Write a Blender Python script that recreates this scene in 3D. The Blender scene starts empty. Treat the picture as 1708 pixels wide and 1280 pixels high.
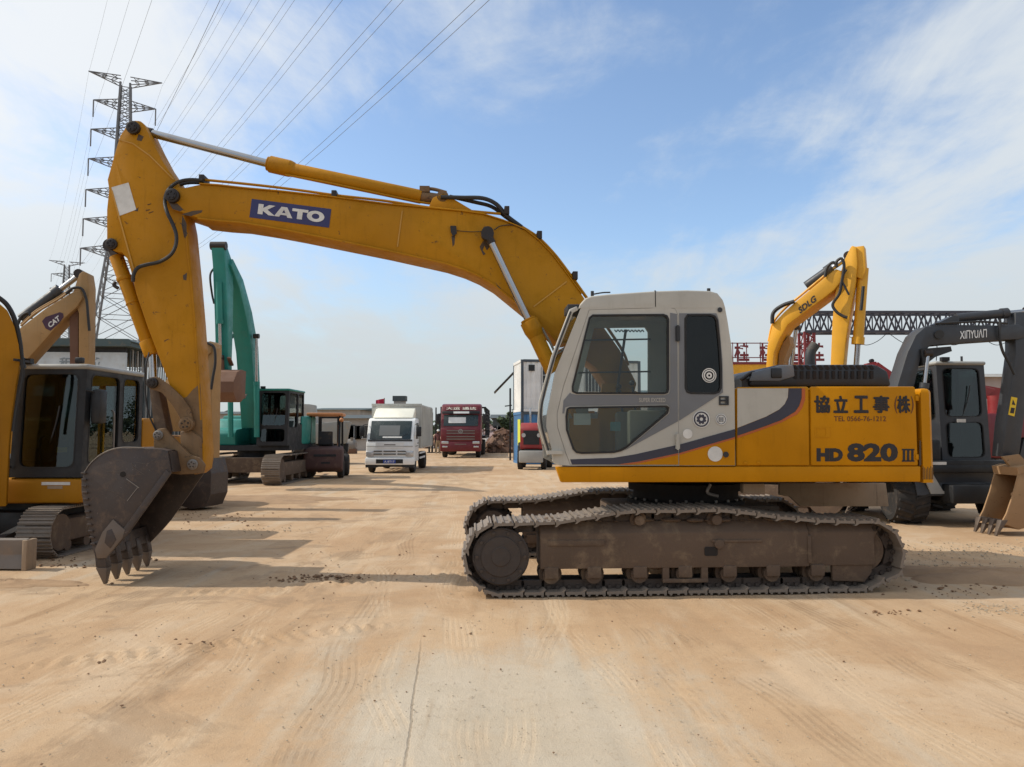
import bpy, bmesh, math, random
import numpy as np
from mathutils import Vector, Matrix
R = math.radians
sin, cos, pi = math.sin, math.cos, math.pi
random.seed(7)
SC = bpy.context.scene
COL = SC.collection

# ------------------------------------------------------------------ camera
FPX = 1266.0; PITCH = math.atan(78 / FPX); CAMH = 1.66
cd = bpy.data.cameras.new('camera'); cam = bpy.data.objects.new('camera', cd); COL.objects.link(cam)
cam.location = (0, 0, CAMH); cam.rotation_euler = (pi / 2 + PITCH, 0, 0)
cd.sensor_width = 36; cd.lens = FPX / 1708 * 36; cd.clip_start = 0.1; cd.clip_end = 6000
SC.camera = cam

# ------------------------------------------------------------------ sky, sun, exposure
SUN_AZ = 4.0      # degrees behind pure left
SUN_EL = 43.0
sd = Vector((-cos(R(SUN_EL)) * cos(R(SUN_AZ)), cos(R(SUN_EL)) * sin(R(SUN_AZ)), sin(R(SUN_EL))))
sl = bpy.data.lights.new('sun', 'SUN'); sl.energy = 2.75; sl.angle = R(0.6); sl.color = (1.0, 0.93, 0.82)
so = bpy.data.objects.new('sun', sl); COL.objects.link(so); so.rotation_euler = sd.to_track_quat('Z', 'Y').to_euler()
SC.view_settings.view_transform = 'Standard'; SC.view_settings.look = 'None'
SC.view_settings.exposure = 0.41; SC.view_settings.gamma = 1; SC.view_settings.use_curve_mapping = False

OFF1 = 33.3; OFF4 = 14.6; CLO = 0.575; CHI = 0.79
W = bpy.data.worlds.new('World'); SC.world = W; W.use_nodes = True
def world_nodes():
    nt = W.node_tree; nt.nodes.clear(); N = nt.nodes.new; L = nt.links.new
    def math_(op, a, b=None, c=None, clamp=False):
        n = N('ShaderNodeMath'); n.operation = op; n.use_clamp = clamp
        for i, x in enumerate((a, b, c)):
            if x is None: continue
            if isinstance(x, (int, float)): n.inputs[i].default_value = x
            else: L(x, n.inputs[i])
        return n.outputs[0]
    out = N('ShaderNodeOutputWorld'); bg = N('ShaderNodeBackground'); L(bg.outputs[0], out.inputs[0])
    sky = N('ShaderNodeTexSky'); sky.sky_type = 'NISHITA'; sky.sun_disc = False
    sky.sun_elevation = R(SUN_EL); sky.sun_rotation = math.atan2(sd.x, sd.y)
    sky.air_density = 1.0; sky.dust_density = 1.2; sky.ozone_density = 1.6
    tc = N('ShaderNodeTexCoord'); sep = N('ShaderNodeSeparateXYZ'); L(tc.outputs['Generated'], sep.inputs[0])
    X, Y, Z = sep.outputs
    zz = math_('ADD', math_('MAXIMUM', Z, 0.0), 0.10)
    u = math_('DIVIDE', X, zz); v = math_('DIVIDE', Y, zz)
    def noise(scale, detail, rough, ax, ay, rot, off=0.0, dist=0.0):
        cmb = N('ShaderNodeCombineXYZ'); L(u, cmb.inputs[0]); L(v, cmb.inputs[1]); cmb.inputs[2].default_value = off
        mp = N('ShaderNodeMapping'); L(cmb.outputs[0], mp.inputs[0])
        mp.inputs['Rotation'].default_value = (0, 0, R(rot)); mp.inputs['Scale'].default_value = (ax, ay, 1)
        n = N('ShaderNodeTexNoise'); L(mp.outputs[0], n.inputs[0])
        n.inputs['Scale'].default_value = scale; n.inputs['Detail'].default_value = detail
        n.inputs['Roughness'].default_value = rough; n.inputs['Distortion'].default_value = dist
        return n.outputs[0]
    def ramp(x, lo, hi):
        n = N('ShaderNodeMapRange'); n.interpolation_type = 'SMOOTHSTEP'; L(x, n.inputs[0])
        n.inputs[1].default_value = lo; n.inputs[2].default_value = hi; return n.outputs[0]
    n1 = noise(0.95, 9, 0.60, 1.0, 0.40, -58, OFF1, 0.55)     # streaky fair-weather cloud
    n2 = noise(0.38, 3, 0.5, 1.0, 0.8, -35, 8.7)             # large cover
    n3 = noise(3.4, 9, 0.66, 1.0, 0.50, -50, 1.7, 0.6)        # wisps
    n4 = noise(2.1, 8, 0.62, 1.0, 0.85, 20, OFF4, 0.4)         # puffs
    # closeness to the sun: the cloud deck is thicker and glows there
    dv = N('ShaderNodeVectorMath'); dv.operation = 'DOT_PRODUCT'; L(tc.outputs['Generated'], dv.inputs[0]); dv.inputs[1].default_value = sd
    near = ramp(dv.outputs['Value'], 0.26, 0.74)
    low = ramp(Z, 0.36, 0.04)
    rgt = ramp(math_('SUBTRACT', X, math_('MULTIPLY', Z, 0.45)), 0.02, 0.42)
    dens = math_('ADD', math_('MULTIPLY', n1, 0.56), math_('MULTIPLY', n2, 0.16))
    dens = math_('ADD', dens, math_('MULTIPLY', n3, 0.20))
    dens = math_('ADD', dens, math_('MULTIPLY', n4, 0.26))
    dens = math_('ADD', dens, math_('MULTIPLY', near, 0.185))
    dens = math_('ADD', dens, math_('MULTIPLY', rgt, 0.15))
    dens = math_('ADD', dens, math_('MULTIPLY', low, 0.13))
    cov = math_('MULTIPLY', ramp(dens, CLO, CHI), 0.90)
    cloudn = N('ShaderNodeMixRGB'); cloudn.inputs[1].default_value = (5.9, 6.3, 6.6, 1); cloudn.inputs[2].default_value = (7.4, 7.55, 7.6, 1)
    L(near, cloudn.inputs[0])
    # clear sky, pale haze by the horizon
    gm = N('ShaderNodeMixRGB'); gm.blend_type = 'MULTIPLY'; gm.inputs[0].default_value = 1
    gm.inputs[2].default_value = (1.55, 1.60, 1.62, 1); L(sky.outputs[0], gm.inputs[1])
    hz = N('ShaderNodeMixRGB'); L(math_('MULTIPLY', ramp(Z, 0.26, 0.0), 0.9), hz.inputs[0]); L(gm.outputs[0], hz.inputs[1])
    hz.inputs[2].default_value = (4.5, 4.9, 5.0, 1)
    ch = N('ShaderNodeMixRGB'); L(math_('MULTIPLY', ramp(Z, 0.34, 0.02), 0.75), ch.inputs[0]); L(cloudn.outputs[0], ch.inputs[1]); ch.inputs[2].default_value = (4.7, 5.1, 5.2, 1)
    mx = N('ShaderNodeMixRGB'); L(cov, mx.inputs[0]); L(hz.outputs[0], mx.inputs[1]); L(ch.outputs[0], mx.inputs[2])
    L(mx.outputs[0], bg.inputs[0]); bg.inputs[1].default_value = 0.094
world_nodes()

# ------------------------------------------------------------------ geometry helpers
def ray(px, py):
    dx = (px - 854) / FPX; dy = (640 - py) / FPX
    return Vector((dx, cos(PITCH) - dy * sin(PITCH), sin(PITCH) + dy * cos(PITCH)))
def ground(px, py, z=0.0):
    d = ray(px, py); t = (z - CAMH) / d.z; return Vector((d.x * t, d.y * t, z))
def at(px, py, Y):
    d = ray(px, py); t = Y / d.y; return Vector((d.x * t, Y, CAMH + d.z * t))
class Frame:
    """upright plane system: u along the yaw direction, v to its left, w up"""
    def __init__(s, x, y, yaw):
        s.o = Vector((x, y, 0)); s.yaw = R(yaw)
        s.e = Vector((cos(s.yaw), sin(s.yaw), 0)); s.n = Vector((-sin(s.yaw), cos(s.yaw), 0))
    def __call__(s, px, py, v):
        d = ray(px, py); c = Vector((0, 0, CAMH))
        t = (v - (c - s.o).dot(s.n)) / d.dot(s.n); p = c + d * t
        return Vector(((p - s.o).dot(s.e), v, p.z))
    def poly(s, pts, v):
        return [(q.x, q.z) for q in (s(a, b, v) for a, b in pts)]
    def loc(s, p):
        q = Vector(p) - s.o; return Vector((q.dot(s.e), q.dot(s.n), q.z))

def smooth_path(pts, k=6, closed=False):
    pts = [Vector(p) for p in pts]; n = len(pts); out = []
    for i in range(n if closed else n - 1):
        p0 = pts[i - 1] if (i > 0 or closed) else pts[0] * 2 - pts[1]
        p1 = pts[i]; p2 = pts[(i + 1) % n]
        p3 = pts[(i + 2) % n] if (i + 2 < n or closed) else p2 * 2 - p1
        for j in range(k):
            t = j / k
            out.append(0.5 * ((2 * p1) + (p2 - p0) * t + (2 * p0 - 5 * p1 + 4 * p2 - p3) * t * t + (3 * p1 - p0 - 3 * p2 + p3) * t ** 3))
    if not closed: out.append(pts[-1])
    return out

class MB:
    def __init__(s): s.v = []; s.f = []
    def add(s, vs, fs):
        b = len(s.v); s.v += [tuple(x) for x in vs]; s.f += [tuple(b + i for i in f) for f in fs]; return s
    def box(s, x0, x1, y0, y1, z0, z1, M=None):
        vs = [Vector((x, y, z)) for z in (z0, z1) for y in (y0, y1) for x in (x0, x1)]
        if M is not None: vs = [M @ q for q in vs]
        return s.add(vs, [(0, 2, 3, 1), (4, 5, 7, 6), (0, 1, 5, 4), (2, 6, 7, 3), (0, 4, 6, 2), (1, 3, 7, 5)])
    def prism(s, pts, v0, v1):
        """outline in (u,w), extruded along v"""
        n = len(pts)
        a = sum(pts[i][0] * pts[(i + 1) % n][1] - pts[(i + 1) % n][0] * pts[i][1] for i in range(n))
        if a < 0: pts = pts[::-1]
        vs = [(p[0], v0, p[1]) for p in pts] + [(p[0], v1, p[1]) for p in pts]
        fs = [tuple(range(n)), tuple(range(2 * n - 1, n - 1, -1))]
        fs += [(i, i + n, (i + 1) % n + n, (i + 1) % n) for i in range(n)]
        return s.add(vs, fs)
    def slab(s, pts, z0, z1):
        """outline in (u,v), extruded up"""
        n = len(pts)
        a = sum(pts[i][0] * pts[(i + 1) % n][1] - pts[(i + 1) % n][0] * pts[i][1] for i in range(n))
        if a < 0: pts = pts[::-1]
        vs = [(p[0], p[1], z0) for p in pts] + [(p[0], p[1], z1) for p in pts]
        fs = [tuple(range(n - 1, -1, -1)), tuple(range(n, 2 * n))]
        fs += [(i, (i + 1) % n, (i + 1) % n + n, i + n) for i in range(n)]
        return s.add(vs, fs)
    def cross(s, pts, x0, x1):
        """outline in (v,w), extruded along u"""
        n = len(pts)
        a = sum(pts[i][0] * pts[(i + 1) % n][1] - pts[(i + 1) % n][0] * pts[i][1] for i in range(n))
        if a < 0: pts = pts[::-1]
        vs = [(x0, p[0], p[1]) for p in pts] + [(x1, p[0], p[1]) for p in pts]
        fs = [tuple(range(n - 1, -1, -1)), tuple(range(n, 2 * n))]
        fs += [(i, (i + 1) % n, (i + 1) % n + n, i + n) for i in range(n)]
        return s.add(vs, fs)
    def plate(s, outer, holes, v0, v1):
        bm = bmesh.new()
        for loop in [outer] + list(holes):
            vs = [bm.verts.new((p[0], v0, p[1])) for p in loop]
            for i in range(len(vs)): bm.edges.new((vs[i], vs[(i + 1) % len(vs)]))
        bmesh.ops.triangle_fill(bm, use_beauty=True, edges=bm.edges[:])
        r = bmesh.ops.extrude_face_region(bm, geom=bm.faces[:])
        for g in r['geom']:
            if isinstance(g, bmesh.types.BMVert): g.co.y = v1
        bmesh.ops.recalc_face_normals(bm, faces=bm.faces[:])
        bm.verts.index_update()
        s.add([v.co for v in bm.verts], [[v.index for v in f.verts] for f in bm.faces]); bm.free(); return s
    def cyl(s, p0, p1, r, r2=None, n=14, cap=True):
        p0, p1 = Vector(p0), Vector(p1); r2 = r if r2 is None else r2
        d = (p1 - p0).normalized(); a = d.orthogonal().normalized(); b = d.cross(a)
        vs = []
        for p, q in ((p0, r), (p1, r2)):
            vs += [p + (a * cos(2 * pi * i / n) + b * sin(2 * pi * i / n)) * q for i in range(n)]
        fs = [(i, (i + 1) % n, (i + 1) % n + n, i + n) for i in range(n)]
        if cap: fs += [tuple(range(n - 1, -1, -1)), tuple(range(n, 2 * n))]
        return s.add(vs, fs)
    def ring(s, p0, p1, ro, ri, n=20):
        p0, p1 = Vector(p0), Vector(p1); d = (p1 - p0).normalized(); a = d.orthogonal().normalized(); b = d.cross(a)
        vs = []
        for p, q in ((p0, ro), (p1, ro), (p1, ri), (p0, ri)):
            vs += [p + (a * cos(2 * pi * i / n) + b * sin(2 * pi * i / n)) * q for i in range(n)]
        fs = []
        for k in range(4):
            m = (k + 1) % 4
            fs += [(k * n + i, k * n + (i + 1) % n, m * n + (i + 1) % n, m * n + i) for i in range(n)]
        return s.add(vs, fs)
    def lathe(s, c, ax, prof, n=20):
        """prof: (distance along ax, radius)"""
        c = Vector(c); d = Vector(ax).normalized(); a = d.orthogonal().normalized(); b = d.cross(a); vs = []; fs = []
        for h, r in prof:
            vs += [c + d * h + (a * cos(2 * pi * i / n) + b * sin(2 * pi * i / n)) * r for i in range(n)]
        for k in range(len(prof) - 1):
            fs += [(k * n + i, k * n + (i + 1) % n, (k + 1) * n + (i + 1) % n, (k + 1) * n + i) for i in range(n)]
        fs += [tuple(range(n - 1, -1, -1)), tuple(range((len(prof) - 1) * n, len(prof) * n))]
        return s.add(vs, fs)
    def tube(s, pts, r, n=8, k=5, smooth=True):
        pts = smooth_path(pts, k) if smooth else [Vector(p) for p in pts]
        vs = []; fs = []; a = None
        for i, p in enumerate(pts):
            d = (pts[min(i + 1, len(pts) - 1)] - pts[max(i - 1, 0)]).normalized()
            if a is None: a = d.orthogonal().normalized()
            a = (a - d * a.dot(d)).normalized(); b = d.cross(a)
            vs += [p + (a * cos(2 * pi * j / n) + b * sin(2 * pi * j / n)) * r for j in range(n)]
        m = len(pts)
        for i in range(m - 1):
            fs += [(i * n + j, i * n + (j + 1) % n, (i + 1) * n + (j + 1) % n, (i + 1) * n + j) for j in range(n)]
        fs += [tuple(range(n - 1, -1, -1)), tuple(range((m - 1) * n, m * n))]
        return s.add(vs, fs)
    def bar(s, p0, p1, w, h=None):
        p0, p1 = Vector(p0), Vector(p1); h = h or w; d = (p1 - p0).normalized()
        up = Vector((0, 0, 1)) if abs(d.z) < 0.95 else Vector((1, 0, 0))
        a = d.cross(up).normalized() * w / 2; b = a.cross(d).normalized() * h / 2
        vs = [p + x * a + y * b for p in (p0, p1) for x, y in ((-1, -1), (1, -1), (1, 1), (-1, 1))]
        return s.add(vs, [(3, 2, 1, 0), (4, 5, 6, 7), (0, 1, 5, 4), (1, 2, 6, 5), (2, 3, 7, 6), (3, 0, 4, 7)])
    def hexa(s, a, b):
        """two quads (4 pts each) joined"""
        return s.add(list(a) + list(b), [(3, 2, 1, 0), (4, 5, 6, 7), (0, 1, 5, 4), (1, 2, 6, 5), (2, 3, 7, 6), (3, 0, 4, 7)])
    def ball(s, c, r, n=10, m=6, sq=(1, 1, 1)):
        c = Vector(c); vs = []; fs = []
        for i in range(m + 1):
            t = pi * i / m
            vs += [c + Vector((sin(t) * cos(2 * pi * j / n) * r * sq[0], sin(t) * sin(2 * pi * j / n) * r * sq[1], cos(t) * r * sq[2])) for j in range(n)]
        for i in range(m):
            fs += [(i * n + j, (i + 1) * n + j, (i + 1) * n + (j + 1) % n, i * n + (j + 1) % n) for j in range(n)]
        return s.add(vs, fs)
    def mesh(s, name, mat, ang=38, bevel=0, sel=None, seg=2):
        me = bpy.data.meshes.new(name); me.from_pydata(s.v, [], s.f)
        bm = bmesh.new(); bm.from_mesh(me)
        bmesh.ops.remove_doubles(bm, verts=bm.verts, dist=1e-5)
        bmesh.ops.recalc_face_normals(bm, faces=bm.faces[:])
        if bevel:
            es = [e for e in bm.edges if len(e.link_faces) == 2 and e.calc_face_angle(0) > R(25) and (sel is None or sel(e))]
            if es: bmesh.ops.bevel(bm, geom=es, offset=bevel, segments=seg, profile=0.5, affect='EDGES', clamp_overlap=True)
        bm.to_mesh(me); bm.free()
        me.shade_smooth(); me.set_sharp_from_angle(angle=R(ang))
        me.materials.append(mat); return me
    def xf(s, fn): s.v = [tuple(fn(Vector(p))) for p in s.v]; return s
    def build(s, name, mat, parent=None, stuff=False, **k):
        o = place(name, s.mesh(name, mat, **k), parent)
        if stuff: o['kind'] = 'stuff'
        return o

def place(name, me, parent=None, M=None):
    o = bpy.data.objects.new(name, me); COL.objects.link(o)
    if parent is not None: o.parent = parent
    if M is not None: o.matrix_local = M
    return o
def thing(name, label, cat, loc=(0, 0, 0), yaw=0.0, group=None):
    o = bpy.data.objects.new(name, None); COL.objects.link(o); o.empty_display_size = 0.2
    o.location = loc; o.rotation_euler = (0, 0, yaw); tag(o, label, cat, group); return o
def tag(o, label=None, cat=None, group=None, kind=None):
    if label: o['label'] = label
    if cat: o['category'] = cat
    if group: o['group'] = group
    if kind: o['kind'] = kind
    return o
def rounded(pts, r, n=4):
    """round the corners of an outline"""
    out = []; m = len(pts)
    for i in range(m):
        a, b, c = Vector(pts[i - 1]), Vector(pts[i]), Vector(pts[(i + 1) % m])
        rr = r[i] if isinstance(r, (list, tuple)) else r
        q = min(rr, (a - b).length * 0.45, (c - b).length * 0.45)
        p0 = b + (a - b).normalized() * q; p1 = b + (c - b).normalized() * q
        for k in range(n + 1):
            t = k / n; out.append(tuple((1 - t) ** 2 * p0 + 2 * t * (1 - t) * b + t * t * p1))
    return out
def offset_line(pts, w):
    """outline of a bent beam from a centre line [(x,z)] and half widths"""
    L_, R_ = [], []
    pts = [Vector(p) for p in pts]
    for i, p in enumerate(pts):
        d = (pts[min(i + 1, len(pts) - 1)] - pts[max(i - 1, 0)]).normalized(); n = Vector((-d.y, d.x))
        L_.append(tuple(p + n * w[i])); R_.append(tuple(p - n * w[i]))
    return L_ + R_[::-1]

# ------------------------------------------------------------------ lettering (made first, before the scene is heavy)
TXT = {}
def make_texts(items):
    for key, s, off in items:
        cu = bpy.data.curves.new(key, 'FONT'); cu.body = s; cu.size = 1; cu.offset = off; cu.resolution_u = 3
        o = bpy.data.objects.new(key, cu); COL.objects.link(o)
        dg = bpy.context.evaluated_depsgraph_get(); me = bpy.data.meshes.new_from_object(o.evaluated_get(dg))
        co = np.array([v.co[:] for v in me.vertices]); mn = co.min(0); mx = co.max(0)
        TXT[key] = (((co - mn) / np.maximum(mx - mn, 1e-6)).tolist(), [tuple(p.vertices) for p in me.polygons])
        bpy.data.objects.remove(o); bpy.data.curves.remove(cu); bpy.data.meshes.remove(me)
def text(key, name, mat, parent, o, ux, uy, lift=(0, 0, 0)):
    """o: lower-left corner, ux and uy: full width and height vectors"""
    o, ux, uy, lift = Vector(o), Vector(ux), Vector(uy), Vector(lift)
    vs, fs = TXT[key]
    me = bpy.data.meshes.new(name); me.from_pydata([tuple(o + lift + ux * p[0] + uy * p[1]) for p in vs], [], fs); me.materials.append(mat)
    return place(name, me, parent)
make_texts([('kyoritsu', '協', .010), ('ritsu', '立', .012), ('ko', '工', .014), ('ji', '事', .010), ('kabu', '株', .006),
            ('lp', '(', .0), ('rp', ')', .0), ('tel', 'TEL 0566-76-1212', .006), ('HD', 'HD', .07), ('820', '820', .05),
            ('III', 'III', .02), ('CAT', 'CAT', .04), ('XY', 'XIПYUΛП', .015), ('SDLG', 'SDLG', .03), ('gui', '桂', .03),
            ('yz', '租赁城', .02), ('visor', '大运 通达', .01), ('plate', 'A 8T17', .02), ('num', '5.8M', .01), ('cabtxt', 'SUPER EXCEED', .01), ('eight', '8', .03)])

# ------------------------------------------------------------------ materials
MATS = {}
class NT:
    def __init__(s, name):
        s.m = bpy.data.materials.new(name); s.m.use_nodes = True; s.t = s.m.node_tree
        s.b = s.t.nodes['Principled BSDF']; s.out = s.t.nodes['Material Output']
    def n(s, ty, **k):
        o = s.t.nodes.new(ty)
        for a, b in k.items(): setattr(o, a, b)
        return o
    def l(s, a, b): s.t.links.new(a, b)
    def setin(s, node, **k):
        for a, b in k.items(): node.inputs[a.replace('_', ' ')].default_value = b
    def coord(s, scale=(1, 1, 1), rot=(0, 0, 0), world=False):
        mp = s.n('ShaderNodeMapping'); mp.inputs['Scale'].default_value = scale; mp.inputs['Rotation'].default_value = rot
        if world: s.l(s.n('ShaderNodeNewGeometry').outputs['Position'], mp.inputs[0])
        else: s.l(s.n('ShaderNodeTexCoord').outputs['Object'], mp.inputs[0])
        return mp.outputs[0]
    def noise(s, vec, scale, detail=4, rough=.6, dist=0):
        n = s.n('ShaderNodeTexNoise'); s.l(vec, n.inputs[0]); n.inputs['Scale'].default_value = scale
        n.inputs['Detail'].default_value = detail; n.inputs['Roughness'].default_value = rough; n.inputs['Distortion'].default_value = dist
        return n.outputs[0]
    def ramp(s, x, lo, hi, a=0., b=1.):
        n = s.n('ShaderNodeMapRange'); n.interpolation_type = 'SMOOTHSTEP'; s.l(x, n.inputs[0])
        n.inputs[1].default_value = lo; n.inputs[2].default_value = hi; n.inputs[3].default_value = a; n.inputs[4].default_value = b
        return n.outputs[0]
    def mix(s, f, a, b, mode='MIX'):
        n = s.n('ShaderNodeMixRGB', blend_type=mode)
        for i, x in enumerate((f, a, b)):
            if isinstance(x, (int, float)): n.inputs[i].default_value = x
            elif isinstance(x, tuple): n.inputs[i].default_value = (*x[:3], 1)
            else: s.l(x, n.inputs[i])
        return n.outputs[0]
    def math(s, op, a, b=0., clamp=False):
        n = s.n('ShaderNodeMath', operation=op, use_clamp=clamp)
        for i, x in enumerate((a, b)):
            if isinstance(x, (int, float)): n.inputs[i].default_value = x
            else: s.l(x, n.inputs[i])
        return n.outputs[0]
    def bump(s, h, strength=.3, dist=.01):
        n = s.n('ShaderNodeBump'); n.inputs['Strength'].default_value = strength; n.inputs['Distance'].default_value = dist
        s.l(h, n.inputs['Height']); s.l(n.outputs[0], s.b.inputs['Normal'])
DUST = (.36, .24, .13)
def surf(name, col, rough=.5, dirt=.3, dcol=DUST, scale=1.6, metal=0., chips=0., ccol=(.06, .035, .02), grain=.15, streak=0., spec=.5):
    """painted or bare surface with colour drift, blotches of dust, chips and fine relief"""
    if name in MATS: return MATS[name]
    t = NT(name); c = t.coord(); b = t.b
    big = t.noise(c, scale * .6, 3, .55); mid = t.noise(c, scale * 2.3, 7, .68, .3); fine = t.noise(c, scale * 22, 4, .7)
    base = t.mix(t.ramp(big, .3, .7, 0, .9), tuple(x * .86 for x in col), tuple(min(1, x * 1.10) for x in col))
    if streak:
        sc = t.coord((9, 9, .7)); st = t.noise(sc, scale * 1.4, 5, .7)
        base = t.mix(t.ramp(st, .52, .78, 0, streak), base, tuple(x * .5 for x in dcol))
    if dirt:
        base = t.mix(t.ramp(mid, .48, .78, 0, dirt), base, dcol)
        base = t.mix(t.ramp(fine, .58, .80, 0, dirt * .5), base, tuple(x * .55 for x in dcol))
    if chips:
        ch = t.noise(c, scale * 6.5, 9, .78, .6)
        base = t.mix(t.ramp(ch, .66 - .1 * chips, .70 - .1 * chips, 0, .9), base, ccol)
        c2 = t.noise(c, scale * 19, 6, .7, .3); base = t.mix(t.math('MULTIPLY', t.ramp(c2, .66, .70, 0, min(1, chips * 1.6)), t.ramp(big, .40, .62)), base, ccol)
    t.l(base, b.inputs['Base Color'])
    t.l(t.ramp(mid, .35, .75, rough, min(1, rough + .3)), b.inputs['Roughness'])
    b.inputs['Metallic'].default_value = metal; b.inputs['Specular IOR Level'].default_value = spec
    if grain: t.bump(t.math('ADD', t.math('MULTIPLY', mid, .7), t.math('MULTIPLY', fine, .3)), grain, .012)
    MATS[name] = t.m; return t.m
def glass(name, tint=(.55, .6, .6), refl=.10, dusty=.12):
    if name in MATS: return MATS[name]
    t = NT(name); t.t.nodes.remove(t.b)
    tr = t.n('ShaderNodeBsdfTransparent'); tr.inputs[0].default_value = (*tint, 1)
    gl = t.n('ShaderNodeBsdfGlossy'); gl.inputs['Roughness'].default_value = 0.0; gl.inputs[0].default_value = (.9, .95, 1, 1)
    df = t.n('ShaderNodeBsdfDiffuse'); df.inputs[0].default_value = (.32, .29, .24, 1)
    lw = t.n('ShaderNodeLayerWeight'); lw.inputs[0].default_value = .35
    m1 = t.n('ShaderNodeMixShader'); t.l(t.ramp(lw.outputs['Fresnel'], .05, 1, refl, .9), m1.inputs[0]); t.l(tr.outputs[0], m1.inputs[1]); t.l(gl.outputs[0], m1.inputs[2])
    m2 = t.n('ShaderNodeMixShader'); t.l(t.ramp(t.noise(t.coord(), 2.2, 6, .7), .35, .8, dusty * .3, dusty * 2), m2.inputs[0])
    t.l(m1.outputs[0], m2.inputs[1]); t.l(df.outputs[0], m2.inputs[2]); t.l(m2.outputs[0], t.out.inputs[0])
    MATS[name] = t.m; return t.m
M_yel = surf('excavator_yellow', (.49, .203, .0010), .42, .16, (.26, .105, .003), chips=.12, ccol=(.10, .04, .004), streak=.16, spec=.14)
M_yelb = surf('boom_yellow', (.405, .178, .002), .46, .30, (.19, .09, .008), chips=.5, streak=.26, spec=.2)
M_yelw = surf('worn_yellow', (.17, .098, .042), .65, .6, (.085, .058, .038), chips=.9, streak=.4)
M_grey = surf('cab_grey', (.44, .42, .37), .45, .22, (.20, .18, .14), streak=.12)
M_dgrey = surf('cab_dark_grey', (.15, .155, .165), .45, .2, (.2, .18, .14))
M_navy = surf('navy_stripe', (.028, .028, .048), .4, .15, (.15, .12, .09))
M_orange = surf('orange_stripe', (.42, .09, .015), .45, .15)
M_black = surf('black_plastic', (.016, .017, .020), .42, .22, (.10, .08, .06))
M_rub = surf('rubber_hose', (.014, .014, .015), .5, .2, (.12, .09, .06))
M_seal = surf('window_seal', (.010, .010, .011), .6, .1)
M_chrome = surf('chrome_rod', (.40, .40, .41), .16, .2, (.2, .16, .12), metal=1., grain=0)
M_steel = surf('bare_steel', (.22, .20, .18), .42, .4, (.2, .13, .08), metal=.6)
M_pin = surf('greasy_pin', (.022, .015, .012), .4, .4, (.07, .04, .02), metal=.2)
M_bucket = surf('bucket_steel', (.054, .041, .036), .45, .65, (.17, .115, .08), scale=3.2, metal=.25, chips=.5, ccol=(.16, .12, .10), grain=.35)
M_buckin = surf('bucket_inside', (.05, .028, .02), .75, .4, (.10, .06, .04), grain=.3)
M_tooth = surf('tooth_steel', (.14, .11, .09), .45, .4, (.24, .18, .12), scale=4, metal=.4, grain=.3)
M_under = surf('undercarriage_dusty', (.105, .070, .048), .9, .8, (.23, .165, .105), scale=2.1, grain=.9, streak=.45, chips=.3, ccol=(.045, .028, .02))
M_shoe = surf('track_shoe_steel', (.22, .18, .145), .6, .5, (.30, .22, .15), scale=3.5, metal=.2, grain=.5)
M_link = surf('track_link_steel', (.062, .045, .035), .75, .5, (.15, .105, .075), scale=4, grain=.5)
M_dark = surf('dark_recess', (.014, .011, .010), .8, .4, (.06, .04, .03))
M_tan = surf('dusty_guard', (.33, .24, .16), .85, .5, (.16, .10, .06), grain=.4, streak=.5)
M_white = surf('white_sticker', (.62, .61, .58), .5, .25, (.35, .3, .25), scale=9, grain=0)
M_letter = surf('black_lettering', (.014, .012, .016), .5, .15, (.2, .13, .03), scale=6, grain=0)
M_tell = surf('brown_lettering', (.11, .03, .006), .5, .1, grain=0)
M_sign = surf('navy_sign', (.022, .022, .10), .4, .08, (.2, .2, .2), grain=0)
M_grease = surf('grease_smear', (.055, .028, .008), .35, .5, (.16, .075, .01), scale=5, grain=0)
M_weld = surf('weld_bead', (.46, .235, .03), .5, .15, grain=.3)
M_seat = surf('seat_fabric', (.035, .034, .036), .85, .3)
M_beige = surf('cab_trim_beige', (.22, .20, .16), .7, .3)
G_cab = glass('cab_glass', (.76, .80, .78), .03, .012)
G_dark = glass('tinted_glass', (.10, .13, .15), .03, .008)
# =================================================================== main excavator
MF = Frame(0, 7.65, 3.2)
EX = thing('excavator', 'large yellow crawler excavator with grey cab and KATO sign, parked broadside in front', 'excavator', MF.o, MF.yaw)
def mp(pts, v): return MF.poly(pts, v)
def hull_cyl(name, mat, parent, a, b, r, v, n=16, **k):
    return MB().cyl(MF(*a, v), MF(*b, v), r, n=n).build(name, mat, parent, **k)

# ---- crawler tracks
def shoe_mesh(name, pitch, y0, y1, mat, links=True):
    m = MB(); p = pitch * .5
    # local: x along the track, y across, z outwards (0 = plate back)
    m.box(-p * .93, p * .93, y0, y1, -.012, .016)
    m.hexa([(-p * .93, y0, -.012), (-p * .55, y0, -.012), (-p * .55, y1, -.012), (-p * .93, y1, -.012)], [(-p * 1.12, y0, -.034), (-p * .93, y0, -.034), (-p * .93, y1, -.034), (-p * 1.12, y1, -.034)])
    for x, h in ((-p * .80, .020), (-p * .08, .016), (p * .66, .019)):
        m.hexa([(x - .016, y0, .015), (x + .016, y0, .015), (x + .016, y1, .015), (x - .016, y1, .015)],
               [(x - .009, y0, .015 + h), (x + .009, y0, .015 + h), (x + .009, y1, .015 + h), (x - .009, y1, .015 + h)])
    return m.mesh(name, mat)
def link_mesh(name, pitch, yc, mat):
    m = MB(); p = pitch * .5
    for s in (-1, 1):
        y = yc + s * .115
        o = rounded([(-p * 1.18, -.100), (p * 1.18, -.100), (p * 1.1, -.014), (-p * 1.1, -.014)], .03, 2)
        m.prism(o, y - .02, y + .02)
        for x in (-p * .42, p * .42): m.box(x - .018, x + .018, y - .045 , y + .045, -.05, -.014)
    m.cyl((-p, yc - .12, -.045), (-p, yc + .12, -.045), .022, n=8)
    return m.mesh(name, mat)
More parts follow.
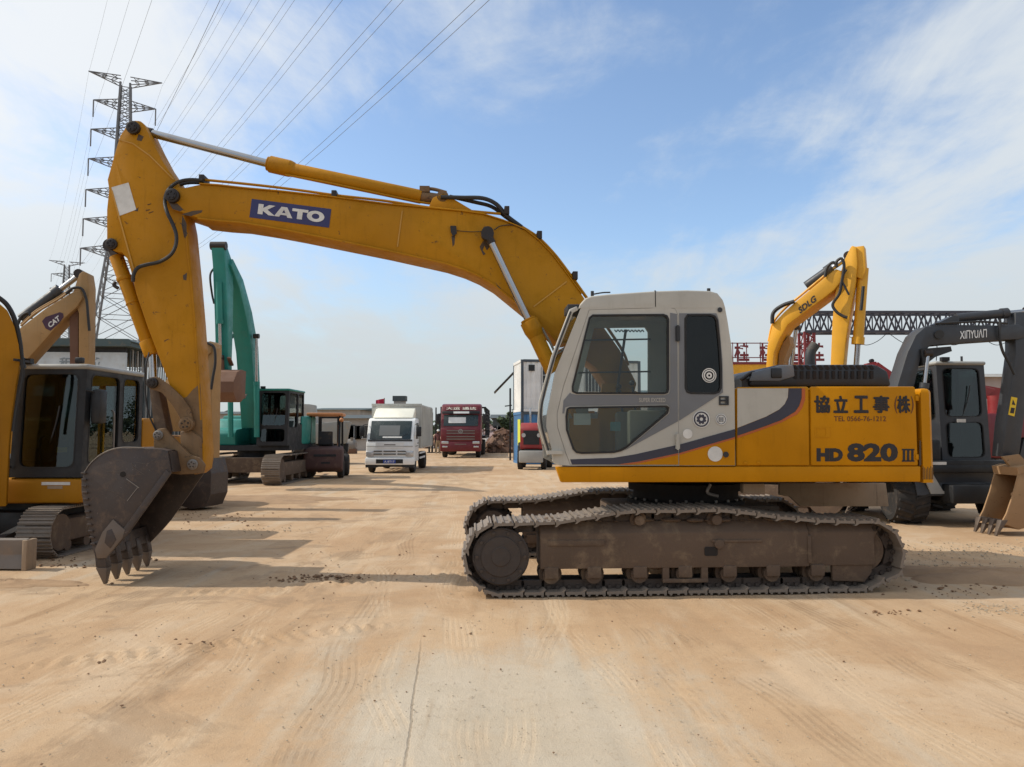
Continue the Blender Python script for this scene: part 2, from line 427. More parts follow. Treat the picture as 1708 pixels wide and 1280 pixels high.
def along(path, n):
    """n evenly spaced (point, tangent) on a closed 2-D path"""
    P = [Vector(p) for p in path]; P.append(P[0]); L = [0]
    for a, b in zip(P, P[1:]): L.append(L[-1] + (b - a).length)
    out = []; j = 0
    for i in range(n):
        d = (i + .35) * L[-1] / n
        while L[j + 1] < d: j += 1
        t = (d - L[j]) / max(L[j + 1] - L[j], 1e-9); out.append((P[j].lerp(P[j + 1], t), (P[j + 1] - P[j]).normalized()))
    return out, L[-1] / n
uL = MF(834, 922, 0).x; uR = MF(1452, 920, 0).x
path = [(uL + .34 * cos(R(a)), .40 + .34 * sin(R(a))) for a in range(270, 89, -12)]
path += [(MF(x, 850, 0).x, z) for x, z in ((885, .745), (930, .752), (985, .80), (1030, .845), (1070, .862), (1130, .860), (1199, .866), (1250, .835), (1300, .79), (1360, .755), (1410, .742))]
path += [(uR + .345 * cos(R(a)), .415 + .325 * sin(R(a))) for a in range(88, -56, -12)]
path += [(uR - .05, .06)]
path = [(p[0], p[1] - .022) for p in path]
NS = 47
spots, pitch = along(path, NS)
def crawler(y0, y1, label, near):
    yc = (y0 + y1) / 2
    root = MB()
    fr = mp([(903, 893), (1352, 893), (1352, 866), (1200, 860), (1060, 862), (905, 874)], 0)
    # track frame: long box with bevelled top, seam, end yoke
    u0, u1, us = MF(902, 900, 0).x, MF(1474, 900, 0).x, MF(1354, 900, 0).x
    fm = MB()
    prof = [(yc - .20, .27), (yc + .20, .27), (yc + .20, .60), (yc + .12, .72), (yc - .12, .72), (yc - .20, .60)]
    if near: prof = [(y0 + .06, .265), (yc + .20, .265), (yc + .20, .60), (yc + .12, .73), (y0 + .16, .73), (y0 + .06, .62)]
    else: prof = [(yc - .20, .265), (y1 - .06, .265), (y1 - .06, .62), (y1 - .16, .73), (yc - .12, .73), (yc - .20, .60)]
    fm.cross(prof, u0, us)
    prof2 = [(p[0] + (.012 if p[0] < yc else -.012), p[1] - .006 if p[1] > .5 else p[1] + .006) for p in prof]
    fm.cross(prof2, us + .004, u1 - .06)
    fo = fm.build('track_frame', M_under, EX, bevel=.012)
    tag(fo, label)
    d = MB(); ya = y0 + .058 if near else y1 - .058; s = -1 if near else 1
    if near:
        o = mp([(1178, 914), (1200, 914), (1200, 929), (1178, 929)], 0)
        d.prism(rounded(o, .02), ya - .004, ya + .004)
        d.build('access_hole', M_dark, fo)
        e = MB(); e.cross([(y0 + .05, .30), (y0 + .075, .30), (y0 + .075, .58), (y0 + .05, .58)], us - .02, us + .02)
        e.build('weld_rib', M_under, fo, bevel=.008)
        for a, b in (((915, 903), (1010, 912)), ((1190, 902), (1275, 906))):
            q, w = MF(*a, 0), MF(*b, 0)
            MB().box(q.x, w.x, y0 + .048, y0 + .062, w.z, q.z).build('stiffener', M_under, fo, bevel=.006)
        e = MB(); bo = MF(1202, 909, 0); e.cyl((bo.x, y0 + .03, bo.z), (bo.x, y0 + .065, bo.z), .05, n=14); e.build('grease_cover', M_under, fo, bevel=.01)
    # sprocket / final drive on the left
    sp = MB(); c = (uL, yc, .40); ax = (0, s, 0)
    sp.lathe(c, ax, [(-.22, .20), (-.10, .24), (-.02, .27), (.03, .27), (.04, .215), (.18, .205), (.21, .20), (.225, .17), (.235, .05)], 28)
    so_ = sp.build('sprocket', M_link, EX, ang=30)
    th = MB()
    for i in range(23):
        a = 2 * pi * i / 23
        th.hexa([(uL + .25 * cos(a - .08), yc - .035, .40 + .25 * sin(a - .08)), (uL + .25 * cos(a + .08), yc - .035, .40 + .25 * sin(a + .08)),
                 (uL + .25 * cos(a + .08), yc + .035, .40 + .25 * sin(a + .08)), (uL + .25 * cos(a - .08), yc + .035, .40 + .25 * sin(a - .08))],
                [(uL + .31 * cos(a - .03), yc - .03, .40 + .31 * sin(a - .03)), (uL + .31 * cos(a + .03), yc - .03, .40 + .31 * sin(a + .03)),
                 (uL + .31 * cos(a + .03), yc + .03, .40 + .31 * sin(a + .03)), (uL + .31 * cos(a - .03), yc + .03, .40 + .31 * sin(a - .03))])
    th.build('sprocket_teeth', M_link, so_, stuff=True)
    mo = MB(); mo.lathe((uL + .01, yc, .40), ax, [(.20, .285), (.262, .285), (.275, .27), (.268, .262), (.268, .205), (.282, .195), (.282, .10), (.292, .09), (.292, .02)], 36); mo.build('motor_cover', surf('cover_brown', (.05, .038, .032), .7, .5, (.11, .08, .055), scale=3, grain=.5), so_)
    bl = MB()
    for i in range(10):
        a = 2 * pi * i / 10; bl.cyl((uL + .01 + .24 * cos(a), yc + s * .27, .40 + .24 * sin(a)), (uL + .01 + .24 * cos(a), yc + s * .292, .40 + .24 * sin(a)), .016, n=6)
    bl.build('cover_bolts', M_link, so_, stuff=True)
    # idler on the right
    MB().lathe((uR, yc, .415), ax, [(-.16, .10), (-.15, .22), (-.06, .24), (-.05, .27), (.05, .27), (.06, .24), (.15, .22), (.16, .10)], 28).build('idler_wheel', M_under, EX)
    yk = mp([(1395, 946), (1396, 972), (1450, 974), (1462, 958), (1466, 900), (1472, 888), (1440, 886), (1395, 890)], 0)
    MB().prism(yk, (y0 + .09 if near else y1 - .14), (y0 + .14 if near else y1 - .09)).build('idler_yoke', M_under, EX, bevel=.01)
    # rollers
    for x in (921, 993, 1070, 1146, 1221, 1294, 1369):
        ux = MF(x, 962, 0).x
        MB().lathe((ux, yc, .195), (0, 1, 0), [(-.21, .05), (-.205, .085), (-.13, .085), (-.125, .118), (-.05, .118), (-.045, .085), (.045, .085), (.05, .118), (.125, .118), (.13, .085), (.205, .085), (.21, .05)], 18).build('track_roller', M_under, EX)
        for q_ in (yc - .25, yc + .215): MB().box(ux - .07, ux + .07, q_, q_ + .035, .17, .285).build('roller_bracket', M_under, EX, bevel=.01)
    for x in (1069, 1199):
        ux = MF(x, 868, 0).x
        MB().lathe((ux, yc, .745), (0, s, 0), [(-.12, .06), (.10, .06), (.11, .085), (.17, .085), (.175, .055), (.245, .05), (.25, .02)], 16).build('carrier_roller', M_under, EX)
        MB().box(ux - .06, ux + .06, yc - .03, yc + .10, .70, .80).build('roller_bracket', M_under, EX)
    gu = MB(); a_, b_ = MF(1108, 950, 0), MF(1185, 976, 0)
    for x in (a_.x, b_.x - .07): gu.box(x, x + .07, y0 + .065 if near else y1 - .11, y0 + .11 if near else y1 - .065, .135, .29)
    gu.box(a_.x, b_.x, y0 + .06 if near else y1 - .115, y0 + .115 if near else y1 - .06, .115, .155); gu.build('track_guide', M_under, EX, bevel=.008)
    # chain with one shoe per link
    ch = MB()
    ch.tube([(p.x, yc - .085, p.y) for p, t in spots] , .02, 5, smooth=False)
    cho = ch.build('crawler_chain', M_link, EX)
    tag(cho, label)
    sm = shoe_mesh('track_shoe', pitch, y0, y1, M_shoe); lm = link_mesh('chain_link', pitch, yc, M_link)
    for i, (p, t) in enumerate(spots):
        n = Vector((-t.y, t.x))            # path runs clockwise seen from -y: outward is left of travel
        wob = random.uniform(-.02, .02)
        M = Matrix(((t.x, 0, n.x, p.x), (0, 1, 0, 0), (t.y, 0, n.y, p.y), (0, 0, 0, 1))) @ Matrix.Rotation(wob, 4, 'Y')
        place('track_shoe', sm, cho, M); place('chain_link', lm, cho, M)
crawler(0.0, 0.60, 'dusty near side track with sagging upper run', True)
crawler(2.38, 2.98, 'far side track', False)
# mud caked on the frames
c0 = MF(1143, 850, 1.49).x
MB().box(c0 - .55, c0 + .55, .40, 2.58, .42, .72).box(c0 - .95, c0 + .95, .95, 2.03, .40, .80).build('car_body', M_under, EX, bevel=.03)
MB().lathe((c0, 1.49, .78), (0, 0, 1), [(0, .70), (.06, .70), (.07, .62), (.17, .62), (.175, .68), (.26, .68)], 40).build('slewing_ring', M_dark, EX)
bo = MB()
for i in range(24):
    a = 2 * pi * i / 24; bo.cyl((c0 + .66 * cos(a), 1.49 + .66 * sin(a), .84), (c0 + .66 * cos(a), 1.49 + .66 * sin(a), .87), .018, n=6)
bo.build('ring_bolts', M_steel, EX, stuff=True)

# ---- house: deck, skirt, panels, counterweight, hood
v0 = .13; v1 = 2.87
zt = MF(1400, 645, v0).z; zs = MF(1400, 779, v0).z; zb = MF(1300, 805, v0).z
ua, ub = MF(1228, 700, v0).x, MF(1531, 700, v0).x
uf = MF(930, 790, v0).x
for ya, yb, xs in ((v0, v0 + .10, 0), (v1 - .10, v1, 85)): MB().prism(mp([(927 + xs, 779), (1536, 778), (1536, 804), (936 + xs, 805)], v0), ya, yb).build('deck_skirt', M_yel, EX, bevel=.012)
MB().box(uf + .45, ub, v0 + .10, v1 - .10, zb + .03, zs - .01).build('deck', M_dark, EX)
MB().box(uf + .37, uf + .45, v0 + .10, v1 - .10, zb + .02, zs - .01).build('deck_front', M_dark, EX)
hb = MB(); hb.box(ua, ub, v0 + .03, v1, zs, zt - .012); hb.build('engine_housing', M_yel, EX, bevel=.05, sel=lambda e: min(v.co.z for v in e.verts) > zt - .05)
tb = MB(); tb.box(MF(1010, 700, 1.9).x, ua - .01, 1.95, v1, zs, zt - .25); tb.build('tank_box', M_yel, EX, bevel=.04)
MB().box(MF(1120, 700, 1.9).x, ua - .01, 1.25, 1.94, zs, zt - .1).build('valve_cover', M_black, EX, bevel=.03)
def panel(pts, name, mat, parent, v, th, bevel=.012, **k):
    return MB().prism(mp(pts, v), v, v + th).build(name, mat, parent, bevel=bevel, **k)
p1 = panel([(1229, 646), (1349, 645), (1351, 777), (1229, 777)], 'side_panel', M_yel, EX, v0 - .002, .035, .018)
p2 = panel([(1352, 645), (1527, 645), (1532, 777), (1353, 777)], 'side_panel', M_yel, EX, v0 - .004, .035, .018)
PN1, PN2 = p1, p2
def strip(pts, name, mat, parent, v, **k):
    return MB().prism(mp(pts, v), v, v + .004).build(name, mat, parent, **k)
strip([(1230, 648), (1315, 648), (1314, 663), (1309, 674), (1300, 683), (1278, 695), (1230, 714)], 'grey_field', M_grey, p1, v0 - .006)
strip([(1315.5, 648), (1337, 648), (1337, 664), (1333, 677), (1326, 687), (1303, 701), (1268, 714), (1230, 727), (1230, 714.5), (1278, 695.5), (1300, 683.5), (1309, 674.5), (1314.5, 663.5)], 'navy_swoosh', M_navy, p1, v0 - .0065)
strip([(1337.5, 648), (1343, 648), (1343, 666), (1338, 681), (1330, 691), (1303, 705), (1268, 718), (1230, 731), (1230, 727.5), (1268, 714.5), (1303, 701.5), (1326.5, 687.5), (1333.5, 677.5), (1337.5, 664)], 'orange_edge', M_orange, p1, v0 - .006)
# lettering on the rear panel
vl = v0 - .0075
def mtext(key, name, mat, parent, x0, y0, x1, y1, v=vl, shear=0):
    o = MF(x0, y1, v); return text(key, name, mat, parent, o, MF(x1, y1, v) - o, MF(x0, y0, v) - o)
for key, a, b in (('kyoritsu', 1359, 1384), ('ritsu', 1391, 1414), ('ko', 1425, 1448), ('ji', 1457, 1483), ('kabu', 1497, 1518)):
    for q_, (dx, dy) in enumerate(((0, 0), (.9, .3), (-.9, -.3), (.3, -.9))): mtext(key, 'lettering' if not q_ else 'letter_stroke', M_letter, p2, a + dx, 661 + dy, b + dx, 689 + dy, vl - .0012 * q_)
mtext('lp', 'lettering', M_tell, p2, 1492, 661, 1497, 690); mtext('rp', 'lettering', M_tell, p2, 1519, 661, 1524, 690)
mtext('tel', 'phone_lettering', M_tell, p2, 1391, 694.5, 1478, 703)
mtext('HD', 'lettering', M_letter, p2, 1362, 748, 1406, 770); mtext('820', 'lettering', M_letter, p2, 1413, 739.5, 1498, 770.5)
for x in (1505, 1512, 1519): strip([(x + 1, 751), (x + 5, 751), (x + 5, 769), (x + 1, 769)], 'lettering', M_letter, p2, vl)
strip([(1504.5, 749), (1525.5, 749), (1525.5, 751.6), (1504.5, 751.6)], 'lettering', M_letter, p2, vl); strip([(1504.5, 768), (1525.5, 768), (1525.5, 770.5), (1504.5, 770.5)], 'lettering', M_letter, p2, vl)
lt = MB(); lt.plate(mp([(1359, 713), (1384, 713), (1384, 730), (1359, 730)], v0), [mp([(1361, 715), (1377, 715), (1377, 728), (1361, 728)], v0)], v0 - .008, v0); lt.build('latch', M_yel, p2)
# counterweight: plan outline with rounded rear
uc0 = MF(1537, 700, v0).x; uc1 = MF(1560, 700, v0).x; plan = [(uc0, v0 + .0), (uc1 - .06, v0 + .0), (uc1 - .012, v0 + .05), (uc1 + .05, v0 + .18)]
plan += [(uc1 + .05 + .42 * sin(pi * t), v0 + .18 + (v1 - v0 - .36) * t) for t in [i / 14 for i in range(1, 14)]]
plan += [(uc1 + .05, v1 - .18), (uc1 - .012, v1 - .05), (uc1 - .06, v1), (uc0, v1)]
cw = MB().slab(plan, zb - .01, zt - .015).build('counterweight', M_yel, EX, bevel=.05, sel=lambda e: min(v.co.z for v in e.verts) > zt - .1, seg=4)
# hood
vh = .55
hd = MB(); hd.prism(mp([(1250, 645), (1254, 622), (1300, 608.5), (1462, 608), (1482, 619), (1488, 645)], vh), vh, 2.5)
ho = hd.build('engine_hood', M_black, EX, bevel=.035)
gr = MB()
for i in range(13):
    a = 1322 + i * 10.6; gr.prism(mp([(a, 609.5), (a + 4.5, 609.5), (a + 8.5, 616), (a + 4, 616)], vh), vh - .012, vh + .02)
    gr.prism(mp([(a + 2, 619), (a + 7, 619), (a + 7, 632), (a + 2, 632)], vh), vh - .010, vh + .02)
gr.build('grille_slats', M_dark, ho, stuff=True)
panel([(1250, 636), (1256, 621), (1302, 609.5), (1324, 609.5), (1326, 628), (1300, 636)], 'hood_end', surf('hood_grey', (.13, .14, .155), .35, .2), ho, vh - .014, .03)
rg = MB(); q = MF(1285, 622, vh); rg.box(q.x, q.x + .12, vh - .03, vh, q.z - .06, q.z + .05); rg.build('hood_latch', M_black, ho, bevel=.01)
e = MB(); e.tube([MF(1352, 615, 1.6), MF(1351, 598, 1.6), MF(1353, 586, 1.6), MF(1360, 575, 1.6)], .062, 14); e.build('exhaust_pipe', surf('exhaust_black', (.03, .032, .035), .5, .3), EX)
# parts lying on the deck between cab and hood
jm = MB(); q = MF(1232, 640, .7); jm.box(q.x, q.x + .42, .6, 1.1, q.z - .06, q.z + .05); jm.tube([MF(1236, 634, .6), MF(1255, 622, .6), MF(1270, 628, .6), MF(1278, 640, .6)], .02); jm.build('filler_and_hoses', M_pin, EX, stuff=True)
# belly guard, step, under-deck pieces
panel([(1300, 806), (1478, 806), (1483, 845), (1335, 845), (1318, 829), (1300, 826)], 'belly_guard', M_tan, EX, 2.15, .05, .01)
q = MF(1255, 815, .5); MB().box(q.x - .12, q.x + .12, .45, .55, q.z - .05, q.z + .055).build('grease_block', M_tan, EX, bevel=.01)
MB().tube([MF(1185, 808, .6), MF(1180, 822, .6), MF(1198, 828, .6)], .018).build('drain_hose', M_steel, EX)

# ---- cab
vc = .12; vf = 1.13
CABO = [(970, 512), (1209, 512), (1213, 533), (1220, 578), (1225, 640), (1226.5, 777), (951, 777), (934, 776), (922, 770), (920, 748), (911.5, 712), (912.5, 692), (926, 622)]
DOOR = [(983, 517.5), (1116, 513.5), (1126, 516), (1130.5, 526), (1132, 775.5), (951.5, 775.5), (944, 756), (930, 712), (929.5, 690), (940, 645)]
WUP = [(988, 525), (1106, 524), (1113, 526.5), (1116, 533), (1116, 650), (1114, 656), (1108, 658), (961, 657.5), (954, 654), (953.5, 645), (982, 530)]
WLO = [(950, 679), (1112, 676.5), (1116.5, 680), (1114, 690), (1045, 748), (1036, 753), (1024, 756), (970, 757.5), (961, 756), (955, 750), (944, 718), (943, 695), (945, 682)]
WRE = [(1146, 524.5), (1184, 524), (1193, 527), (1197, 534), (1201, 570), (1204, 615), (1203.5, 648), (1200, 655), (1192, 658), (1152, 657.5), (1145, 655), (1142, 648), (1141.5, 532)]
def grow(pts, k):
    c = Vector((sum(p[0] for p in pts) / len(pts), sum(p[1] for p in pts) / len(pts))); out = []
    n = len(pts)
    for i, p in enumerate(pts):
        a, b, d = Vector(pts[i - 1]), Vector(p), Vector(pts[(i + 1) % n])
        t = ((b - a).normalized() + (d - b).normalized()).normalized(); nn = Vector((t.y, -t.x))
        out.append(tuple(b + nn * k))
    return out
CAB = MB().plate(mp(CABO, vc), [mp(grow(DOOR, .6), vc), mp(WRE, vc)], vc, vc + .045).build('cab', M_grey, EX, bevel=.0)
far = MB().plate(mp(CABO, vc), [mp([(990, 548), (1075, 547), (1080, 555), (1080, 690), (975, 690), (962, 660)], vf)], vf - .04, vf)
far.build('cab_far_side', M_grey, CAB)
rt = MF(1100, 485, vc).z
roof = MB().prism(mp([(966, 514), (969, 506), (976, 498), (986, 494), (1013, 491), (1092, 485.6), (1146, 484), (1184, 485.3), (1197, 489), (1205, 499), (1209.5, 514)], vc), vc - .002, vf)
zr = MF(1100, 512, vc).z
roof.build('cab_roof', M_grey, CAB, bevel=.055, sel=lambda e: min(v.co.z for v in e.verts) > zr + .005 and abs(e.verts[0].co.y - e.verts[1].co.y) < .01, seg=4)
MB().prism(mp([(1092.2, 484.6), (1093.6, 484.6), (1094, 512), (1092.6, 512)], vc), vc - .004, vc + .03).build('roof_seam', M_seal, CAB)
MB().prism(mp([(1206, 512), (1213, 533), (1220, 578), (1225, 640), (1226.5, 777), (1221, 777), (1219, 640), (1214, 578), (1207, 535)], vc), vc + .045, vf - .04).build('cab_rear', M_grey, CAB)
MB().prism(mp([(934, 770), (1224, 770), (1224, 777), (934, 777)], vc), vc + .045, vf - .04).build('cab_floor', M_beige, CAB)
# windscreen in two panes with frame
fl = [(969, 514), (926, 622), (912.5, 692), (911.5, 712), (920, 748), (922, 768)]
def front_band(a, b, dx, nm, mat, y0_, y1_):
    s_ = fl[a:b + 1]; MB().prism(mp(s_ + [(x + dx, y) for x, y in s_[::-1]], vc), y0_, y1_).build(nm, mat, CAB)
front_band(0, 2, 1.5, 'windscreen', G_cab, vc + .06, vf - .06); front_band(2, 4, 1.5, 'lower_windscreen', G_cab, vc + .06, vf - .06)
front_band(0, 5, 7, 'corner_post', M_grey, vf - .06, vf - .005)
MB().prism(mp([(962, 511), (950, 516), (920, 594), (899, 670), (896.5, 706), (913, 760), (920, 758), (904.5, 706), (906.5, 672), (927, 597), (956, 522), (965, 517)], vc + .02), vc + .02, vc + .055).build('windscreen_guard', M_grey, CAB, bevel=.008)
MB().tube([MF(952, 520, .1), MF(925, 594, .1), MF(905, 668, .1), MF(903, 706, .1), MF(915, 752, .1)], .011).build('grab_rail', M_black, CAB)
MB().box(MF(912, 757, .1).x, MF(938, 757, .1).x, .07, .118, MF(912, 758, .1).z, MF(912, 752, .1).z).build('rail_clamp', M_grey, CAB)
# door
DR = MB().plate(mp(DOOR, vc), [mp(WUP, vc), mp(WLO, vc)], vc - .003, vc + .035).build('door', M_grey, CAB)
def seal(pts, k, v, parent, nm='window_seal'):
    MB().plate(mp(pts, v), [mp(grow(pts, -k), v)], v - .012, v + .012).build(nm, M_seal, parent)
def win(pts, v, parent, nm, g):
    seal(pts, 3.2, v, parent); MB().prism(mp(grow(pts, -2.6), v), v + .010, v + .015).build(nm, g, parent)
win(WUP, vc - .002, DR, 'upper_window', G_cab); win(WLO, vc - .002, DR, 'lower_window', G_cab); win(WRE, vc, CAB, 'rear_side_window', G_dark)
vd = vc - .0062
DG1 = [(1117.5, 522), (1129.5, 524), (1131, 703), (1040, 752.5), (1047, 748), (1116, 690.5), (1118, 680), (1113, 675), (950, 677.5), (943, 680), (941, 690), (938, 690), (940, 668), (951, 655), (953, 657), (961, 659), (1109, 659.5), (1116, 657), (1118, 650), (1118, 533)]
strip(DG1, 'dark_grey_field', M_dgrey, DR, vd)
MB().plate(mp([(1133, 523), (1195, 523), (1199, 534), (1205, 600), (1206, 655), (1133, 702)], vd), [mp(grow(WRE, .3), vd)], vd, vd + .004).build('dark_grey_field', M_dgrey, CAB)
strip([(951, 766.5), (1023, 764), (1060, 758), (1131.5, 742), (1131.5, 756), (1066, 770), (1030, 775), (954, 775)], 'navy_swoosh', M_navy, DR, vd)
strip([(1030, 775.2), (1066, 770.2), (1131.5, 756.2), (1131.5, 759), (1066, 773), (1045, 775.3)], 'orange_edge', M_orange, DR, vd)
strip([(1045, 775.4), (1066, 773.2), (1131.5, 759.2), (1131.5, 775.4)], 'yellow_field', M_yel, DR, vd)
strip([(1133, 742), (1226, 716), (1226, 729), (1133, 756)], 'navy_swoosh', M_navy, CAB, vd); strip([(1133, 756.2), (1226, 729.2), (1226, 732), (1133, 759)], 'orange_edge', M_orange, CAB, vd)
strip([(1133, 759.2), (1226, 732.2), (1226, 776.5), (1133, 776.5)], 'yellow_field', M_yel, CAB, vd)
mtext('cabtxt', 'door_lettering', M_grey, DR, 1066, 664, 1110, 671, vd - .003)
for y in (545, 725): # hinges
    a, b = MF(1126, y, vc), MF(1133, y + 24, vc); MB().box(a.x, b.x, vc - .03, vc - .006, b.z, a.z).cyl((a.x + .02, vc - .03, b.z - .01), (a.x + .02, vc - .03, a.z + .01), .012, n=8).build('hinge', M_black if y < 600 else M_grey, CAB)
lt = MB().plate(mp([(1199, 661), (1215, 661), (1215, 676), (1199, 676)], vc), [mp([(1201.5, 663.5), (1212.5, 663.5), (1212.5, 673.5), (1201.5, 673.5)], vc)], vc - .012, vc); lt.build('handle_frame', M_black, CAB)
MB().prism(mp([(1202, 667), (1212, 667), (1212, 670), (1202, 670)], vc), vc - .014, vc - .001).prism(mp([(1209, 664), (1211.5, 664), (1211.5, 673), (1209, 673)], vc), vc - .018, vc - .013).build('door_handle', M_black, CAB)
def disc(px, py, r, v, nm, mat, parent, ri=0):
    c = MF(px, py, v); m = MB()
    if ri: m.ring((c.x, v, c.z), (c.x, v + .003, c.z), r, ri, 28)
    else: m.cyl((c.x, v + .003, c.z), (c.x, v, c.z), r, n=28)
    return m.build(nm, mat, parent)
disc(1170, 699.5, .090, vd - .001, 'round_sticker', M_white, CAB); disc(1170, 699.5, .080, vd - .004, 'sticker_ring', M_navy, CAB, .066); disc(1170, 699.5, .052, vd - .004, 'sticker_emblem', M_navy, CAB, .018)
for a in range(0, 360, 45): disc(1170 + 8.4 * cos(R(a)), 699.5 + 8.4 * sin(R(a)), .009, vd - .0055, 'sticker_mark', M_white, CAB)
disc(1203, 700, .058, vd - .001, 'round_sticker', M_white, CAB); disc(1203, 700, .050, vd - .004, 'sticker_ring', M_dgrey, CAB, .043)
for x in (1199, 1202, 1205): strip([(x, 696), (x + 1.6, 696), (x + 1.6, 704), (x, 704)], 'sticker_mark', M_dgrey, CAB, vd - .006)
disc(1147, 724, .05, vd - .001, 'round_sticker', M_white, CAB); disc(1193, 757.5, .078, vd - .005, 'round_sticker', M_white, CAB); disc(1211, 758.5, .03, vd - .02, 'fuel_cap', M_black, CAB)
disc(1183, 626.5, .076, vc - .006, 'window_sticker', M_white, CAB, .066); disc(1183, 626.5, .058, vc - .006, 'window_sticker', M_white, CAB, .045); disc(1183, 626.5, .03, vc - .006, 'window_sticker', M_white, CAB, .012)
disc(1201, 517, .026, vc - .012, 'cab_lamp', M_black, CAB)
MB().cyl(MF(988, 494, .5), MF(988, 486, .5), .018).build('antenna_base', M_black, CAB); MB().tube([MF(990, 491, .45), MF(1005, 488.5, .45), MF(1018, 488, .45)], .008).build('aerial_wire', M_black, CAB)
MB().cyl(MF(1182, 487, .6), MF(1182, 481.5, .6), .02).build('roof_light', M_black, CAB)
MB().box(MF(968, 510, .1).x - .12, MF(968, 510, .1).x + .02, .2, .5, MF(968, 516, .1).z - .02, MF(968, 505, .1).z).build('work_lamp', M_black, CAB, bevel=.01)
# cab inside
sx = MF(1095, 700, .6).x; z0 = MF(1000, 770, .6).z
st = MB(); st.box(sx - .28, sx + .22, .40, .88, z0 + .30, z0 + .44); st.box(sx - .15, sx + .15, .48, .80, z0, z0 + .3); st.build('seat', M_seat, CAB, bevel=.05)
MB().hexa([(sx + .12, .40, z0 + .42), (sx + .24, .40, z0 + .42), (sx + .24, .88, z0 + .42), (sx + .12, .88, z0 + .42)], [(sx + .26, .44, z0 + 1.02), (sx + .36, .44, z0 + 1.02), (sx + .36, .84, z0 + 1.02), (sx + .26, .84, z0 + 1.02)]).build('seat_back', M_seat, CAB, bevel=.04)
for y in (.24, .92): MB().box(sx - .38, sx + .1, y, y + .12, z0, z0 + .55).build('console', M_beige, CAB, bevel=.03)
for y in (.30, .98): MB().tube([(sx - .30, y, z0 + .53), (sx - .31, y, z0 + .68), (sx - .33, y, z0 + .80)], .014).ball((sx - .335, y, z0 + .84), .03).build('control_lever', M_black, CAB)
MB().box(MF(950, 730, .9).x, MF(984, 730, .9).x, .98, 1.06, z0, z0 + .62).build('monitor_post', M_beige, CAB, bevel=.02)
a, b = MF(957, 690, .22), MF(985, 709, .22); MB().box(a.x, b.x, .215, .222, b.z, a.z).build('paper_notice', M_white, CAB)
a, b = MF(1018, 704, .3), MF(1035, 719, .3); MB().box(a.x, b.x, .295, .30, b.z, a.z).build('teal_label', surf('teal_label', (.12, .27, .27), .6, .1), CAB)
for y in (568, 622): MB().tube([MF(965, y, vf - .06), MF(1085, y - 2, vf - .06)], .01, 6, smooth=False).build('window_bar', M_black, CAB)
MB().tube([MF(1044, 550, vf - .07), MF(1028, 660, vf - .07)], .016, 8, smooth=False).build('window_divider', M_black, CAB)
MB().tube([MF(1025, 552, .9) + Vector((0, 0, .0)) + Vector((i * .02, 0, .012 * (-1) ** i)) for i in range(18)], .007, 6, k=3).build('coil_cord', M_black, CAB)

# ---- boom
b0, b1 = 1.18, 1.64
BO = [(305, 314), (296, 311.5), (285, 315), (278.5, 326), (281, 340), (290, 350), (303, 354.5), (330, 363.5), (365, 367.5), (400, 370), (450, 378), (498, 387), (572, 402), (646, 417), (700, 429), (744, 439), (775, 449), (800, 460), (825, 475), (852, 497), (880, 520), (930, 569), (992, 612), (1018, 652), (1036, 668), (1056, 662), (1062, 640), (1034, 584), (1009, 549), (970, 491), (957.5, 474), (940, 450), (920, 424), (897.5, 401), (875, 383.5), (840, 369), (805, 358), (769, 353), (695, 346), (646, 341.5), (547, 329), (470, 320.5), (408, 315), (364, 310), (333, 308)]
BOOM = MB().prism(mp(BO, b0), b0, b1).build('boom', M_yelb, EX, bevel=.010)
# flange lips along the boom's edges
lipb = [(330, 363.5), (365, 367.5), (400, 370), (450, 378), (498, 387), (572, 402), (646, 417), (700, 429), (744, 439), (775, 449), (800, 460), (825, 475), (852, 497), (880, 520), (930, 569)]
MB().prism(mp(lipb + [(x + .5, y + 3) for x, y in lipb[::-1]], b0), b0 - .022, b1 + .022).build('bottom_flange', M_yelb, BOOM, bevel=.004)
lipt = [(333, 308), (364, 310), (408, 315), (470, 320.5), (547, 329), (646, 341.5), (695, 346), (769, 353), (805, 358), (840, 369), (875, 383.5), (897.5, 401), (920, 424), (940, 450), (957.5, 474), (970, 491)]
MB().prism(mp([(x, y - 2.2) for x, y in lipt] + lipt[::-1], b0), b0 - .02, b1 + .02).build('top_flange', M_yelb, BOOM, bevel=.004)
for a, b in (((671, 352), (663, 412)), ((945, 470), (890, 512))):
    MB().bar(MF(*a, b0 - .002), MF(*b, b0 - .002), .012, .014).build('weld_seam', M_weld, BOOM)
def boss(px, py, r, v, out, nm, mat, parent, t=.05):
    c = MF(px, py, v); s = MB(); s.lathe((c.x, v, c.z), (0, -1, 0), [(-.02, r), (t, r), (t + .006, r * .72), (t + .022, r * .70), (t + .024, r * .2)], 20); o = s.build(nm, mat, parent)
    bb = MB()
    for i in range(5):
        a = 2 * pi * i / 5 + .4; bb.cyl((c.x + r * .45 * cos(a), v - t - .02, c.z + r * .45 * sin(a)), (c.x + r * .45 * cos(a), v - t - .034, c.z + r * .45 * sin(a)), r * .13, n=6)
    bb.build('pin_bolts', M_pin, o, stuff=True); return o
boss(289, 328, .082, b0, 0, 'boom_tip_pin', M_pin, BOOM); boss(813, 391, .070, b0, 0, 'boom_cylinder_pin', M_pin, BOOM, .10)
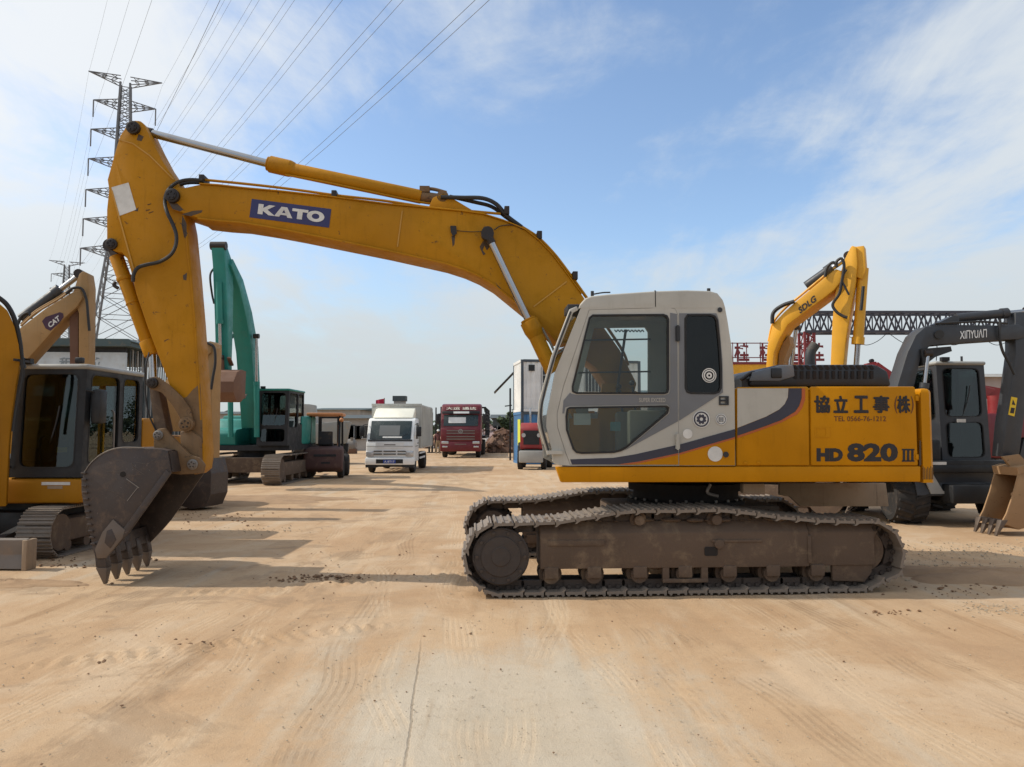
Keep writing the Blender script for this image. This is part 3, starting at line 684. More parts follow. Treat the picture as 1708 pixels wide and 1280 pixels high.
# KATO sign
vk = b0 - .006
SG = MB().prism(mp([(420, 332), (552.4, 349), (548.8, 380), (416, 362.6)], vk), vk, vk + .006).build('name_sign', M_sign, BOOM)
o = MF(416, 362.6, vk); ux = MF(548.8, 380, vk) - o; uy = MF(420, 332, vk) - o
GL = {'K': ([(0, 0), (.31, 0), (.31, .36), (.68, 0), (1.10, 0), (.58, .52), (1.04, 1), (.66, 1), (.31, .64), (.31, 1), (0, 1)], []),
      'A': ([(0, 0), (.31, 0), (.38, .2), (.76, .2), (.83, 0), (1.14, 0), (.75, 1), (.39, 1)], [[(.46, .42), (.68, .42), (.57, .74)]]),
      'T': ([(.34, 0), (.66, 0), (.66, .73), (1.0, .73), (1.0, 1), (0, 1), (0, .73), (.34, .73)], []),
      'O': ([(.55 + .55 * cos(2 * pi * i / 28), .5 + .54 * sin(2 * pi * i / 28)) for i in range(28)], [[(.55 + .24 * cos(2 * pi * i / 22), .5 + .27 * sin(2 * pi * i / 22)) for i in range(22)]])}
xx = .095
for ch, w in (('K', 1.1), ('A', 1.14), ('T', 1.0), ('O', 1.1)):
    k = .20
    def mpg(p): q = o + ux * (xx + p[0] * k) + uy * (.235 + p[1] * .55); return (q.x, q.z)
    MB().plate([mpg(p) for p in GL[ch][0]], [[mpg(p) for p in h] for h in GL[ch][1]], vk - .004, vk + .001).build('sign_letter', M_white, SG)
    xx += w * k - .012
# small bracket and scrapes on the boom side
MB().prism(mp([(751, 378), (761, 378), (762, 390), (756, 396), (752, 388)], b0), b0 - .03, b0).build('side_bracket', M_pin, BOOM)
MB().tube([MF(762, 385, b0 - .01), MF(785, 387, b0 - .01), MF(806, 386, b0 - .015)], .004, 5).build('grease_line', M_rub, BOOM)
MB().tube([MF(824, 384, b0 - .02), MF(836, 377, b0 - .02), MF(858, 376, b0 - .01), MF(872, 383, b0)], .006, 5).build('grease_line', M_rub, BOOM)
# pipes and hoses along the boom
for dv, dy in ((.06, 0), (.15, 0)):
    MB().tube([MF(338, 300 + dy, b0 + dv), MF(400, 306, b0 + dv), MF(455, 312, b0 + dv), MF(510, 319, b0 + dv), MF(560, 326, b0 + dv), MF(640, 335, b0 + dv), MF(720, 347, b0 + dv), MF(780, 352, b0 + dv), MF(835, 357, b0 + dv)], .016).build('boom_pipe', M_yelb, BOOM)
    MB().tube([MF(868, 377, b0 + dv), MF(897, 396, b0 + dv), MF(922, 421, b0 + dv), MF(944, 449, b0 + dv), (MF(975, 492, b0 + dv)), MF(1034, 578, b0 + dv), MF(1048, 610, b0 + dv)], .018).build('boom_pipe', M_yelb, BOOM)
    MB().tube([MF(735, 329, b0 + dv), MF(770, 330, b0 + dv), MF(805, 331, b0 + dv), MF(828, 341, b0 + dv), MF(845, 360, b0 + dv), MF(870, 379, b0 + dv)], .026).build('boom_hose', M_rub, BOOM)
MB().tube([MF(750, 328, b0 + .2), MF(790, 337, b0 + .2), MF(820, 345, b0 + .2), MF(842, 361, b0 + .2), MF(868, 380, b0 + .2)], .024).build('boom_hose', M_rub, BOOM)
for x, y in ((340, 300), (559, 326), (899, 393), (958, 460), (845, 352)):
    c = MF(x, y, b0 + .1); MB().box(c.x - .03, c.x + .03, b0 + .01, b0 + .22, c.z - .06, c.z + .035).build('pipe_clamp', M_pin, BOOM, bevel=.006)

# ---- arm cylinder on the boom
va = 1.41
C1 = MB(); pa, pb = MF(237, 219, va), MF(739, 334, va)
d = (pb - pa).normalized()
g0, g1, g2 = MF(450, 274, va), MF(484, 283, va), MF(703, 329, va)
cyl = MB().cyl(g1, g2, .083, n=20).cyl(g0, g0 + d * .24, .10, .10, n=20).cyl(g0 + d * .24, g0 + d * .30, .10, .083, n=20).cyl(g0 - d * .03, g0, .085, n=16)
ac = cyl.build('arm_cylinder', M_yelb, EX, bevel=.008)
MB().cyl(pa + d * .08, g0, .047, n=18).build('cylinder_rod', M_chrome, ac)
MB().cyl(pa + Vector((0, -.12, 0)), pa + Vector((0, .12, 0)), .075, n=18).cyl(pa, pa + d * .12, .06, n=14).build('rod_eye', M_pin, ac)
MB().cyl(pb + Vector((0, -.16, 0)), pb + Vector((0, .16, 0)), .07, n=16).cyl(g2, pb, .07, n=14).build('cylinder_eye', M_yelw, ac)
for v_ in (1.25, 1.53): MB().prism(mp([(722, 330), (740, 322), (760, 334), (790, 352), (790, 358), (712, 352)], v_), v_, v_ + .04).build('cylinder_bracket', M_yelb, BOOM, bevel=.006)
MB().tube([g0 + d * .2 + Vector((0, -.05, -.1)), g1 + d * .5 + Vector((0, -.07, -.075)), g2 + Vector((0, -.05, -.08)), g2 + d * .15 + Vector((0, 0, -.02))], .014).build('cylinder_pipe', M_yelb, ac)
MB().box(g2.x - .02, g2.x + .10, va - .06, va + .06, g2.z + .05, g2.z + .12).tube([g2 + Vector((0, 0, .1)), g2 + Vector((.14, 0, .10)), g2 + Vector((.3, 0, .06))], .022).build('cylinder_port', M_yelw, ac)

# ---- boom cylinders
for v_, nm in ((1.06, 'near'), (1.76, 'far')):
    a_, b_, c_ = MF(813, 391, v_), MF(882, 536, v_), MF(940, 676, v_)
    d = (b_ - a_).normalized()
    bc = MB().cyl(b_, b_ + d * 1.25, .088, n=18).cyl(b_, b_ + d * .12, .108, n=18).cyl(b_ + d * .12, b_ + d * .2, .108, .09, n=18).cyl(b_ - d * .03, b_, .09, n=16).build('boom_cylinder', M_yelb, EX, bevel=.008)
    MB().cyl(a_ + d * .06, b_, .042, n=16).build('cylinder_rod', M_chrome, bc)
    MB().cyl(a_ + Vector((0, -.045, 0)), a_ + Vector((0, .045, 0)), .075, n=18).cyl(a_, a_ + d * .12, .05, n=12).build('rod_eye', M_pin, bc)
    e_ = b_ + d * 1.3; MB().cyl(e_ + Vector((0, -.06, 0)), e_ + Vector((0, .06, 0)), .085, n=16).box(e_.x - .10, e_.x + .25, v_ - .09, v_ - .06, zs, e_.z + .05).box(e_.x - .10, e_.x + .25, v_ + .06, v_ + .09, zs, e_.z + .05).build('cylinder_base', M_yelb, bc)
    if v_ < 1.2: MB().tube([b_ + d * .12 + Vector((.10, 0, .03)), b_ + d * .3 + Vector((.13, 0, .0)), b_ + d * .6 + Vector((.12, 0, 0)), b_ + d * 1.0 + Vector((.1, 0, 0))], .014).build('cylinder_pipe', M_beige, bc)
for v_ in (b0 - .10, b1 + .02): MB().prism(mp([(1005, 640), (1030, 640), (1066, 655), (1075, 779), (985, 779)], v_), v_, v_ + .07).build('boom_foot_bracket', M_yelb, EX)

# ---- arm
a0, a1 = 1.235, 1.585
AR = [(211, 210), (217, 203.5), (225, 201), (234, 202), (240, 207), (247, 222), (256, 241), (272, 271), (293, 302), (302, 318), (305, 345), (312, 380), (316, 420), (320, 460), (326.5, 537), (333, 631), (337, 701), (340, 755), (337, 783), (326, 792), (312, 788), (306, 774), (304, 745), (302, 700), (281, 638), (265, 596), (245, 543), (227, 490), (218, 452), (212, 432), (203, 421), (192, 420), (182, 414), (178, 403), (178, 350), (181.5, 316), (179, 300), (190, 260), (200, 227)]
ARM = MB().prism(mp(AR, a0), a0, a1).build('arm', M_yelb, EX, bevel=.010)
MB().bar(MF(187, 318, a0), MF(223, 449, a0), .02, .016).build('weld_seam', M_weld, ARM); MB().bar(MF(198, 233, a0), MF(222, 240, a0), .014, .014).bar(MF(222, 240, a0), MF(250, 260, a0), .014, .014).bar(MF(250, 260, a0), MF(290, 300, a0), .014, .014).build('weld_seam', M_weld, ARM)
MB().tube([MF(x, y, a0 - .002) for x, y in ((311, 395), (314, 430), (319, 470), (325, 537), (331, 631), (335, 701))], .010, 6).build('edge_weld', M_yelb, ARM)
MB().prism(mp([(186, 313), (214.5, 305), (227.5, 350), (199.5, 360.5)], a0), a0 - .005, a0).build('paper_notice', M_white, ARM)
boss(224, 215, .075, a0, 0, 'arm_cylinder_pin', M_pin, ARM); boss(187, 408, .065, a0, 0, 'bucket_cylinder_pin', M_pin, ARM, .03); boss(312, 708, .082, a0 - .055, 0, 'link_pin', M_yelw, ARM, .04)
MB().prism(mp([(302, 720), (318, 716), (337, 730), (338, 770), (330, 790), (312, 786), (304, 760)], a0), a0 - .05, a1 + .05).build('bucket_pin_housing', M_yelw, ARM, bevel=.02)
MB().prism(mp([(288, 656), (300, 668), (312, 662), (322, 650), (334, 640), (337.5, 700), (338.5, 740), (303, 744), (302, 700)], a0), a0 - .004, a0).build('worn_patch', M_yelw, ARM)
hose = [(338, 301), (318, 300), (303, 302), (290, 308), (279, 320), (275, 337), (279, 355), (288, 374), (294, 392), (293, 410), (284, 426), (266, 437), (244, 442), (230, 447), (223, 458), (222, 470)]
MB().tube([MF(x, y, a0 - .06 - (.06 if 5 < i < 11 else 0)) for i, (x, y) in enumerate(hose)], .021, 8).build('arm_hose', M_rub, ARM)
MB().tube([MF(x + 3, y + 5, a0 + .12) for i, (x, y) in enumerate(hose[:5])], .02, 8).build('arm_hose', M_rub, ARM)
# scuff marks by the boom pin
for a, b in (((246, 342), (252, 340)), ((243, 352), (250, 350)), ((248, 356), (256, 353)), ((300, 372), (307, 377)), ((307, 385), (313, 390))):
    MB().bar(MF(*a, a0 - .001), MF(*b, a0 - .001), .006, .006).build('scuff', M_pin, ARM)

# ---- bucket cylinder along the arm's back
vb = 1.40
p0, p1, p2 = MF(188, 412, vb), MF(254, 590, vb), MF(256, 637, vb)
d = (p1 - p0).normalized()
bc = MB().cyl(p0 + d * .12, p1, .078, n=18).cyl(p1 - d * .16, p1 + d * .02, .094, n=18).cyl(p0 + d * .38, p0 + d * .43, .088, n=18).cyl(p0 + d * .70, p0 + d * .72, .086, n=18).build('bucket_cylinder', M_yelb, EX, bevel=.006)
MB().cyl(p0 + Vector((0, -.09, 0)), p0 + Vector((0, .09, 0)), .075, n=16).cyl(p0, p0 + d * .15, .065).build('cylinder_eye', M_pin, bc)
MB().cyl(p1, p2 + (p2 - p1) * .05, .045, n=14).build('cylinder_rod', M_chrome, bc)
MB().tube([p0 + d * .45 + Vector((-.10, -.03, 0)), p0 + d * .47 + Vector((-.13, -.03, -.02)), p0 + d * .5 + Vector((-.09, -.03, -.03))], .02).build('cylinder_port', M_pin, bc)
MB().tube([MF(249, 588, a0 + .08), MF(243, 612, a0 + .05), MF(242, 650, a0 + .05), MF(248, 690, a0 + .05), MF(262, 722, a0 + .08)], .010).build('grease_hose', M_rub, bc)
# links
for v_ in (a0 - .055, a1 + .015):
    pl = rounded(mp([(247, 630), (262, 628), (285, 645), (305, 664), (318, 684), (322, 705), (318, 720), (306, 720), (301, 700), (290, 680), (270, 655), (247, 648)], v_), .03, 2)
    MB().prism(pl, v_, v_ + .04).build('tipping_link', M_yelw, EX, bevel=.008)
pl = rounded(mp([(247, 640), (262, 640), (272, 690), (278, 720), (270, 736), (258, 734), (254, 700)], 1.30), .03, 2)
MB().prism(pl, 1.31, 1.51).build('bucket_link', M_under, EX, bevel=.015)
boss(254, 639, .062, 1.16, 0, 'rod_pin', M_pin, EX, .02)

# ---- bucket
k0, k1 = .86, 2.04
BS = [(285.6, 789), (279, 752), (262, 748.5), (240, 748), (220, 747.5), (200, 748), (185, 751), (172, 757), (158, 766), (147, 778), (139.5, 790), (135.5, 804), (135.5, 820), (138.5, 840), (143.5, 862), (150, 892), (156, 922), (164, 934), (176, 931), (200, 906), (214, 890), (250, 840)]
side = mp(BS, k0)
BK = MB().prism(side, k0, k0 + .03).build('bucket', M_bucket, EX, bevel=.006)
MB().prism(side, k1 - .03, k1).build('far_side_plate', M_bucket, BK, bevel=.006)
back = mp(BS[1:17], k0); inner = mp([(x * .94 + 215 * .06, y * .95 + 835 * .05) for x, y in BS[1:17]], k0)
sh = MB()
for i in range(len(back) - 1):
    sh.prism([back[i], back[i + 1], inner[i + 1], inner[i]], k0 + .028, k1 - .028)
sh.build('bucket_shell', M_buckin, BK)
MB().prism(mp([(154, 905), (158, 928), (166, 936), (174, 930), (168, 900)], k0), k0 - .004, k1 + .004).build('cutting_lip', M_bucket, BK, bevel=.008)
# side cutter, rim and wear pieces
MB().prism(mp([(176, 932), (214, 891), (286, 790), (278, 783), (205, 884), (170, 924)], k0), k0 - .018, k0 + .004).build('rim_strip', M_bucket, BK, bevel=.006)
MB().prism(mp([(163, 931), (178, 931), (206, 898), (210, 884), (190, 866), (172, 888), (160, 916)], k0), k0 - .024, k0).build('side_cutter', M_tooth, BK, bevel=.006)
MB().prism(mp([(176, 905), (180, 885), (188, 882), (196, 900), (186, 915)], k0), k0 - .028, k0 - .02).build('cutter_rib', M_bucket, BK, bevel=.004)
c = MF(205, 791.5, k0); MB().cyl((c.x, k0 - .006, c.z), (c.x, k0 + .01, c.z), .03, n=14).build('drain_hole', M_dark, BK)
MB().bar(MF(211, 799, k0 - .002), MF(232, 814, k0 - .002), .008).bar(MF(212, 836, k0 - .002), MF(230, 813, k0 - .002), .007).build('scratch', M_steel, BK)
MB().tube([MF(x, y, k0 - .004) for x, y in ((240, 747), (200, 747), (172, 756), (151, 773), (140, 789))], .006, 5).build('worn_edge', M_steel, BK)
rn = random.Random(3)
for i in range(16):
    x, y = rn.uniform(150, 260), rn.uniform(765, 860)
    if y > 880 - (x - 150) * .9: continue
    dx, dy = rn.uniform(8, 26), rn.uniform(-14, 16); MB().bar(MF(x, y, k0 - .0005), MF(x + dx, y + dy, k0 - .0005), .004, .002).build('scratch', M_tooth, BK)
for i in range(12):
    t = i / 11; x = 137.5 + 3 * t * 1.0 + 13 * t ** 1.6; y = 788 + 118 * t
    a_, b_ = MF(x - 2.2, y, k0 - .01), MF(x + 6, y + 2.2, k0 - .01)
    MB().box(a_.x, b_.x, k0 - .022, k0 + .05, b_.z - .006, a_.z).build('wear_bar', M_bucket, BK, bevel=.004)
for v_ in (1.10, 1.66):
    MB().prism(mp([(256, 752), (256, 730), (262, 716), (274, 714), (282, 724), (300, 742), (318, 760), (332, 764), (341, 776), (338, 790), (300, 792), (284, 790), (276, 762)], v_), v_, v_ + .06).build('hinge_ear', M_yelw, BK, bevel=.012)
boss(321.5, 775, .06, 1.10, 0, 'bucket_pin', M_steel, BK, .012); boss(264, 726, .055, 1.10, 0, 'link_pin', M_steel, BK, .012)
MB().prism(mp([(279, 753), (285, 787), (294, 787), (288, 753)], k0 + .1), k0 + .03, k1 - .03).build('top_plate', M_bucket, BK)
for i in range(5):
    v_ = k0 + .055 + i * (k1 - k0 - .11) / 4
    pt = MF(165, 916, k0); pm = MF(169, 947, k0); pe = MF(172, 978.5, k0)
    def quad(p, hw, ht): return [(p.x - ht, v_ - hw, p.z), (p.x + ht, v_ - hw, p.z), (p.x + ht, v_ + hw, p.z), (p.x - ht, v_ + hw, p.z)]
    ad = MB().hexa(quad(pm, .058, .058), quad(pt, .055, .05)).build('tooth_adapter', M_bucket, BK, bevel=.008)
    MB().hexa(quad(Vector((pe.x, 0, .002)), .026, .012), quad(pm, .064, .060)).build('tooth', M_tooth, BK, bevel=.008)

# grease runs and dark smears below the pins
def smear(pts, v, parent): MB().prism(mp(pts, v), v - .0015, v).build('grease_smear', M_grease, parent)
smear([(806, 398), (818, 400), (817, 412), (812, 418), (808, 410)], b0, BOOM); smear([(753, 394), (759, 394), (758, 408), (755, 412)], b0, BOOM)
smear([(281, 337), (296, 340), (306, 350), (300, 353), (288, 349)], b0 - .0005, BOOM); smear([(303, 358), (322, 352), (338, 351), (336, 355), (318, 361)], b0, BOOM)
smear([(800, 412), (806, 402), (808, 409), (805, 418), (810, 424), (806, 426)], b0 - .0022, BOOM); smear([(826, 470), (830, 476), (836, 482), (832, 482)], b0, BOOM)
smear([(231, 224), (240, 228), (236, 236), (228, 234)], a0, ARM); smear([(304, 360), (311, 372), (312, 400), (307, 396), (303, 376)], a0, ARM)
smear([(305, 460), (312, 455), (311, 468), (306, 467)], a0, ARM); smear([(180, 414), (190, 420), (196, 424), (186, 425)], a0, ARM); smear([(224, 352), (231, 346), (230, 353)], a0, ARM)
# cover plates, latches and hand rail on the housing
for x in (1240, 1262): MB().prism(mp([(x, 770), (x + 6, 770), (x + 6, 774), (x, 774)], v0 - .004), v0 - .012, v0 - .004).build('panel_catch', M_yel, PN1, bevel=.003)
for y in (660, 758): MB().prism(mp([(1526, y), (1531, y), (1531.5, y + 9), (1526.5, y + 9)], v0), v0 - .014, v0).build('panel_hinge', M_yel, PN2, bevel=.003)
smear([(1533.5, 735), (1536, 735), (1536.5, 776), (1533, 778)], v0 - .001, cw)
for i in range(7): MB().prism(mp([(1539 + i * 2.6, 778 + (i * 7) % 5), (1540.2 + i * 2.6, 778 + (i * 7) % 5), (1540.6 + i * 2.6, 800), (1539.2 + i * 2.6, 800)], v0), v0 - .0015, v0).build('grime_streak', M_grease, cw)
# caked earth on the near track frame ledge
rn = random.Random(9); mud = MB()
for i in range(150):
    x = rn.uniform(915, 1440); q = MF(x, 880, .2); s = rn.uniform(.015, .05); mud.ball((q.x, rn.uniform(.10, .42), .735 + s * .1), s, 6, 4, (1.6, 1.2, .5))
mud.build('caked_mud', M_under, EX, stuff=True)
# =================================================================== other machines
M_sdlg = surf('new_yellow', (.72, .36, .016), .4, .12, (.3, .2, .08))
M_cat = surf('old_tan_yellow', (.34, .20, .075), .6, .4, (.25, .17, .09), chips=.4, streak=.3)
M_mini = surf('mini_yellow', (.36, .155, .004), .45, .2, (.18, .10, .02), streak=.2, spec=.2)
M_teal = surf('teal_paint', (.010, .20, .17), .42, .2, (.15, .15, .11))
M_charc = surf('charcoal_paint', (.036, .039, .045), .4, .10, (.09, .08, .07))
M_dgr = surf('machine_dark', (.010, .011, .013), .5, .14, (.04, .034, .03))
M_cabg = surf('cab_roof_grey', (.34, .34, .32), .5, .3, (.2, .18, .14))
M_rust = surf('rusty_bucket', (.15, .075, .045), .75, .5, (.24, .15, .09), chips=.5)
M_tanb = surf('tan_bucket', (.33, .20, .10), .7, .5, (.26, .17, .09), chips=.4)
M_tyre = surf('tyre_rubber', (.025, .023, .022), .85, .5, (.16, .11, .075), scale=3)
M_red = surf('truck_red', (.13, .008, .016), .35, .2, (.25, .17, .12))
M_red2 = surf('machine_red', (.26, .02, .022), .45, .25, (.25, .17, .12))
M_wht = surf('truck_white', (.72, .73, .72), .4, .15, (.4, .35, .28))
M_lamp = surf('lamp_lens', (.5, .5, .5), .15, .1, metal=.4, grain=0)
M_blue = surf('plate_blue', (.02, .06, .32), .4, .1, grain=0)
M_yst = surf('warning_yellow', (.75, .5, .02), .5, .1, grain=0)
G_wind = glass('windscreen_glass', (.14, .17, .17), .05, .015)
G_mini = glass('mini_cab_glass', (.46, .52, .50), .05, .0)

def track_unit(root, x0, x1, y0, y1, h, mat_shoe, pitch=.15, singles=True, name='crawler_track'):
    r = h / 2 - .02
    xa, xb = min(x0, x1) + r, max(x0, x1) - r
    pth = [(xa + r * cos(R(a)), h / 2 + r * sin(R(a))) for a in range(270, 89, -15)] + [(xb + r * cos(R(a)), h / 2 + r * sin(R(a))) for a in range(90, -91, -15)]
    n = int(round((2 * (xb - xa) + 2 * pi * r) / pitch)); sp, pt = along(pth, n)
    fo = MB().box(xa, xb, y0 + .07, y1 - .07, h * .28, h * .74).build('track_frame', M_under, root, bevel=.02)
    for x in (xa, xb): MB().lathe((x, (y0 + y1) / 2, h / 2), (0, 1, 0), [(-(y1 - y0) * .4, r * .55), (-(y1 - y0) * .38, r * .8), ((y1 - y0) * .38, r * .8), ((y1 - y0) * .4, r * .55)], 20).build('track_wheel', M_under, root)
    for i in range(4):
        x = xa + (xb - xa) * (i + .5) / 4; MB().cyl((x, y0 + .09, h * .2), (x, y1 - .09, h * .2), h * .13, n=12).build('track_roller', M_under, root)
    m = MB(); p = pt * .5
    m.box(-p * .94, p * .94, y0, y1, 0, .014)
    for x in (-p * .7, 0, p * .7): m.box(x - .008, x + .008, y0, y1, .013, .034)
    if singles:
        co = MB().tube([(p_.x, (y0 + y1) / 2, p_.y) for p_, t in sp] + [(sp[0][0].x, (y0 + y1) / 2, sp[0][0].y)], .02, 5, smooth=False).build(name, M_link, root)
        me = m.mesh('track_shoe', mat_shoe)
    else: co = MB()
    for p_, t in sp:
        nn = Vector((-t.y, t.x)); M = Matrix(((t.x, 0, nn.x, p_.x), (0, 1, 0, 0), (t.y, 0, nn.y, p_.y), (0, 0, 0, 1)))
        if singles: place('track_shoe', me, co, M)
        else: co.add([M @ Vector(v) for v in m.v], m.f)
    if not singles: co = co.build(name, mat_shoe, root, stuff=True)
    return co
def wheel(root, c, r, w, ax=(0, 1, 0), lugs=0, rimmat=None, n=26):
    c = Vector(c); h = w / 2
    t = MB(); t.lathe(c, ax, [(-h * .8, r * .60), (-h, r * .72), (-h * .98, r * .90), (-h * .72, r * .985), (0, r), (h * .72, r * .985), (h * .98, r * .90), (h, r * .72), (h * .8, r * .60)], n)
    to = t.build('wheel', M_tyre, root)
    MB().lathe(c, ax, [(-h * .6, r * .2), (-h * .55, r * .52), (-h * .82, r * .6), (h * .82, r * .6), (h * .55, r * .52), (h * .6, r * .2)], 20).build('rim', rimmat or M_dgr, to)
    if lugs:
        lg = MB(); d = Vector(ax).normalized(); a_ = d.orthogonal().normalized(); b_ = d.cross(a_)
        for i in range(lugs):
            for s in (-1, 1):
                a = 2 * pi * (i + (.5 if s > 0 else 0)) / lugs; a2 = a + .16
                p = c + d * s * h * .88 + (a_ * cos(a) + b_ * sin(a)) * r * .98; q = c + d * s * h * .06 + (a_ * cos(a2) + b_ * sin(a2)) * r * 1.005
                lg.bar(p, q, r * .09, r * .09)
        lg.build('tread_lugs', M_tyre, to, stuff=True)
    return to
def cab_box(root, x0, x1, y0, y1, z0, z1, mat, gl, post=.07, roofmat=None, sill=.35, rake=.0, roof_over=.03):
    """cab of rounded window frames, roof, panes, seat and levers; x1 is the front"""
    zt_ = z1 - .07; zb_ = z0 + .06; c = MB().box(x0, x1, y0, y1, z0, zb_).build('cab', mat, root)
    def lean(p): return Vector((p.x - rake * max(0, (p.z - zb_) / (zt_ - zb_)) * (p.x - x0) / (x1 - x0), p.y, p.z))
    def frame(nm, a0_, a1_, holes, to, thick):
        hs = [rounded([(h[0], h[2]), (h[1], h[2]), (h[1], h[3]), (h[0], h[3])], .11, 4) for h in holes]
        fo_ = MB().plate([(a0_, zb_), (a1_, zb_), (a1_, zt_), (a0_, zt_)], hs, -thick / 2, thick / 2).xf(to).xf(lean).build(nm, mat, c)
        for h in hs:
            MB().prism(h, -.004, .004).xf(to).xf(lean).build('window_pane', gl, fo_)
            MB().plate(grow(h, .012) if False else h, [[(sum(p[0] for p in h) / len(h) + (q[0] - sum(p[0] for p in h) / len(h)) * .955, sum(p[1] for p in h) / len(h) + (q[1] - sum(p[1] for p in h) / len(h)) * .97) for q in h]], -thick / 2 - .004, thick / 2 + .004).xf(to).xf(lean).build('window_seal', M_seal, fo_)
        return fo_
    zm = zb_ + sill
    frame('front_frame', y0 + .001, y1 - .001, [(y0 + post, y1 - post, zm + .06, zt_ - .05), (y0 + post, y1 - post, zb_ + .06, zm - .03)] if sill > .3 else [(y0 + post, y1 - post, zb_ + .06, zt_ - .05)], lambda p: Vector((x1 - .03 + p.y, p.x, p.z)), .06)
    xm = x0 + (x1 - x0) * .40
    for y in (y0 + .028, y1 - .028):
        frame('side_frame', x0 + .001, x1 - .061, [(xm + post * .5, x1 - post - .03, zb_ + .10 if sill < .5 else zm, zt_ - .05), (x0 + post, xm - post * .5, zm + .1, zt_ - .05)], lambda p, y=y: Vector((p.x, y + p.y, p.z)), .05)
    frame('rear_frame', y0 + .055, y1 - .055, [(y0 + post + .05, y1 - post - .05, zm + .30, zt_ - .06)], lambda p: Vector((x0 + .025 + p.y, p.x, p.z)), .05)
    MB().box(x0 - roof_over, x1 - rake + roof_over, y0 - roof_over, y1 + roof_over, z1 - .072, z1).build('cab_roof', roofmat or mat, c, bevel=.045, seg=3)
    MB().box(x0 + .25, x0 + .75, y0 + .25, y1 - .25, zb_, z0 + .5).build('seat', M_seat, c, bevel=.05)
    MB().box(x0 + .18, x0 + .32, y0 + .25, y1 - .25, z0 + .5, z0 + 1.15).build('seat_back', M_seat, c, bevel=.05)
    for y in (y0 + .16, y1 - .16): MB().tube([(x0 + .85, y, z0 + .3), (x0 + .88, y, z0 + .62), (x0 + .86, y, z0 + .76)], .018).build('control_lever', M_black, c)
    MB().tube([(x1 - .04 - rake * .4, (y0 + y1) / 2, zm + .08), (x1 - .0 - rake * .6, (y0 + y1) / 2 + .1, zm + .40), (x1 + .01 - rake * .7, (y0 + y1) / 2 + .14, zm + .62)], .010).build('wiper', M_black, c)
    MB().box(x1 - .02 - rake, x1 + .06 - rake, y0 + .08, y0 + .22, z1 - .0, z1 + .07).build('roof_lamp', M_dgr, c)
    return c
def bucket_part(root, pts, va_, vb_, mat, teeth, tip, n_teeth=5, lipi=None):
    """pts: side outline (u,w), open side from last to first point"""
    bk = MB().prism(pts, va_, va_ + .03).build('bucket', mat, root, bevel=.005)
    MB().prism(pts, vb_ - .03, vb_).build('bucket_side', mat, bk, bevel=.005)
    cx = sum(p[0] for p in pts) / len(pts); cz = sum(p[1] for p in pts) / len(pts); s = MB()
    for i in range(len(pts) - 1):
        a, b = pts[i], pts[i + 1]; f = .93
        s.prism([a, b, (cx + (b[0] - cx) * f, cz + (b[1] - cz) * f), (cx + (a[0] - cx) * f, cz + (a[1] - cz) * f)], va_ + .028, vb_ - .028)
    s.build('bucket_shell', mat, bk)
    p = Vector(teeth); q = Vector(tip); d = (q - p); nn = Vector((-d.y, d.x)).normalized()
    for i in range(n_teeth):
        v = va_ + .05 + i * (vb_ - va_ - .1) / (n_teeth - 1)
        def qd(c, hw, ht): return [(c.x - nn.x * ht, v - hw, c.y - nn.y * ht), (c.x + nn.x * ht, v - hw, c.y + nn.y * ht), (c.x + nn.x * ht, v + hw, c.y + nn.y * ht), (c.x - nn.x * ht, v + hw, c.y - nn.y * ht)]
        MB().hexa(qd(q, .02, .01), qd(p, .05, .045)).build('tooth', M_tooth, bk)
    return bk
def ram(root, a, b, split, r, matb=None, name='cylinder'):
    """hydraulic cylinder from a (barrel end) to b (rod end), barrel up to split"""
    a, b = Vector(a), Vector(b); m = a.lerp(b, split); d = (b - a).normalized()
    o = MB().cyl(a, m, r, n=14).cyl(m - d * r * 1.4, m, r * 1.2, n=14).build(name, matb or M_dgr, root)
    MB().cyl(m, b, r * .52, n=12).build('cylinder_rod', M_chrome, o)
    MB().cyl(b - Vector((0, r, 0)), b + Vector((0, r, 0)), r * .9, n=12).build('rod_eye', M_pin, o)
    return o

# ---- small yellow excavator on the left, facing the camera
DF = Frame(-6.9, 10.9, -90)
D = thing('excavator', 'small yellow excavator with grey roofed cab and dozer blade, at the left edge', 'excavator', DF.o, DF.yaw, 'yard excavators')
track_unit(D, 1.1, -1.35, .57, 1.01, .64, M_shoe); track_unit(D, 1.1, -1.35, -1.01, -.57, .64, M_shoe)
MB().box(-.7, .5, -.6, .6, .25, .55).build('car_body', M_dgr, D, bevel=.03)
MB().lathe((-.2, 0, .52), (0, 0, 1), [(0, .45), (.16, .45)], 24).build('slewing_ring', M_dgr, D)
MB().box(-1.0, .70, -1.05, 1.15, .68, 1.02).build('house', M_mini, D, bevel=.06)
MB().prism(rounded([(-1.0, .70), (-1.9, .74), (-2.0, 1.0), (-1.95, 1.75), (-1.8, 1.85), (-1.0, 1.85)], .08, 3), -1.0, 1.12).build('engine_cover', M_mini, D, bevel=.03)
MB().box(-.9, .55, -1.02, .1, 1.02, 1.30).build('side_cover', M_dgr, D, bevel=.06)
cabD = cab_box(D, -.95, .68, .17, 1.13, 1.03, 2.56, M_dgr, G_mini, .10, M_cabg, .28, .06, .03)
MB().box(.70, .706, .62, 1.0, .93, .97).build('warning_label', M_white, D); MB().box(.70, .705, .70, .90, .88, .92).build('caution_label', M_tan, D)
MB().box(.56, .565, .72, .86, 1.36, 1.43).build('yellow_label', M_yst, cabD)
MB().box(.55, .60, .30, .52, 1.25, 1.42).build('monitor', M_dgr, cabD, bevel=.01)
MB().tube([(.4, .4, 1.1), (.42, .4, 1.5), (.36, .42, 1.58)], .02).build('control_lever', M_black, cabD)
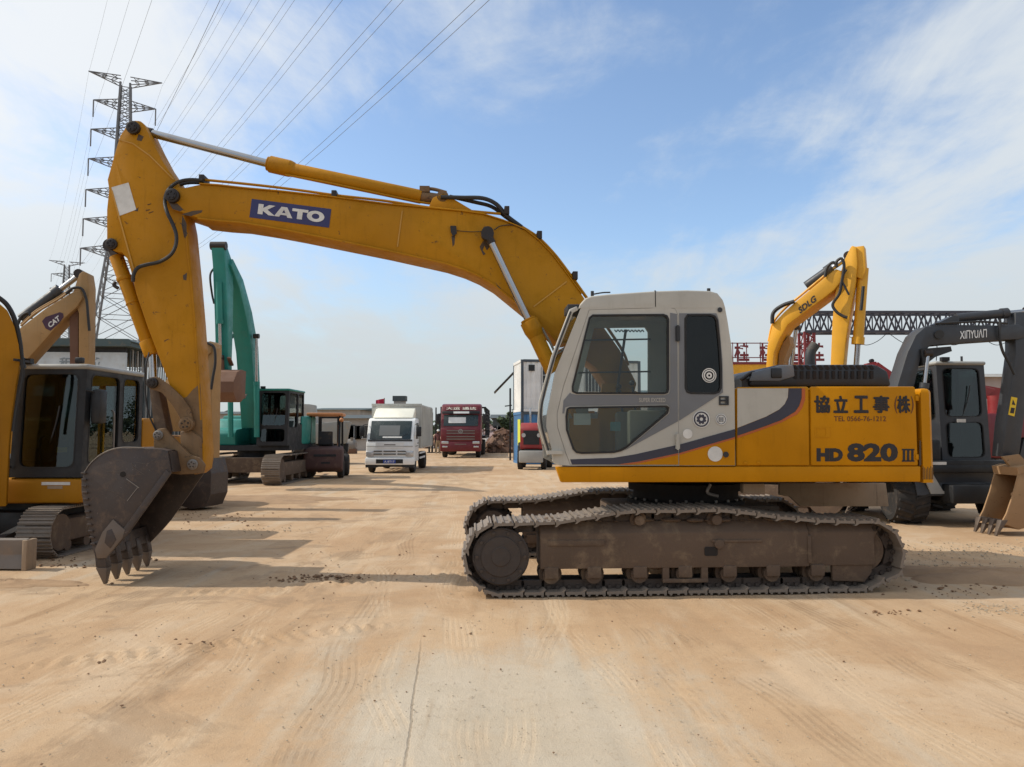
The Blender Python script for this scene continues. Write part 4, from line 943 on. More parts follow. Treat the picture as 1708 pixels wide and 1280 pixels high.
MB().box(.38, .58, 1.16, 1.30, 1.75, 2.22).build('mirror', M_dgr, cabD, bevel=.04); MB().tube([(.64, 1.13, 2.2), (.58, 1.2, 2.18), (.5, 1.22, 2.1)], .014).build('mirror_arm', M_dgr, cabD)
MB().tube([(-.0, 1.16, 1.2), (-.0, 1.19, 1.3), (0, 1.19, 1.85), (0, 1.16, 1.95)], .016).build('grab_rail', M_steel, cabD)
MB().prism([(1.72, .0), (1.80, .02), (1.74, .18), (1.80, .36), (1.74, .38), (1.66, .2)], -1.12, 1.14).build('dozer_blade', surf('blade_grey', (.20, .17, .145), .6, .6, (.30, .21, .14)), D, bevel=.008)
MB().box(1.62, 1.82, 1.10, 1.16, .0, .36).build('blade_end', M_tan, D, bevel=.01)
for y in (-.45, .45): MB().bar((1.68, y, .18), (.4, y * .9, .42), .12, .10).build('blade_arm', M_dgr, D)
for y in (.22, 1.02): MB().box(.66, .74, y, y + .10, 2.56, 2.64).build('work_lamp', M_dgr, cabD, bevel=.015)
MB().tube([(.70, .20, 1.15), (.76, .18, 1.3), (.74, .18, 1.9), (.68, .2, 2.05)], .014).build('front_rail', M_dgr, cabD)
MB().box(.70, .715, -.9, .1, .74, .98).build('front_cover', M_mini, D, bevel=.01)
for y in (-.8, -.5, -.2): MB().box(.714, .722, y, y + .2, .90, .93).build('cover_slot', M_dgr, D)
BF = Frame(-6.70, 9.75, -150)
def bf(p): return DF.loc(BF.o + BF.e * p.x + BF.n * p.y + Vector((0, 0, p.z)))
MB().prism(BF.poly([(-60, 478), (-30, 490), (-5, 503), (12, 518), (24, 545), (31, 575), (34, 600), (27, 640), (20, 690), (15, 740), (12, 800), (10, 845), (-70, 845), (-60, 700), (-66, 560)], .15), -.15, .15).xf(bf).build('boom', M_mini, D, bevel=.012)
MB().tube([bf(BF(x, y, .1)) for x, y in ((-30, 482), (-2, 497), (14, 512), (26, 538), (33, 572), (36, 600), (40, 615))], .03).build('boom_hose', M_rub, D)
MB().tube([bf(BF(x, y, .2)) for x, y in ((36, 600), (38, 625), (34, 650), (26, 690), (22, 720))], .022).build('boom_hose', M_rub, D)
MB().box(-.3, .3, -.02, .02, -.03, .03).xf(lambda p: bf(BF(36, 602, .12)) + p * .5).build('hose_bracket', M_pin, D)
ram(D, bf(BF(-20, 830, .2)), bf(BF(-30, 560, .2)), .6, .06, M_mini, 'boom_cylinder')

# ---- tan CAT excavator behind it
CF = Frame(-9.1, 14.6, 8)
C = thing('excavator', 'old tan excavator with a CAT badge on its raised boom, behind the small yellow one', 'excavator', CF.o, CF.yaw, 'yard excavators')
va_, vb_ = -.24, .20
cb = MB().prism(CF.poly([(-40, 690), (-30, 610), (5, 575), (35, 546), (77, 514), (122, 487), (134, 485), (138, 496), (128, 512), (106, 532), (80, 561), (47, 598), (22, 630), (5, 690)], va_), va_, vb_).build('boom', M_cat, C, bevel=.012)
st_ = MB().prism(CF.poly([(132, 457), (138, 452.5), (145, 455), (148.5, 478), (147.5, 560), (146, 690), (131, 690), (131, 522), (125, 505), (122, 487), (128, 468)], -.18), -.18, .16).build('arm', M_cat, C, bevel=.012)
MB().prism(CF.poly([(116, 520), (130, 514), (130, 640), (117, 640)], -.10), -.10, .05).build('arm_shaded_face', M_rust, C)  # inner face of the arm, its shade put in as a darker rust colour
MB().prism(CF.poly([(70, 536), (76, 529), (100, 521), (105, 523), (106, 529), (98, 540), (84, 552), (76, 548)], va_ - .006), va_ - .006, va_).build('badge', surf('badge_purple', (.045, .012, .035), .5, .1, grain=0), cb)
o = CF(83, 548, va_ - .012); text('CAT', 'badge_lettering', M_white, cb, o, CF(101, 534, va_ - .012) - o, CF(79, 540, va_ - .012) - o)
ram(C, CF(36, 532, 0), CF(134, 458, 0), .66, .10, M_charc, 'arm_cylinder')
for dv, dy in ((-.1, 0), (-.2, 3)):
    MB().tube([CF(x, y + dy, dv) for x, y in ((35, 541), (60, 519), (95, 498), (120, 481))], .022).build('boom_pipe', M_cat, C)
MB().tube([CF(x, y, -.26) for x, y in ((110, 490), (122, 481), (136, 482), (144, 500), (147, 530), (149, 552))], .026).build('arm_hose', M_rub, C)
MB().tube([CF(x, y, -.1) for x, y in ((28, 545), (36, 528), (48, 522), (52, 532))], .03).build('boom_hose', M_rub, C)
for y in (-1.15, .75): track_unit(C, -2.4, 1.4, y, y + .5, .8, M_shoe, .18, False)
MB().box(-2.9, .4, -1.2, 1.2, .95, 1.9).build('house', M_cat, C, bevel=.08)
cab_box(C, -1.2, .35, .25, 1.15, 1.0, 2.75, M_dgr, G_wind)
MB().lathe((-.6, 0, .7), (0, 0, 1), [(0, .6), (.26, .6)], 24).build('slewing_ring', M_dgr, C)
MB().box(-1.6, .4, -.8, .8, .3, .72).build('car_body', M_under, C)
bucket_part(C, CF.poly([(128, 700), (150, 698), (165, 715), (160, 760), (140, 780), (110, 770), (105, 735)], -.5), -.5, .5, M_rust, CF.poly([(106, 740)], -.5)[0], CF.poly([(98, 725)], -.5)[0])

# ---- yellow excavator hidden behind the big machine's arm
HF = Frame(-6.4, 16.2, -8)
Hx = thing('excavator', 'worn yellow excavator mostly hidden behind the KATO arm, its grey bucket on the ground', 'excavator', HF.o, HF.yaw, 'yard excavators')
MB().prism(HF.poly([(344, 572), (350, 569), (356, 580), (354, 640), (352, 770), (340, 775), (338, 640), (338, 590)], -.2), -.2, .15).build('arm', M_cat, Hx, bevel=.012)
MB().prism(HF.poly([(270, 720), (262, 660), (290, 612), (335, 573), (352, 572), (352, 588), (315, 620), (296, 655), (292, 720)], -.24), -.24, .2).build('boom', M_cat, Hx, bevel=.012)
MB().tube([HF(x, y, -.26) for x, y in ((346, 572), (357, 580), (359, 605), (355, 630), (352, 650))], .03).build('arm_hose', M_rub, Hx)
bkp = HF.poly([(312, 772), (346, 765), (352, 790), (351, 825), (342, 846), (320, 850), (296, 842), (300, 812)], -.35)
bucket_part(Hx, bkp, -.35, .35, M_bucket, bkp[-2], HF.poly([(286, 847)], -.35)[0])
for y in (-1.05, .65): track_unit(Hx, -3.9, -.7, y, y + .45, .75, M_shoe, .18, False)
MB().box(-4.0, -.8, -1.1, 1.1, .9, 1.55).build('house', M_mini, Hx, bevel=.08)
MB().box(-3.0, -1.2, -.7, .7, .3, .7).build('car_body', M_under, Hx); MB().lathe((-2.1, 0, .66), (0, 0, 1), [(0, .55), (.26, .55)], 24).build('slewing_ring', M_dgr, Hx)

# ---- teal excavator facing the camera
TF = Frame(-8.38, 24.4, -90)
T = thing('excavator', 'teal excavator with steep raised boom and rusty bucket hanging, facing the camera', 'excavator', TF.o, TF.yaw, 'yard excavators')
for y in (-1.42, .86): track_unit(T, -2.6, 1.55, y, y + .56, .9, M_shoe, .19, y > 0)
MB().box(-1.9, .7, -.9, .9, .35, .8).build('car_body', M_under, T); MB().lathe((-.6, 0, .75), (0, 0, 1), [(0, .6), (.3, .6)], 24).build('slewing_ring', M_dgr, T)
MB().box(-2.9, .35, -1.35, 1.35, 1.02, 1.18).build('deck', M_dgr, T)
MB().box(-2.9, -1.1, -1.35, 1.35, 1.18, 2.15).build('engine_housing', M_teal, T, bevel=.08)
MB().prism(rounded([(-1.08, 1.18), (.30, 1.18), (.34, 1.55), (.2, 1.68), (-.3, 1.72), (-.5, 2.0), (-1.08, 2.05)], .06, 3), -1.35, -.38).build('tank_housing', M_teal, T, bevel=.04)
cb = cab_box(T, -1.35, .52, .36, 1.33, 1.18, 2.98, M_dgr, G_mini, .08, M_teal, .5, .1)
cl = [(-.05, 1.75), (.12, 2.9), (.42, 4.2), (1.0, 5.2), (1.75, 6.05), (2.55, 6.55)]
MB().prism(offset_line(cl, [.15, .27, .33, .28, .22, .13]), -.27, .23).build('boom', M_teal, T, bevel=.02)
al = [(2.95, 6.95), (2.62, 6.5), (2.50, 5.8), (2.40, 4.6), (2.34, 3.35)]
MB().prism(offset_line(al, [.12, .30, .30, .22, .13]), -.20, .16).build('arm', M_teal, T, bevel=.02)
MB().cyl((2.95, -.24, 6.93), (2.95, .2, 6.93), .12).build('arm_pin', M_pin, T)
ram(T, (.9, -.02, 5.62), (2.90, -.02, 6.93), .6, .10, M_teal, 'arm_cylinder')
for y in (-.44, .38): ram(T, (.55, y, 1.45), (.78, y, 4.6), .55, .085, M_teal, 'boom_cylinder')
ram(T, (2.86, -.02, 5.9), (2.62, -.02, 3.75), .55, .085, M_teal, 'bucket_cylinder')
for y in (-.26, .22): MB().bar((2.62, y, 3.75), (2.36, y, 3.55), .10, .05).build('tipping_link', M_rust, T)
MB().bar((2.62, -.02, 3.75), (2.55, -.02, 3.35), .16, .12).build('bucket_link', M_rust, T)
MB().tube([(2.66, -.2, 6.4), (2.9, -.26, 6.1), (2.75, -.26, 5.6), (2.72, -.2, 5.3)], .03).build('arm_hose', M_rub, T)
bq = [(2.25, 3.38), (2.62, 3.40), (2.98, 3.30), (3.22, 3.02), (3.22, 2.72), (3.0, 2.50), (2.66, 2.46), (2.30, 2.62)]
bucket_part(T, bq, -.62, .60, M_rust, (2.30, 2.62), (2.05, 2.72))

# ---- SDLG excavator on the right
SF = Frame(5.45, 15.6, -32)
S = thing('excavator', 'bright yellow excavator with SDLG lettering on its boom, behind the black engine hood', 'excavator', SF.o, SF.yaw, 'yard excavators')
n0, n1 = -.26, .42
sb = MB().prism(SF.poly([(1277, 690), (1278, 610), (1280, 577), (1289, 541), (1308, 521), (1330, 501), (1377, 462), (1394, 449), (1403, 452), (1404, 468), (1391, 484), (1377, 495), (1314, 541.6), (1300, 566), (1291, 588), (1289, 612), (1293, 690)], n0), n0, n1).build('boom', M_sdlg, S, bevel=.012)
sa = MB().prism(SF.poly([(1418, 414), (1421, 410), (1428, 412), (1430, 440), (1427, 470), (1418, 520), (1411, 565), (1402, 660), (1397, 700), (1383, 700), (1384, 640), (1388.5, 533), (1393.5, 487), (1407, 437)], -.20), -.20, .20).build('arm', M_sdlg, S, bevel=.012)
o = SF(1334.5, 524, n0 - .008); text('SDLG', 'lettering', M_letter, sb, o, SF(1362, 502, n0 - .008) - o, SF(1331, 514, n0 - .008) - o)
ram(S, SF(1345, 478, 0), SF(1416, 428, 0), .62, .10, M_charc, 'arm_cylinder')
ram(S, SF(1440, 448, 0), SF(1426, 640, 0), .66, .10, M_sdlg, 'bucket_cylinder')
MB().prism(SF.poly([(1425, 412), (1441, 410), (1444, 450), (1438, 466), (1428, 462)], -.14), -.14, .14).build('cylinder_bracket', M_sdlg, S, bevel=.01)
for pts, r in ((((1394, 445), (1396, 436), (1404, 432), (1408, 445), (1404, 470), (1400, 490), (1389, 508), (1395, 520), (1405, 527), (1413, 530)), .03), (((1288, 540), (1290, 522), (1305, 510), (1325, 503)), .04), (((1412, 450), (1404, 465), (1410, 480), (1416, 492)), .02), (((1440, 478), (1438, 500), (1436, 518)), .03), (((1376, 462), (1380, 446), (1390, 438), (1397, 446)), .03)):
    MB().tube([SF(x, y, n0 - .04) for x, y in pts], r).build('hose', M_rub, S)
for dv in (-.1, -.2): MB().tube([SF(x, y, dv) for x, y in ((1282, 570), (1290, 538), (1310, 514), (1332, 496), (1378, 458))], .025).build('boom_pipe', M_sdlg, S)
MB().prism(SF.poly([(1296, 690), (1299, 590), (1306, 572), (1316, 560), (1318, 575), (1308, 600), (1306, 690)], .1), .1, .5).build('boom_cylinder_bracket', M_cat, S)
ram(S, SF(1308, 690, .62), SF(1328, 545, .62), .5, .09, M_sdlg, 'boom_cylinder')
for y in (-1.3, .75): track_unit(S, -2.6, 1.5, y, y + .55, .85, M_shoe, .19, False)
MB().box(-3.0, .3, -1.3, 1.3, .98, 1.85).build('house', M_sdlg, S, bevel=.08)
cab_box(S, -1.25, .55, .35, 1.28, 1.1, 2.85, M_dgr, G_wind)
MB().box(-1.8, .6, -.8, .8, .3, .75).build('car_body', M_under, S); MB().lathe((-.6, 0, .7), (0, 0, 1), [(0, .6), (.28, .6)], 24).build('slewing_ring', M_dgr, S)
bqs = SF.poly([(1385, 690), (1405, 690), (1425, 705), (1430, 735), (1415, 760), (1385, 765), (1368, 745)], -.5)
bucket_part(S, bqs, -.5, .5, M_tanb, bqs[-1], SF.poly([(1358, 735)], -.5)[0])

# ---- charcoal wheeled excavator on the right: chassis toward the camera, boom swung to the right
XR = Frame(7.2, 13.6, -88); XF = Frame(6.37, 12.4, 3)
X = thing('excavator', 'charcoal wheeled excavator with white lettering on its boom and a tan bucket', 'excavator', XR.o, XR.yaw, 'yard excavators')
def xw(p): return XR.loc(XF.o + XF.e * p.x + XF.n * p.y + Vector((0, 0, p.z)))
def XP(px, py, v): return xw(XF(px, py, v))
n0, n1 = -.16, .16
xb = MB().prism(XF.poly([(1480, 720), (1498, 640), (1514, 588), (1528, 559), (1544, 545), (1569, 541.6), (1667, 543), (1700, 541), (1712, 548), (1712, 562), (1700, 566), (1678, 567), (1593, 573), (1552, 577), (1537, 592), (1526, 640), (1510, 720)], n0), n0, n1).xf(xw).build('boom', M_charc, X, bevel=.012)
xa = MB().prism(XF.poly([(1694, 522), (1716, 520), (1722, 560), (1716, 640), (1704, 730), (1700, 762), (1672, 762), (1677, 706), (1686, 650), (1694, 590)], -.13), -.13, .13).xf(xw).build('arm', M_charc, X, bevel=.012)
o = XP(1601, 566, n0 - .008); text('XY', 'lettering', M_wht, xb, o, XP(1646, 563, n0 - .008) - o, XP(1601, 552, n0 - .008) - o)
MB().cyl(XP(1567, 558, n0 - .06), XP(1567, 558, n1 + .06), .07).build('boom_pin', M_dgr, xb)
ram(X, XP(1594, 531, 0), XP(1716, 519, 0), .70, .075, M_charc, 'arm_cylinder')
for s_ in (-.22, .22): ram(X, XP(1535, 700, s_), XP(1548, 590, s_), .55, .06, M_charc, 'boom_cylinder')
MB().prism(XF.poly([(1538, 582), (1586, 578), (1588, 586), (1560, 596), (1542, 610)], -.22), -.22, .22).xf(xw).build('cylinder_bracket', M_dgr, X)
MB().prism(XF.poly([(1560, 541), (1590, 527), (1600, 528), (1600, 541)], -.1), -.1, .1).xf(xw).build('arm_cylinder_bracket', M_charc, X)
MB().tube([XP(x, y, n0 - .04) for x, y in ((1668, 535), (1667, 560), (1672, 585), (1684, 608), (1692, 625))], .022).build('arm_hose', M_rub, X)
MB().tube([XP(x, y, n0 - .02) for x, y in ((1560, 540), (1600, 538), (1640, 537), (1680, 540))], .018).build('boom_pipe', M_rub, X)
MB().tube([XP(x, y, 0) for x, y in ((1500, 700), (1512, 660), (1522, 620), (1532, 590))], .03).build('boom_hose', M_rub, X)
MB().prism(XF.poly([(1687, 662), (1697, 664), (1692, 695), (1682, 692)], -.137), -.137, -.13).xf(xw).build('warning_sticker', M_yst, xa)
MB().prism(XF.poly([(1690, 667), (1694, 676), (1688, 675)], -.142), -.142, -.137).xf(xw).build('sticker_mark', M_letter, xa); MB().prism(XF.poly([(1687, 680), (1693, 681), (1691, 690), (1685, 689)], -.142), -.142, -.137).xf(xw).build('sticker_mark', M_letter, xa)
ram(X, XP(1722, 560, 0), XP(1712, 735, 0), .6, .06, M_charc, 'bucket_cylinder')
MB().bar(XP(1712, 735, 0), XP(1704, 768, 0), .16, .10).build('bucket_link', M_charc, X)
# bucket: mouth toward the machine, teeth on the ground
bo_l = [(1699, 791), (1712, 778), (1735, 785), (1748, 815), (1745, 850), (1725, 876), (1700, 884), (1680, 876), (1668, 878), (1679, 857), (1690, 825)]
bx_ = XF.poly(bo_l, -.44); bk = MB().prism(bx_, -.44, -.41).xf(xw).build('bucket', M_tanb, X, bevel=.006)
MB().prism(bx_, .10, .13).xf(xw).build('bucket_side', M_tanb, bk, bevel=.006)
sh_ = MB(); cx_ = sum(p[0] for p in bx_) / len(bx_); cz_ = sum(p[1] for p in bx_) / len(bx_)
for i in range(8):
    p_, q_ = bx_[i], bx_[i + 1]; f_ = .94; sh_.prism([p_, q_, (cx_ + (q_[0] - cx_) * f_, cz_ + (q_[1] - cz_) * f_), (cx_ + (p_[0] - cx_) * f_, cz_ + (p_[1] - cz_) * f_)], -.412, .102)
sh_.xf(xw).build('bucket_shell', M_tanb, bk)
MB().prism(XF.poly([(1696, 780), (1712, 776), (1714, 786), (1699, 792)], -.44), -.45, .14).xf(xw).build('bucket_top_plate', M_tanb, bk)
MB().cyl(XP(1690, 825, -.42), XP(1690, 825, .11), .035).build('cross_bar', M_tanb, bk)
for v_ in (-.26, -.06): MB().prism(XF.poly([(1672, 762), (1700, 758), (1722, 780), (1712, 792), (1696, 790)], v_), v_, v_ + .05).xf(xw).build('hinge_ear', M_tanb, bk)
for i in range(4):
    v_ = -.40 + i * .165; a_ = XF(1675, 868, -.44); b_ = XF(1664, 897.5, -.44)
    qd = lambda c, hw, ht: [xw(Vector((c.x - ht, v_ - hw, c.z))), xw(Vector((c.x + ht, v_ - hw, c.z))), xw(Vector((c.x + ht, v_ + hw, c.z))), xw(Vector((c.x - ht, v_ + hw, c.z)))]
    MB().hexa(qd(Vector((b_.x, 0, .005)), .025, .015), qd(a_, .055, .055)).build('tooth', M_tooth, bk, bevel=.006)
# chassis
for v_ in (-.09, 1.72):
    for u_ in (-.25, -2.3): wheel(X, (u_, v_, .45), .45, .58, (.12, 1, 0) if u_ > -1 else (0, 1, 0), 16, M_dgr)
MB().box(-2.7, .5, .35, 1.3, .40, .72).build('chassis', M_dgr, X, bevel=.03)
for u_ in (-.25, -2.3): MB().box(u_ - .1, u_ + .1, .15, 1.5, .36, .56).build('axle', M_dgr, X)
MB().lathe((-.9, .8, .70), (0, 0, 1), [(0, .5), (.24, .5)], 24).build('slewing_ring', M_dgr, X)
MB().box(-2.3, .35, -.75, 1.55, .92, 1.06).build('deck', M_dgr, X, bevel=.03)
MB().box(.28, .34, -.62, 1.4, .95, 1.14).build('front_beam', M_dgr, X, bevel=.02); MB().box(.34, .345, -.1, .35, 1.06, 1.11).build('front_plate', M_white, X)
MB().prism(rounded([(-2.5, 1.06), (-.9, 1.06), (-.9, 1.9), (-2.3, 1.9), (-2.5, 1.5)], .1, 3), -.75, 1.55).build('engine_cover', M_charc, X, bevel=.04)
MB().box(-.88, .30, -.75, .30, 1.06, 1.50).build('side_cover', M_dgr, X, bevel=.05)
cx = cab_box(X, -1.35, .12, .42, 1.30, 1.06, 2.90, M_charc, G_mini, .095, M_cabg, .72, .10)
MB().box(.125, .131, .70, .86, 1.80, 1.86).build('label', M_white, cx)
MB().tube([(-.1, .5, 2.92), (-.06, .5, 3.2), (.02, .45, 3.4)], .008).build('aerial', M_black, X); MB().cyl((-.3, 1.1, 2.9), (-.3, 1.1, 3.02), .02).build('roof_light', M_black, cx)
MB().prism([(.15, .50), (.23, .52), (.17, .74), (.25, 1.02), (.17, 1.04), (.09, .78)], -.12, 1.82).build('dozer_blade', M_charc, X, bevel=.01)
for a_, b_ in ((.02, .16), (1.55, 1.69)): MB().hexa([(.22, a_ + .10, .55), (.25, a_ + .10, .55), (.25, b_ + .2, .55), (.22, b_ + .2, .55)], [(.23, a_ - .1, 1.02), (.26, a_ - .1, 1.02), (.26, b_ - .08, 1.02), (.23, b_ - .08, 1.02)]).build('blade_rib', M_cabg, X)
MB().box(.21, .25, .3, 1.6, .56, .60).build('blade_edge', M_cabg, X)
for y in (.4, 1.25): MB().bar((.13, y, .75), (-.2, y, .6), .12, .10).build('blade_arm', M_dgr, X)
# =================================================================== trucks and small things in the yard
M_boxw = surf('cargo_box_grey', (.50, .50, .46), .55, .3, (.3, .26, .2), streak=.35)
M_cream = surf('deflector_cream', (.80, .78, .66), .45, .15)
WF = Frame(-4.74, 29.6, -90)
Wt = thing('box_truck', 'white box truck with blue number plate, driving toward the camera', 'truck', WF.o, WF.yaw)
cabp = [(-1.55, .42), (-.02, .42), (.06, .75), (.05, 1.15), (-.02, 1.30), (-.42, 2.06), (-.55, 2.14), (-1.55, 2.14)]
wc = MB().prism(cabp, -.93, .93).build('cab', M_wht, Wt, bevel=.06)
def on_front(y0, y1, z0, z1, x0, x1, name, mat, parent, t=.02, **k):
    """panel on the raked front: x0 at z0, x1 at z1"""
    return MB().hexa([(x0, y0, z0), (x0 + t, y0, z0), (x0 + t, y1, z0), (x0, y1, z0)], [(x1, y0, z1), (x1 + t, y0, z1), (x1 + t, y1, z1), (x1, y1, z1)]).build(name, mat, parent, **k)
on_front(-.80, .80, 1.31, 2.03, -.035, -.41, 'windscreen', surf('windscreen_dark', (.03, .045, .045), .12, .15, (.2, .2, .18), grain=0), wc, .03, bevel=.02)
for s in (-1, 1): MB().prism([(-.55, 1.32), (-1.3, 1.32), (-1.3, 1.95), (-.72, 1.95)], s * .935 - .006, s * .935 + .006).build('side_window', G_wind, wc)
on_front(-.55, .55, .98, 1.20, .052, .045, 'grille_panel', M_wht, wc)
for a, b in ((-.62, -.30), (-.24, .24), (.30, .62)):
    for z in (.72, .83): MB().box(.055, .085, a, b, z, z + .035).build('grille_slot', M_dgr, wc)
MB().box(.05, .075, -.22, .22, 1.08, 1.12).build('front_lettering', M_steel, wc)
for s in (-1, 1):
    MB().prism([(.02, .64), (.09, .64), (.085, .84), (-.02, .92)], min(s * .62, s * .92), max(s * .62, s * .92)).build('headlight', M_lamp, wc, bevel=.02)
    MB().box(-.16, -.02, min(s * 1.0, s * 1.2), max(s * 1.0, s * 1.2), 1.42, 1.80).build('mirror', M_dgr, wc, bevel=.03); MB().tube([(-.3, s * .93, 1.9), (-.1, s * 1.08, 1.85), (-.09, s * 1.1, 1.75)], .015).build('mirror_arm', M_dgr, wc)
for y in (-.35, .25): MB().bar((-.02, y, 1.33), (-.12, y + .42, 1.52), .02).build('wiper', M_black, wc)
on_front(-.86, .86, 1.235, 1.30, .0, -.02, 'cowl', M_dgr, wc, .03)
MB().box(.06, .075, -.90, .90, 1.035, 1.05).build('bonnet_seam', M_steel, wc)
for s in (-1, 1):
    MB().box(-1.30, -.40, s * .932 - .004, s * .932 + .004, 1.02, 1.05).build('door_crease', M_steel, wc); MB().box(-1.28, -1.12, s * .935 - .012, s * .935 + .012, 1.12, 1.17).build('door_handle', M_dgr, wc)
    MB().box(-.30, .10, min(s * .5, s * .93), max(s * .5, s * .93), .22, .34).build('step', M_dgr, Wt)
MB().box(-.3, .02, -.5, .5, .24, .32).build('front_axle_beam', M_dgr, Wt)
on_front(-.45, .35, 1.45, 1.85, -.10, -.30, 'seat_rows', surf('cab_inside_grey', (.16, .17, .17), .7, .1), wc, .032)
on_front(-.3, .45, 1.36, 1.42, -.05, -.08, 'dash_papers', M_white, wc, .036)
bp = MB().box(-.25, .12, -.95, .95, .32, .60).build('bumper', M_wht, Wt, bevel=.04)
MB().box(.115, .13, -.52, .52, .38, .54).build('bumper_opening', M_dgr, bp); pl = MB().box(.13, .142, -.24, .24, .38, .52).build('number_plate', M_blue, bp)
text('plate', 'plate_lettering', M_white, pl, (.146, -.20, .41), (0, .40, 0), (0, 0, .08))
MB().prism([(-.62, 2.12), (-.50, 2.16), (-1.15, 2.52), (-1.45, 2.56), (-1.5, 2.12)], -.78, .82).build('air_deflector', M_cream, wc, bevel=.05)
bx = MB().box(-5.9, -1.62, -1.02, 1.02, .92, 2.72).build('cargo_box', M_boxw, Wt, bevel=.03)
for i in range(28): MB().box(-5.8 + i * .147, -5.74 + i * .147, 1.018, 1.045, .98, 2.66).build('box_rib', M_boxw, bx)
for y in (-1.02, .98): MB().box(-1.64, -1.60, y, y + .05, .92, 2.74).build('corner_post', M_boxw, bx)
MB().box(-1.66, -1.59, -1.03, 1.03, 2.66, 2.75).build('top_rail', M_boxw, bx)
for s in (-1, 1): 
    wheel(Wt, (-.62, s * .80, .38), .38, .22, (0, 1, 0)); wheel(Wt, (-4.0, s * .78, .38), .38, .30, (0, 1, 0))
    for z in (.5, .7): MB().box(-3.5, -1.7, s * .95 - .02, s * .95 + .02, z, z + .07).build('side_guard', M_wht, Wt)
for y in (-.4, .3): MB().box(-5.8, -.4, y, y + .1, .60, .82).build('chassis_rail', M_dgr, Wt)

RF = Frame(-3.10, 46, -90)
Rt = thing('cargo_truck', 'dark red heavy truck with stake sided cargo bed, parked behind the white box truck', 'truck', RF.o, RF.yaw)
rc = MB().prism([(-1.9, .75), (-.02, .75), (.06, 1.0), (.05, 1.75), (-.05, 1.9), (-.30, 2.75), (-.50, 3.18), (-.9, 3.28), (-1.9, 3.28)], -1.22, 1.22).build('cab', M_red, Rt, bevel=.10)
on_front(-1.05, 1.05, 1.92, 2.60, -.055, -.262, 'windscreen', surf('windscreen_dark', (.03, .045, .045)), rc, .03, bevel=.02)
on_front(-.75, .30, 2.10, 2.45, -.07, -.18, 'cab_curtain', M_wht, rc, .035)
on_front(-1.0, 1.0, 2.86, 3.08, -.30, -.42, 'visor_panel', M_red, rc, .03)
o = Vector((-.295, -.92, 2.88)); text('visor', 'visor_lettering', M_cream, rc, o, (0, 1.84, 0), (-.09, 0, .18), (.03, 0, .02))
on_front(-1.15, 1.15, 2.66, 2.82, -.20, -.24, 'sun_visor', M_dgr, rc, .12, bevel=.02); on_front(-.45, .5, 2.68, 2.80, -.08, -.12, 'visor_sticker', M_wht, rc, .02)
for z in (1.10, 1.25, 1.45, 1.60): MB().box(.05, .09, -.85, .85, z, z + .06).build('grille_bar', M_steel, rc)
c_ = MB().ring((.09, 0, 1.60), (.12, 0, 1.60), .13, .10, 20).build('front_emblem', M_lamp, rc); MB().bar((.10, -.05, 1.66), (.10, 0, 1.52), .03, .02).bar((.10, .05, 1.66), (.10, 0, 1.52), .03, .02).build('emblem_mark', M_lamp, c_, stuff=True)
rb = MB().box(-.3, .14, -1.24, 1.24, .38, .98).build('bumper', M_red, Rt, bevel=.08)
for s in (-1, 1):
    MB().box(.10, .17, min(s * .72, s * 1.15), max(s * .72, s * 1.15), .84, 1.0).build('headlight', M_lamp, rb, bevel=.03); MB().box(.12, .17, min(s * .78, s * 1.1), max(s * .78, s * 1.1), .62, .72).build('fog_lamp', M_lamp, rb, bevel=.02)
    MB().box(-.20, -.02, min(s * 1.32, s * 1.52), max(s * 1.32, s * 1.52), 2.05, 2.65).build('mirror', M_dgr, rc, bevel=.03); MB().bar((-.15, s * 1.2, 2.6), (-.1, s * 1.4, 2.66), .04).build('mirror_arm', M_dgr, rc)
    wheel(Rt, (-.9, s * 1.02, .52), .52, .3, (0, 1, 0)); wheel(Rt, (-5.6, s * 1.0, .52), .52, .5, (0, 1, 0)); wheel(Rt, (-6.9, s * 1.0, .52), .52, .5, (0, 1, 0))
MB().box(.14, .15, -.35, .35, .80, .84).build('badge_strip', M_steel, rb)
MB().box(-10.5, -2.2, -1.42, 1.42, 1.15, 1.32).build('cargo_bed', M_dgr, Rt)
for s in (-1, 1):
    for i in range(12): MB().box(-2.3 - i * .74, -2.22 - i * .74, s * 1.42 - .03, s * 1.42 + .03, 1.32, 3.12).build('stake', M_dgr, Rt)
    for z in (1.7, 2.2, 2.7, 3.05): MB().box(-10.5, -2.2, s * 1.42 - .02, s * 1.42 + .02, z, z + .08).build('stake_rail', M_dgr, Rt)
for i in range(8): MB().box(-2.3, -2.24, -1.4 + i * .4, -1.34 + i * .4, 1.32, 3.12).build('headboard_bar', M_dgr, Rt)
MB().box(-2.3, -2.24, -1.45, 1.45, 3.05, 3.15).build('headboard_rail', M_dgr, Rt)
for y in (-.4, .3): MB().box(-10.4, -.4, y, y + .12, .80, 1.12).build('chassis_rail', M_dgr, Rt)

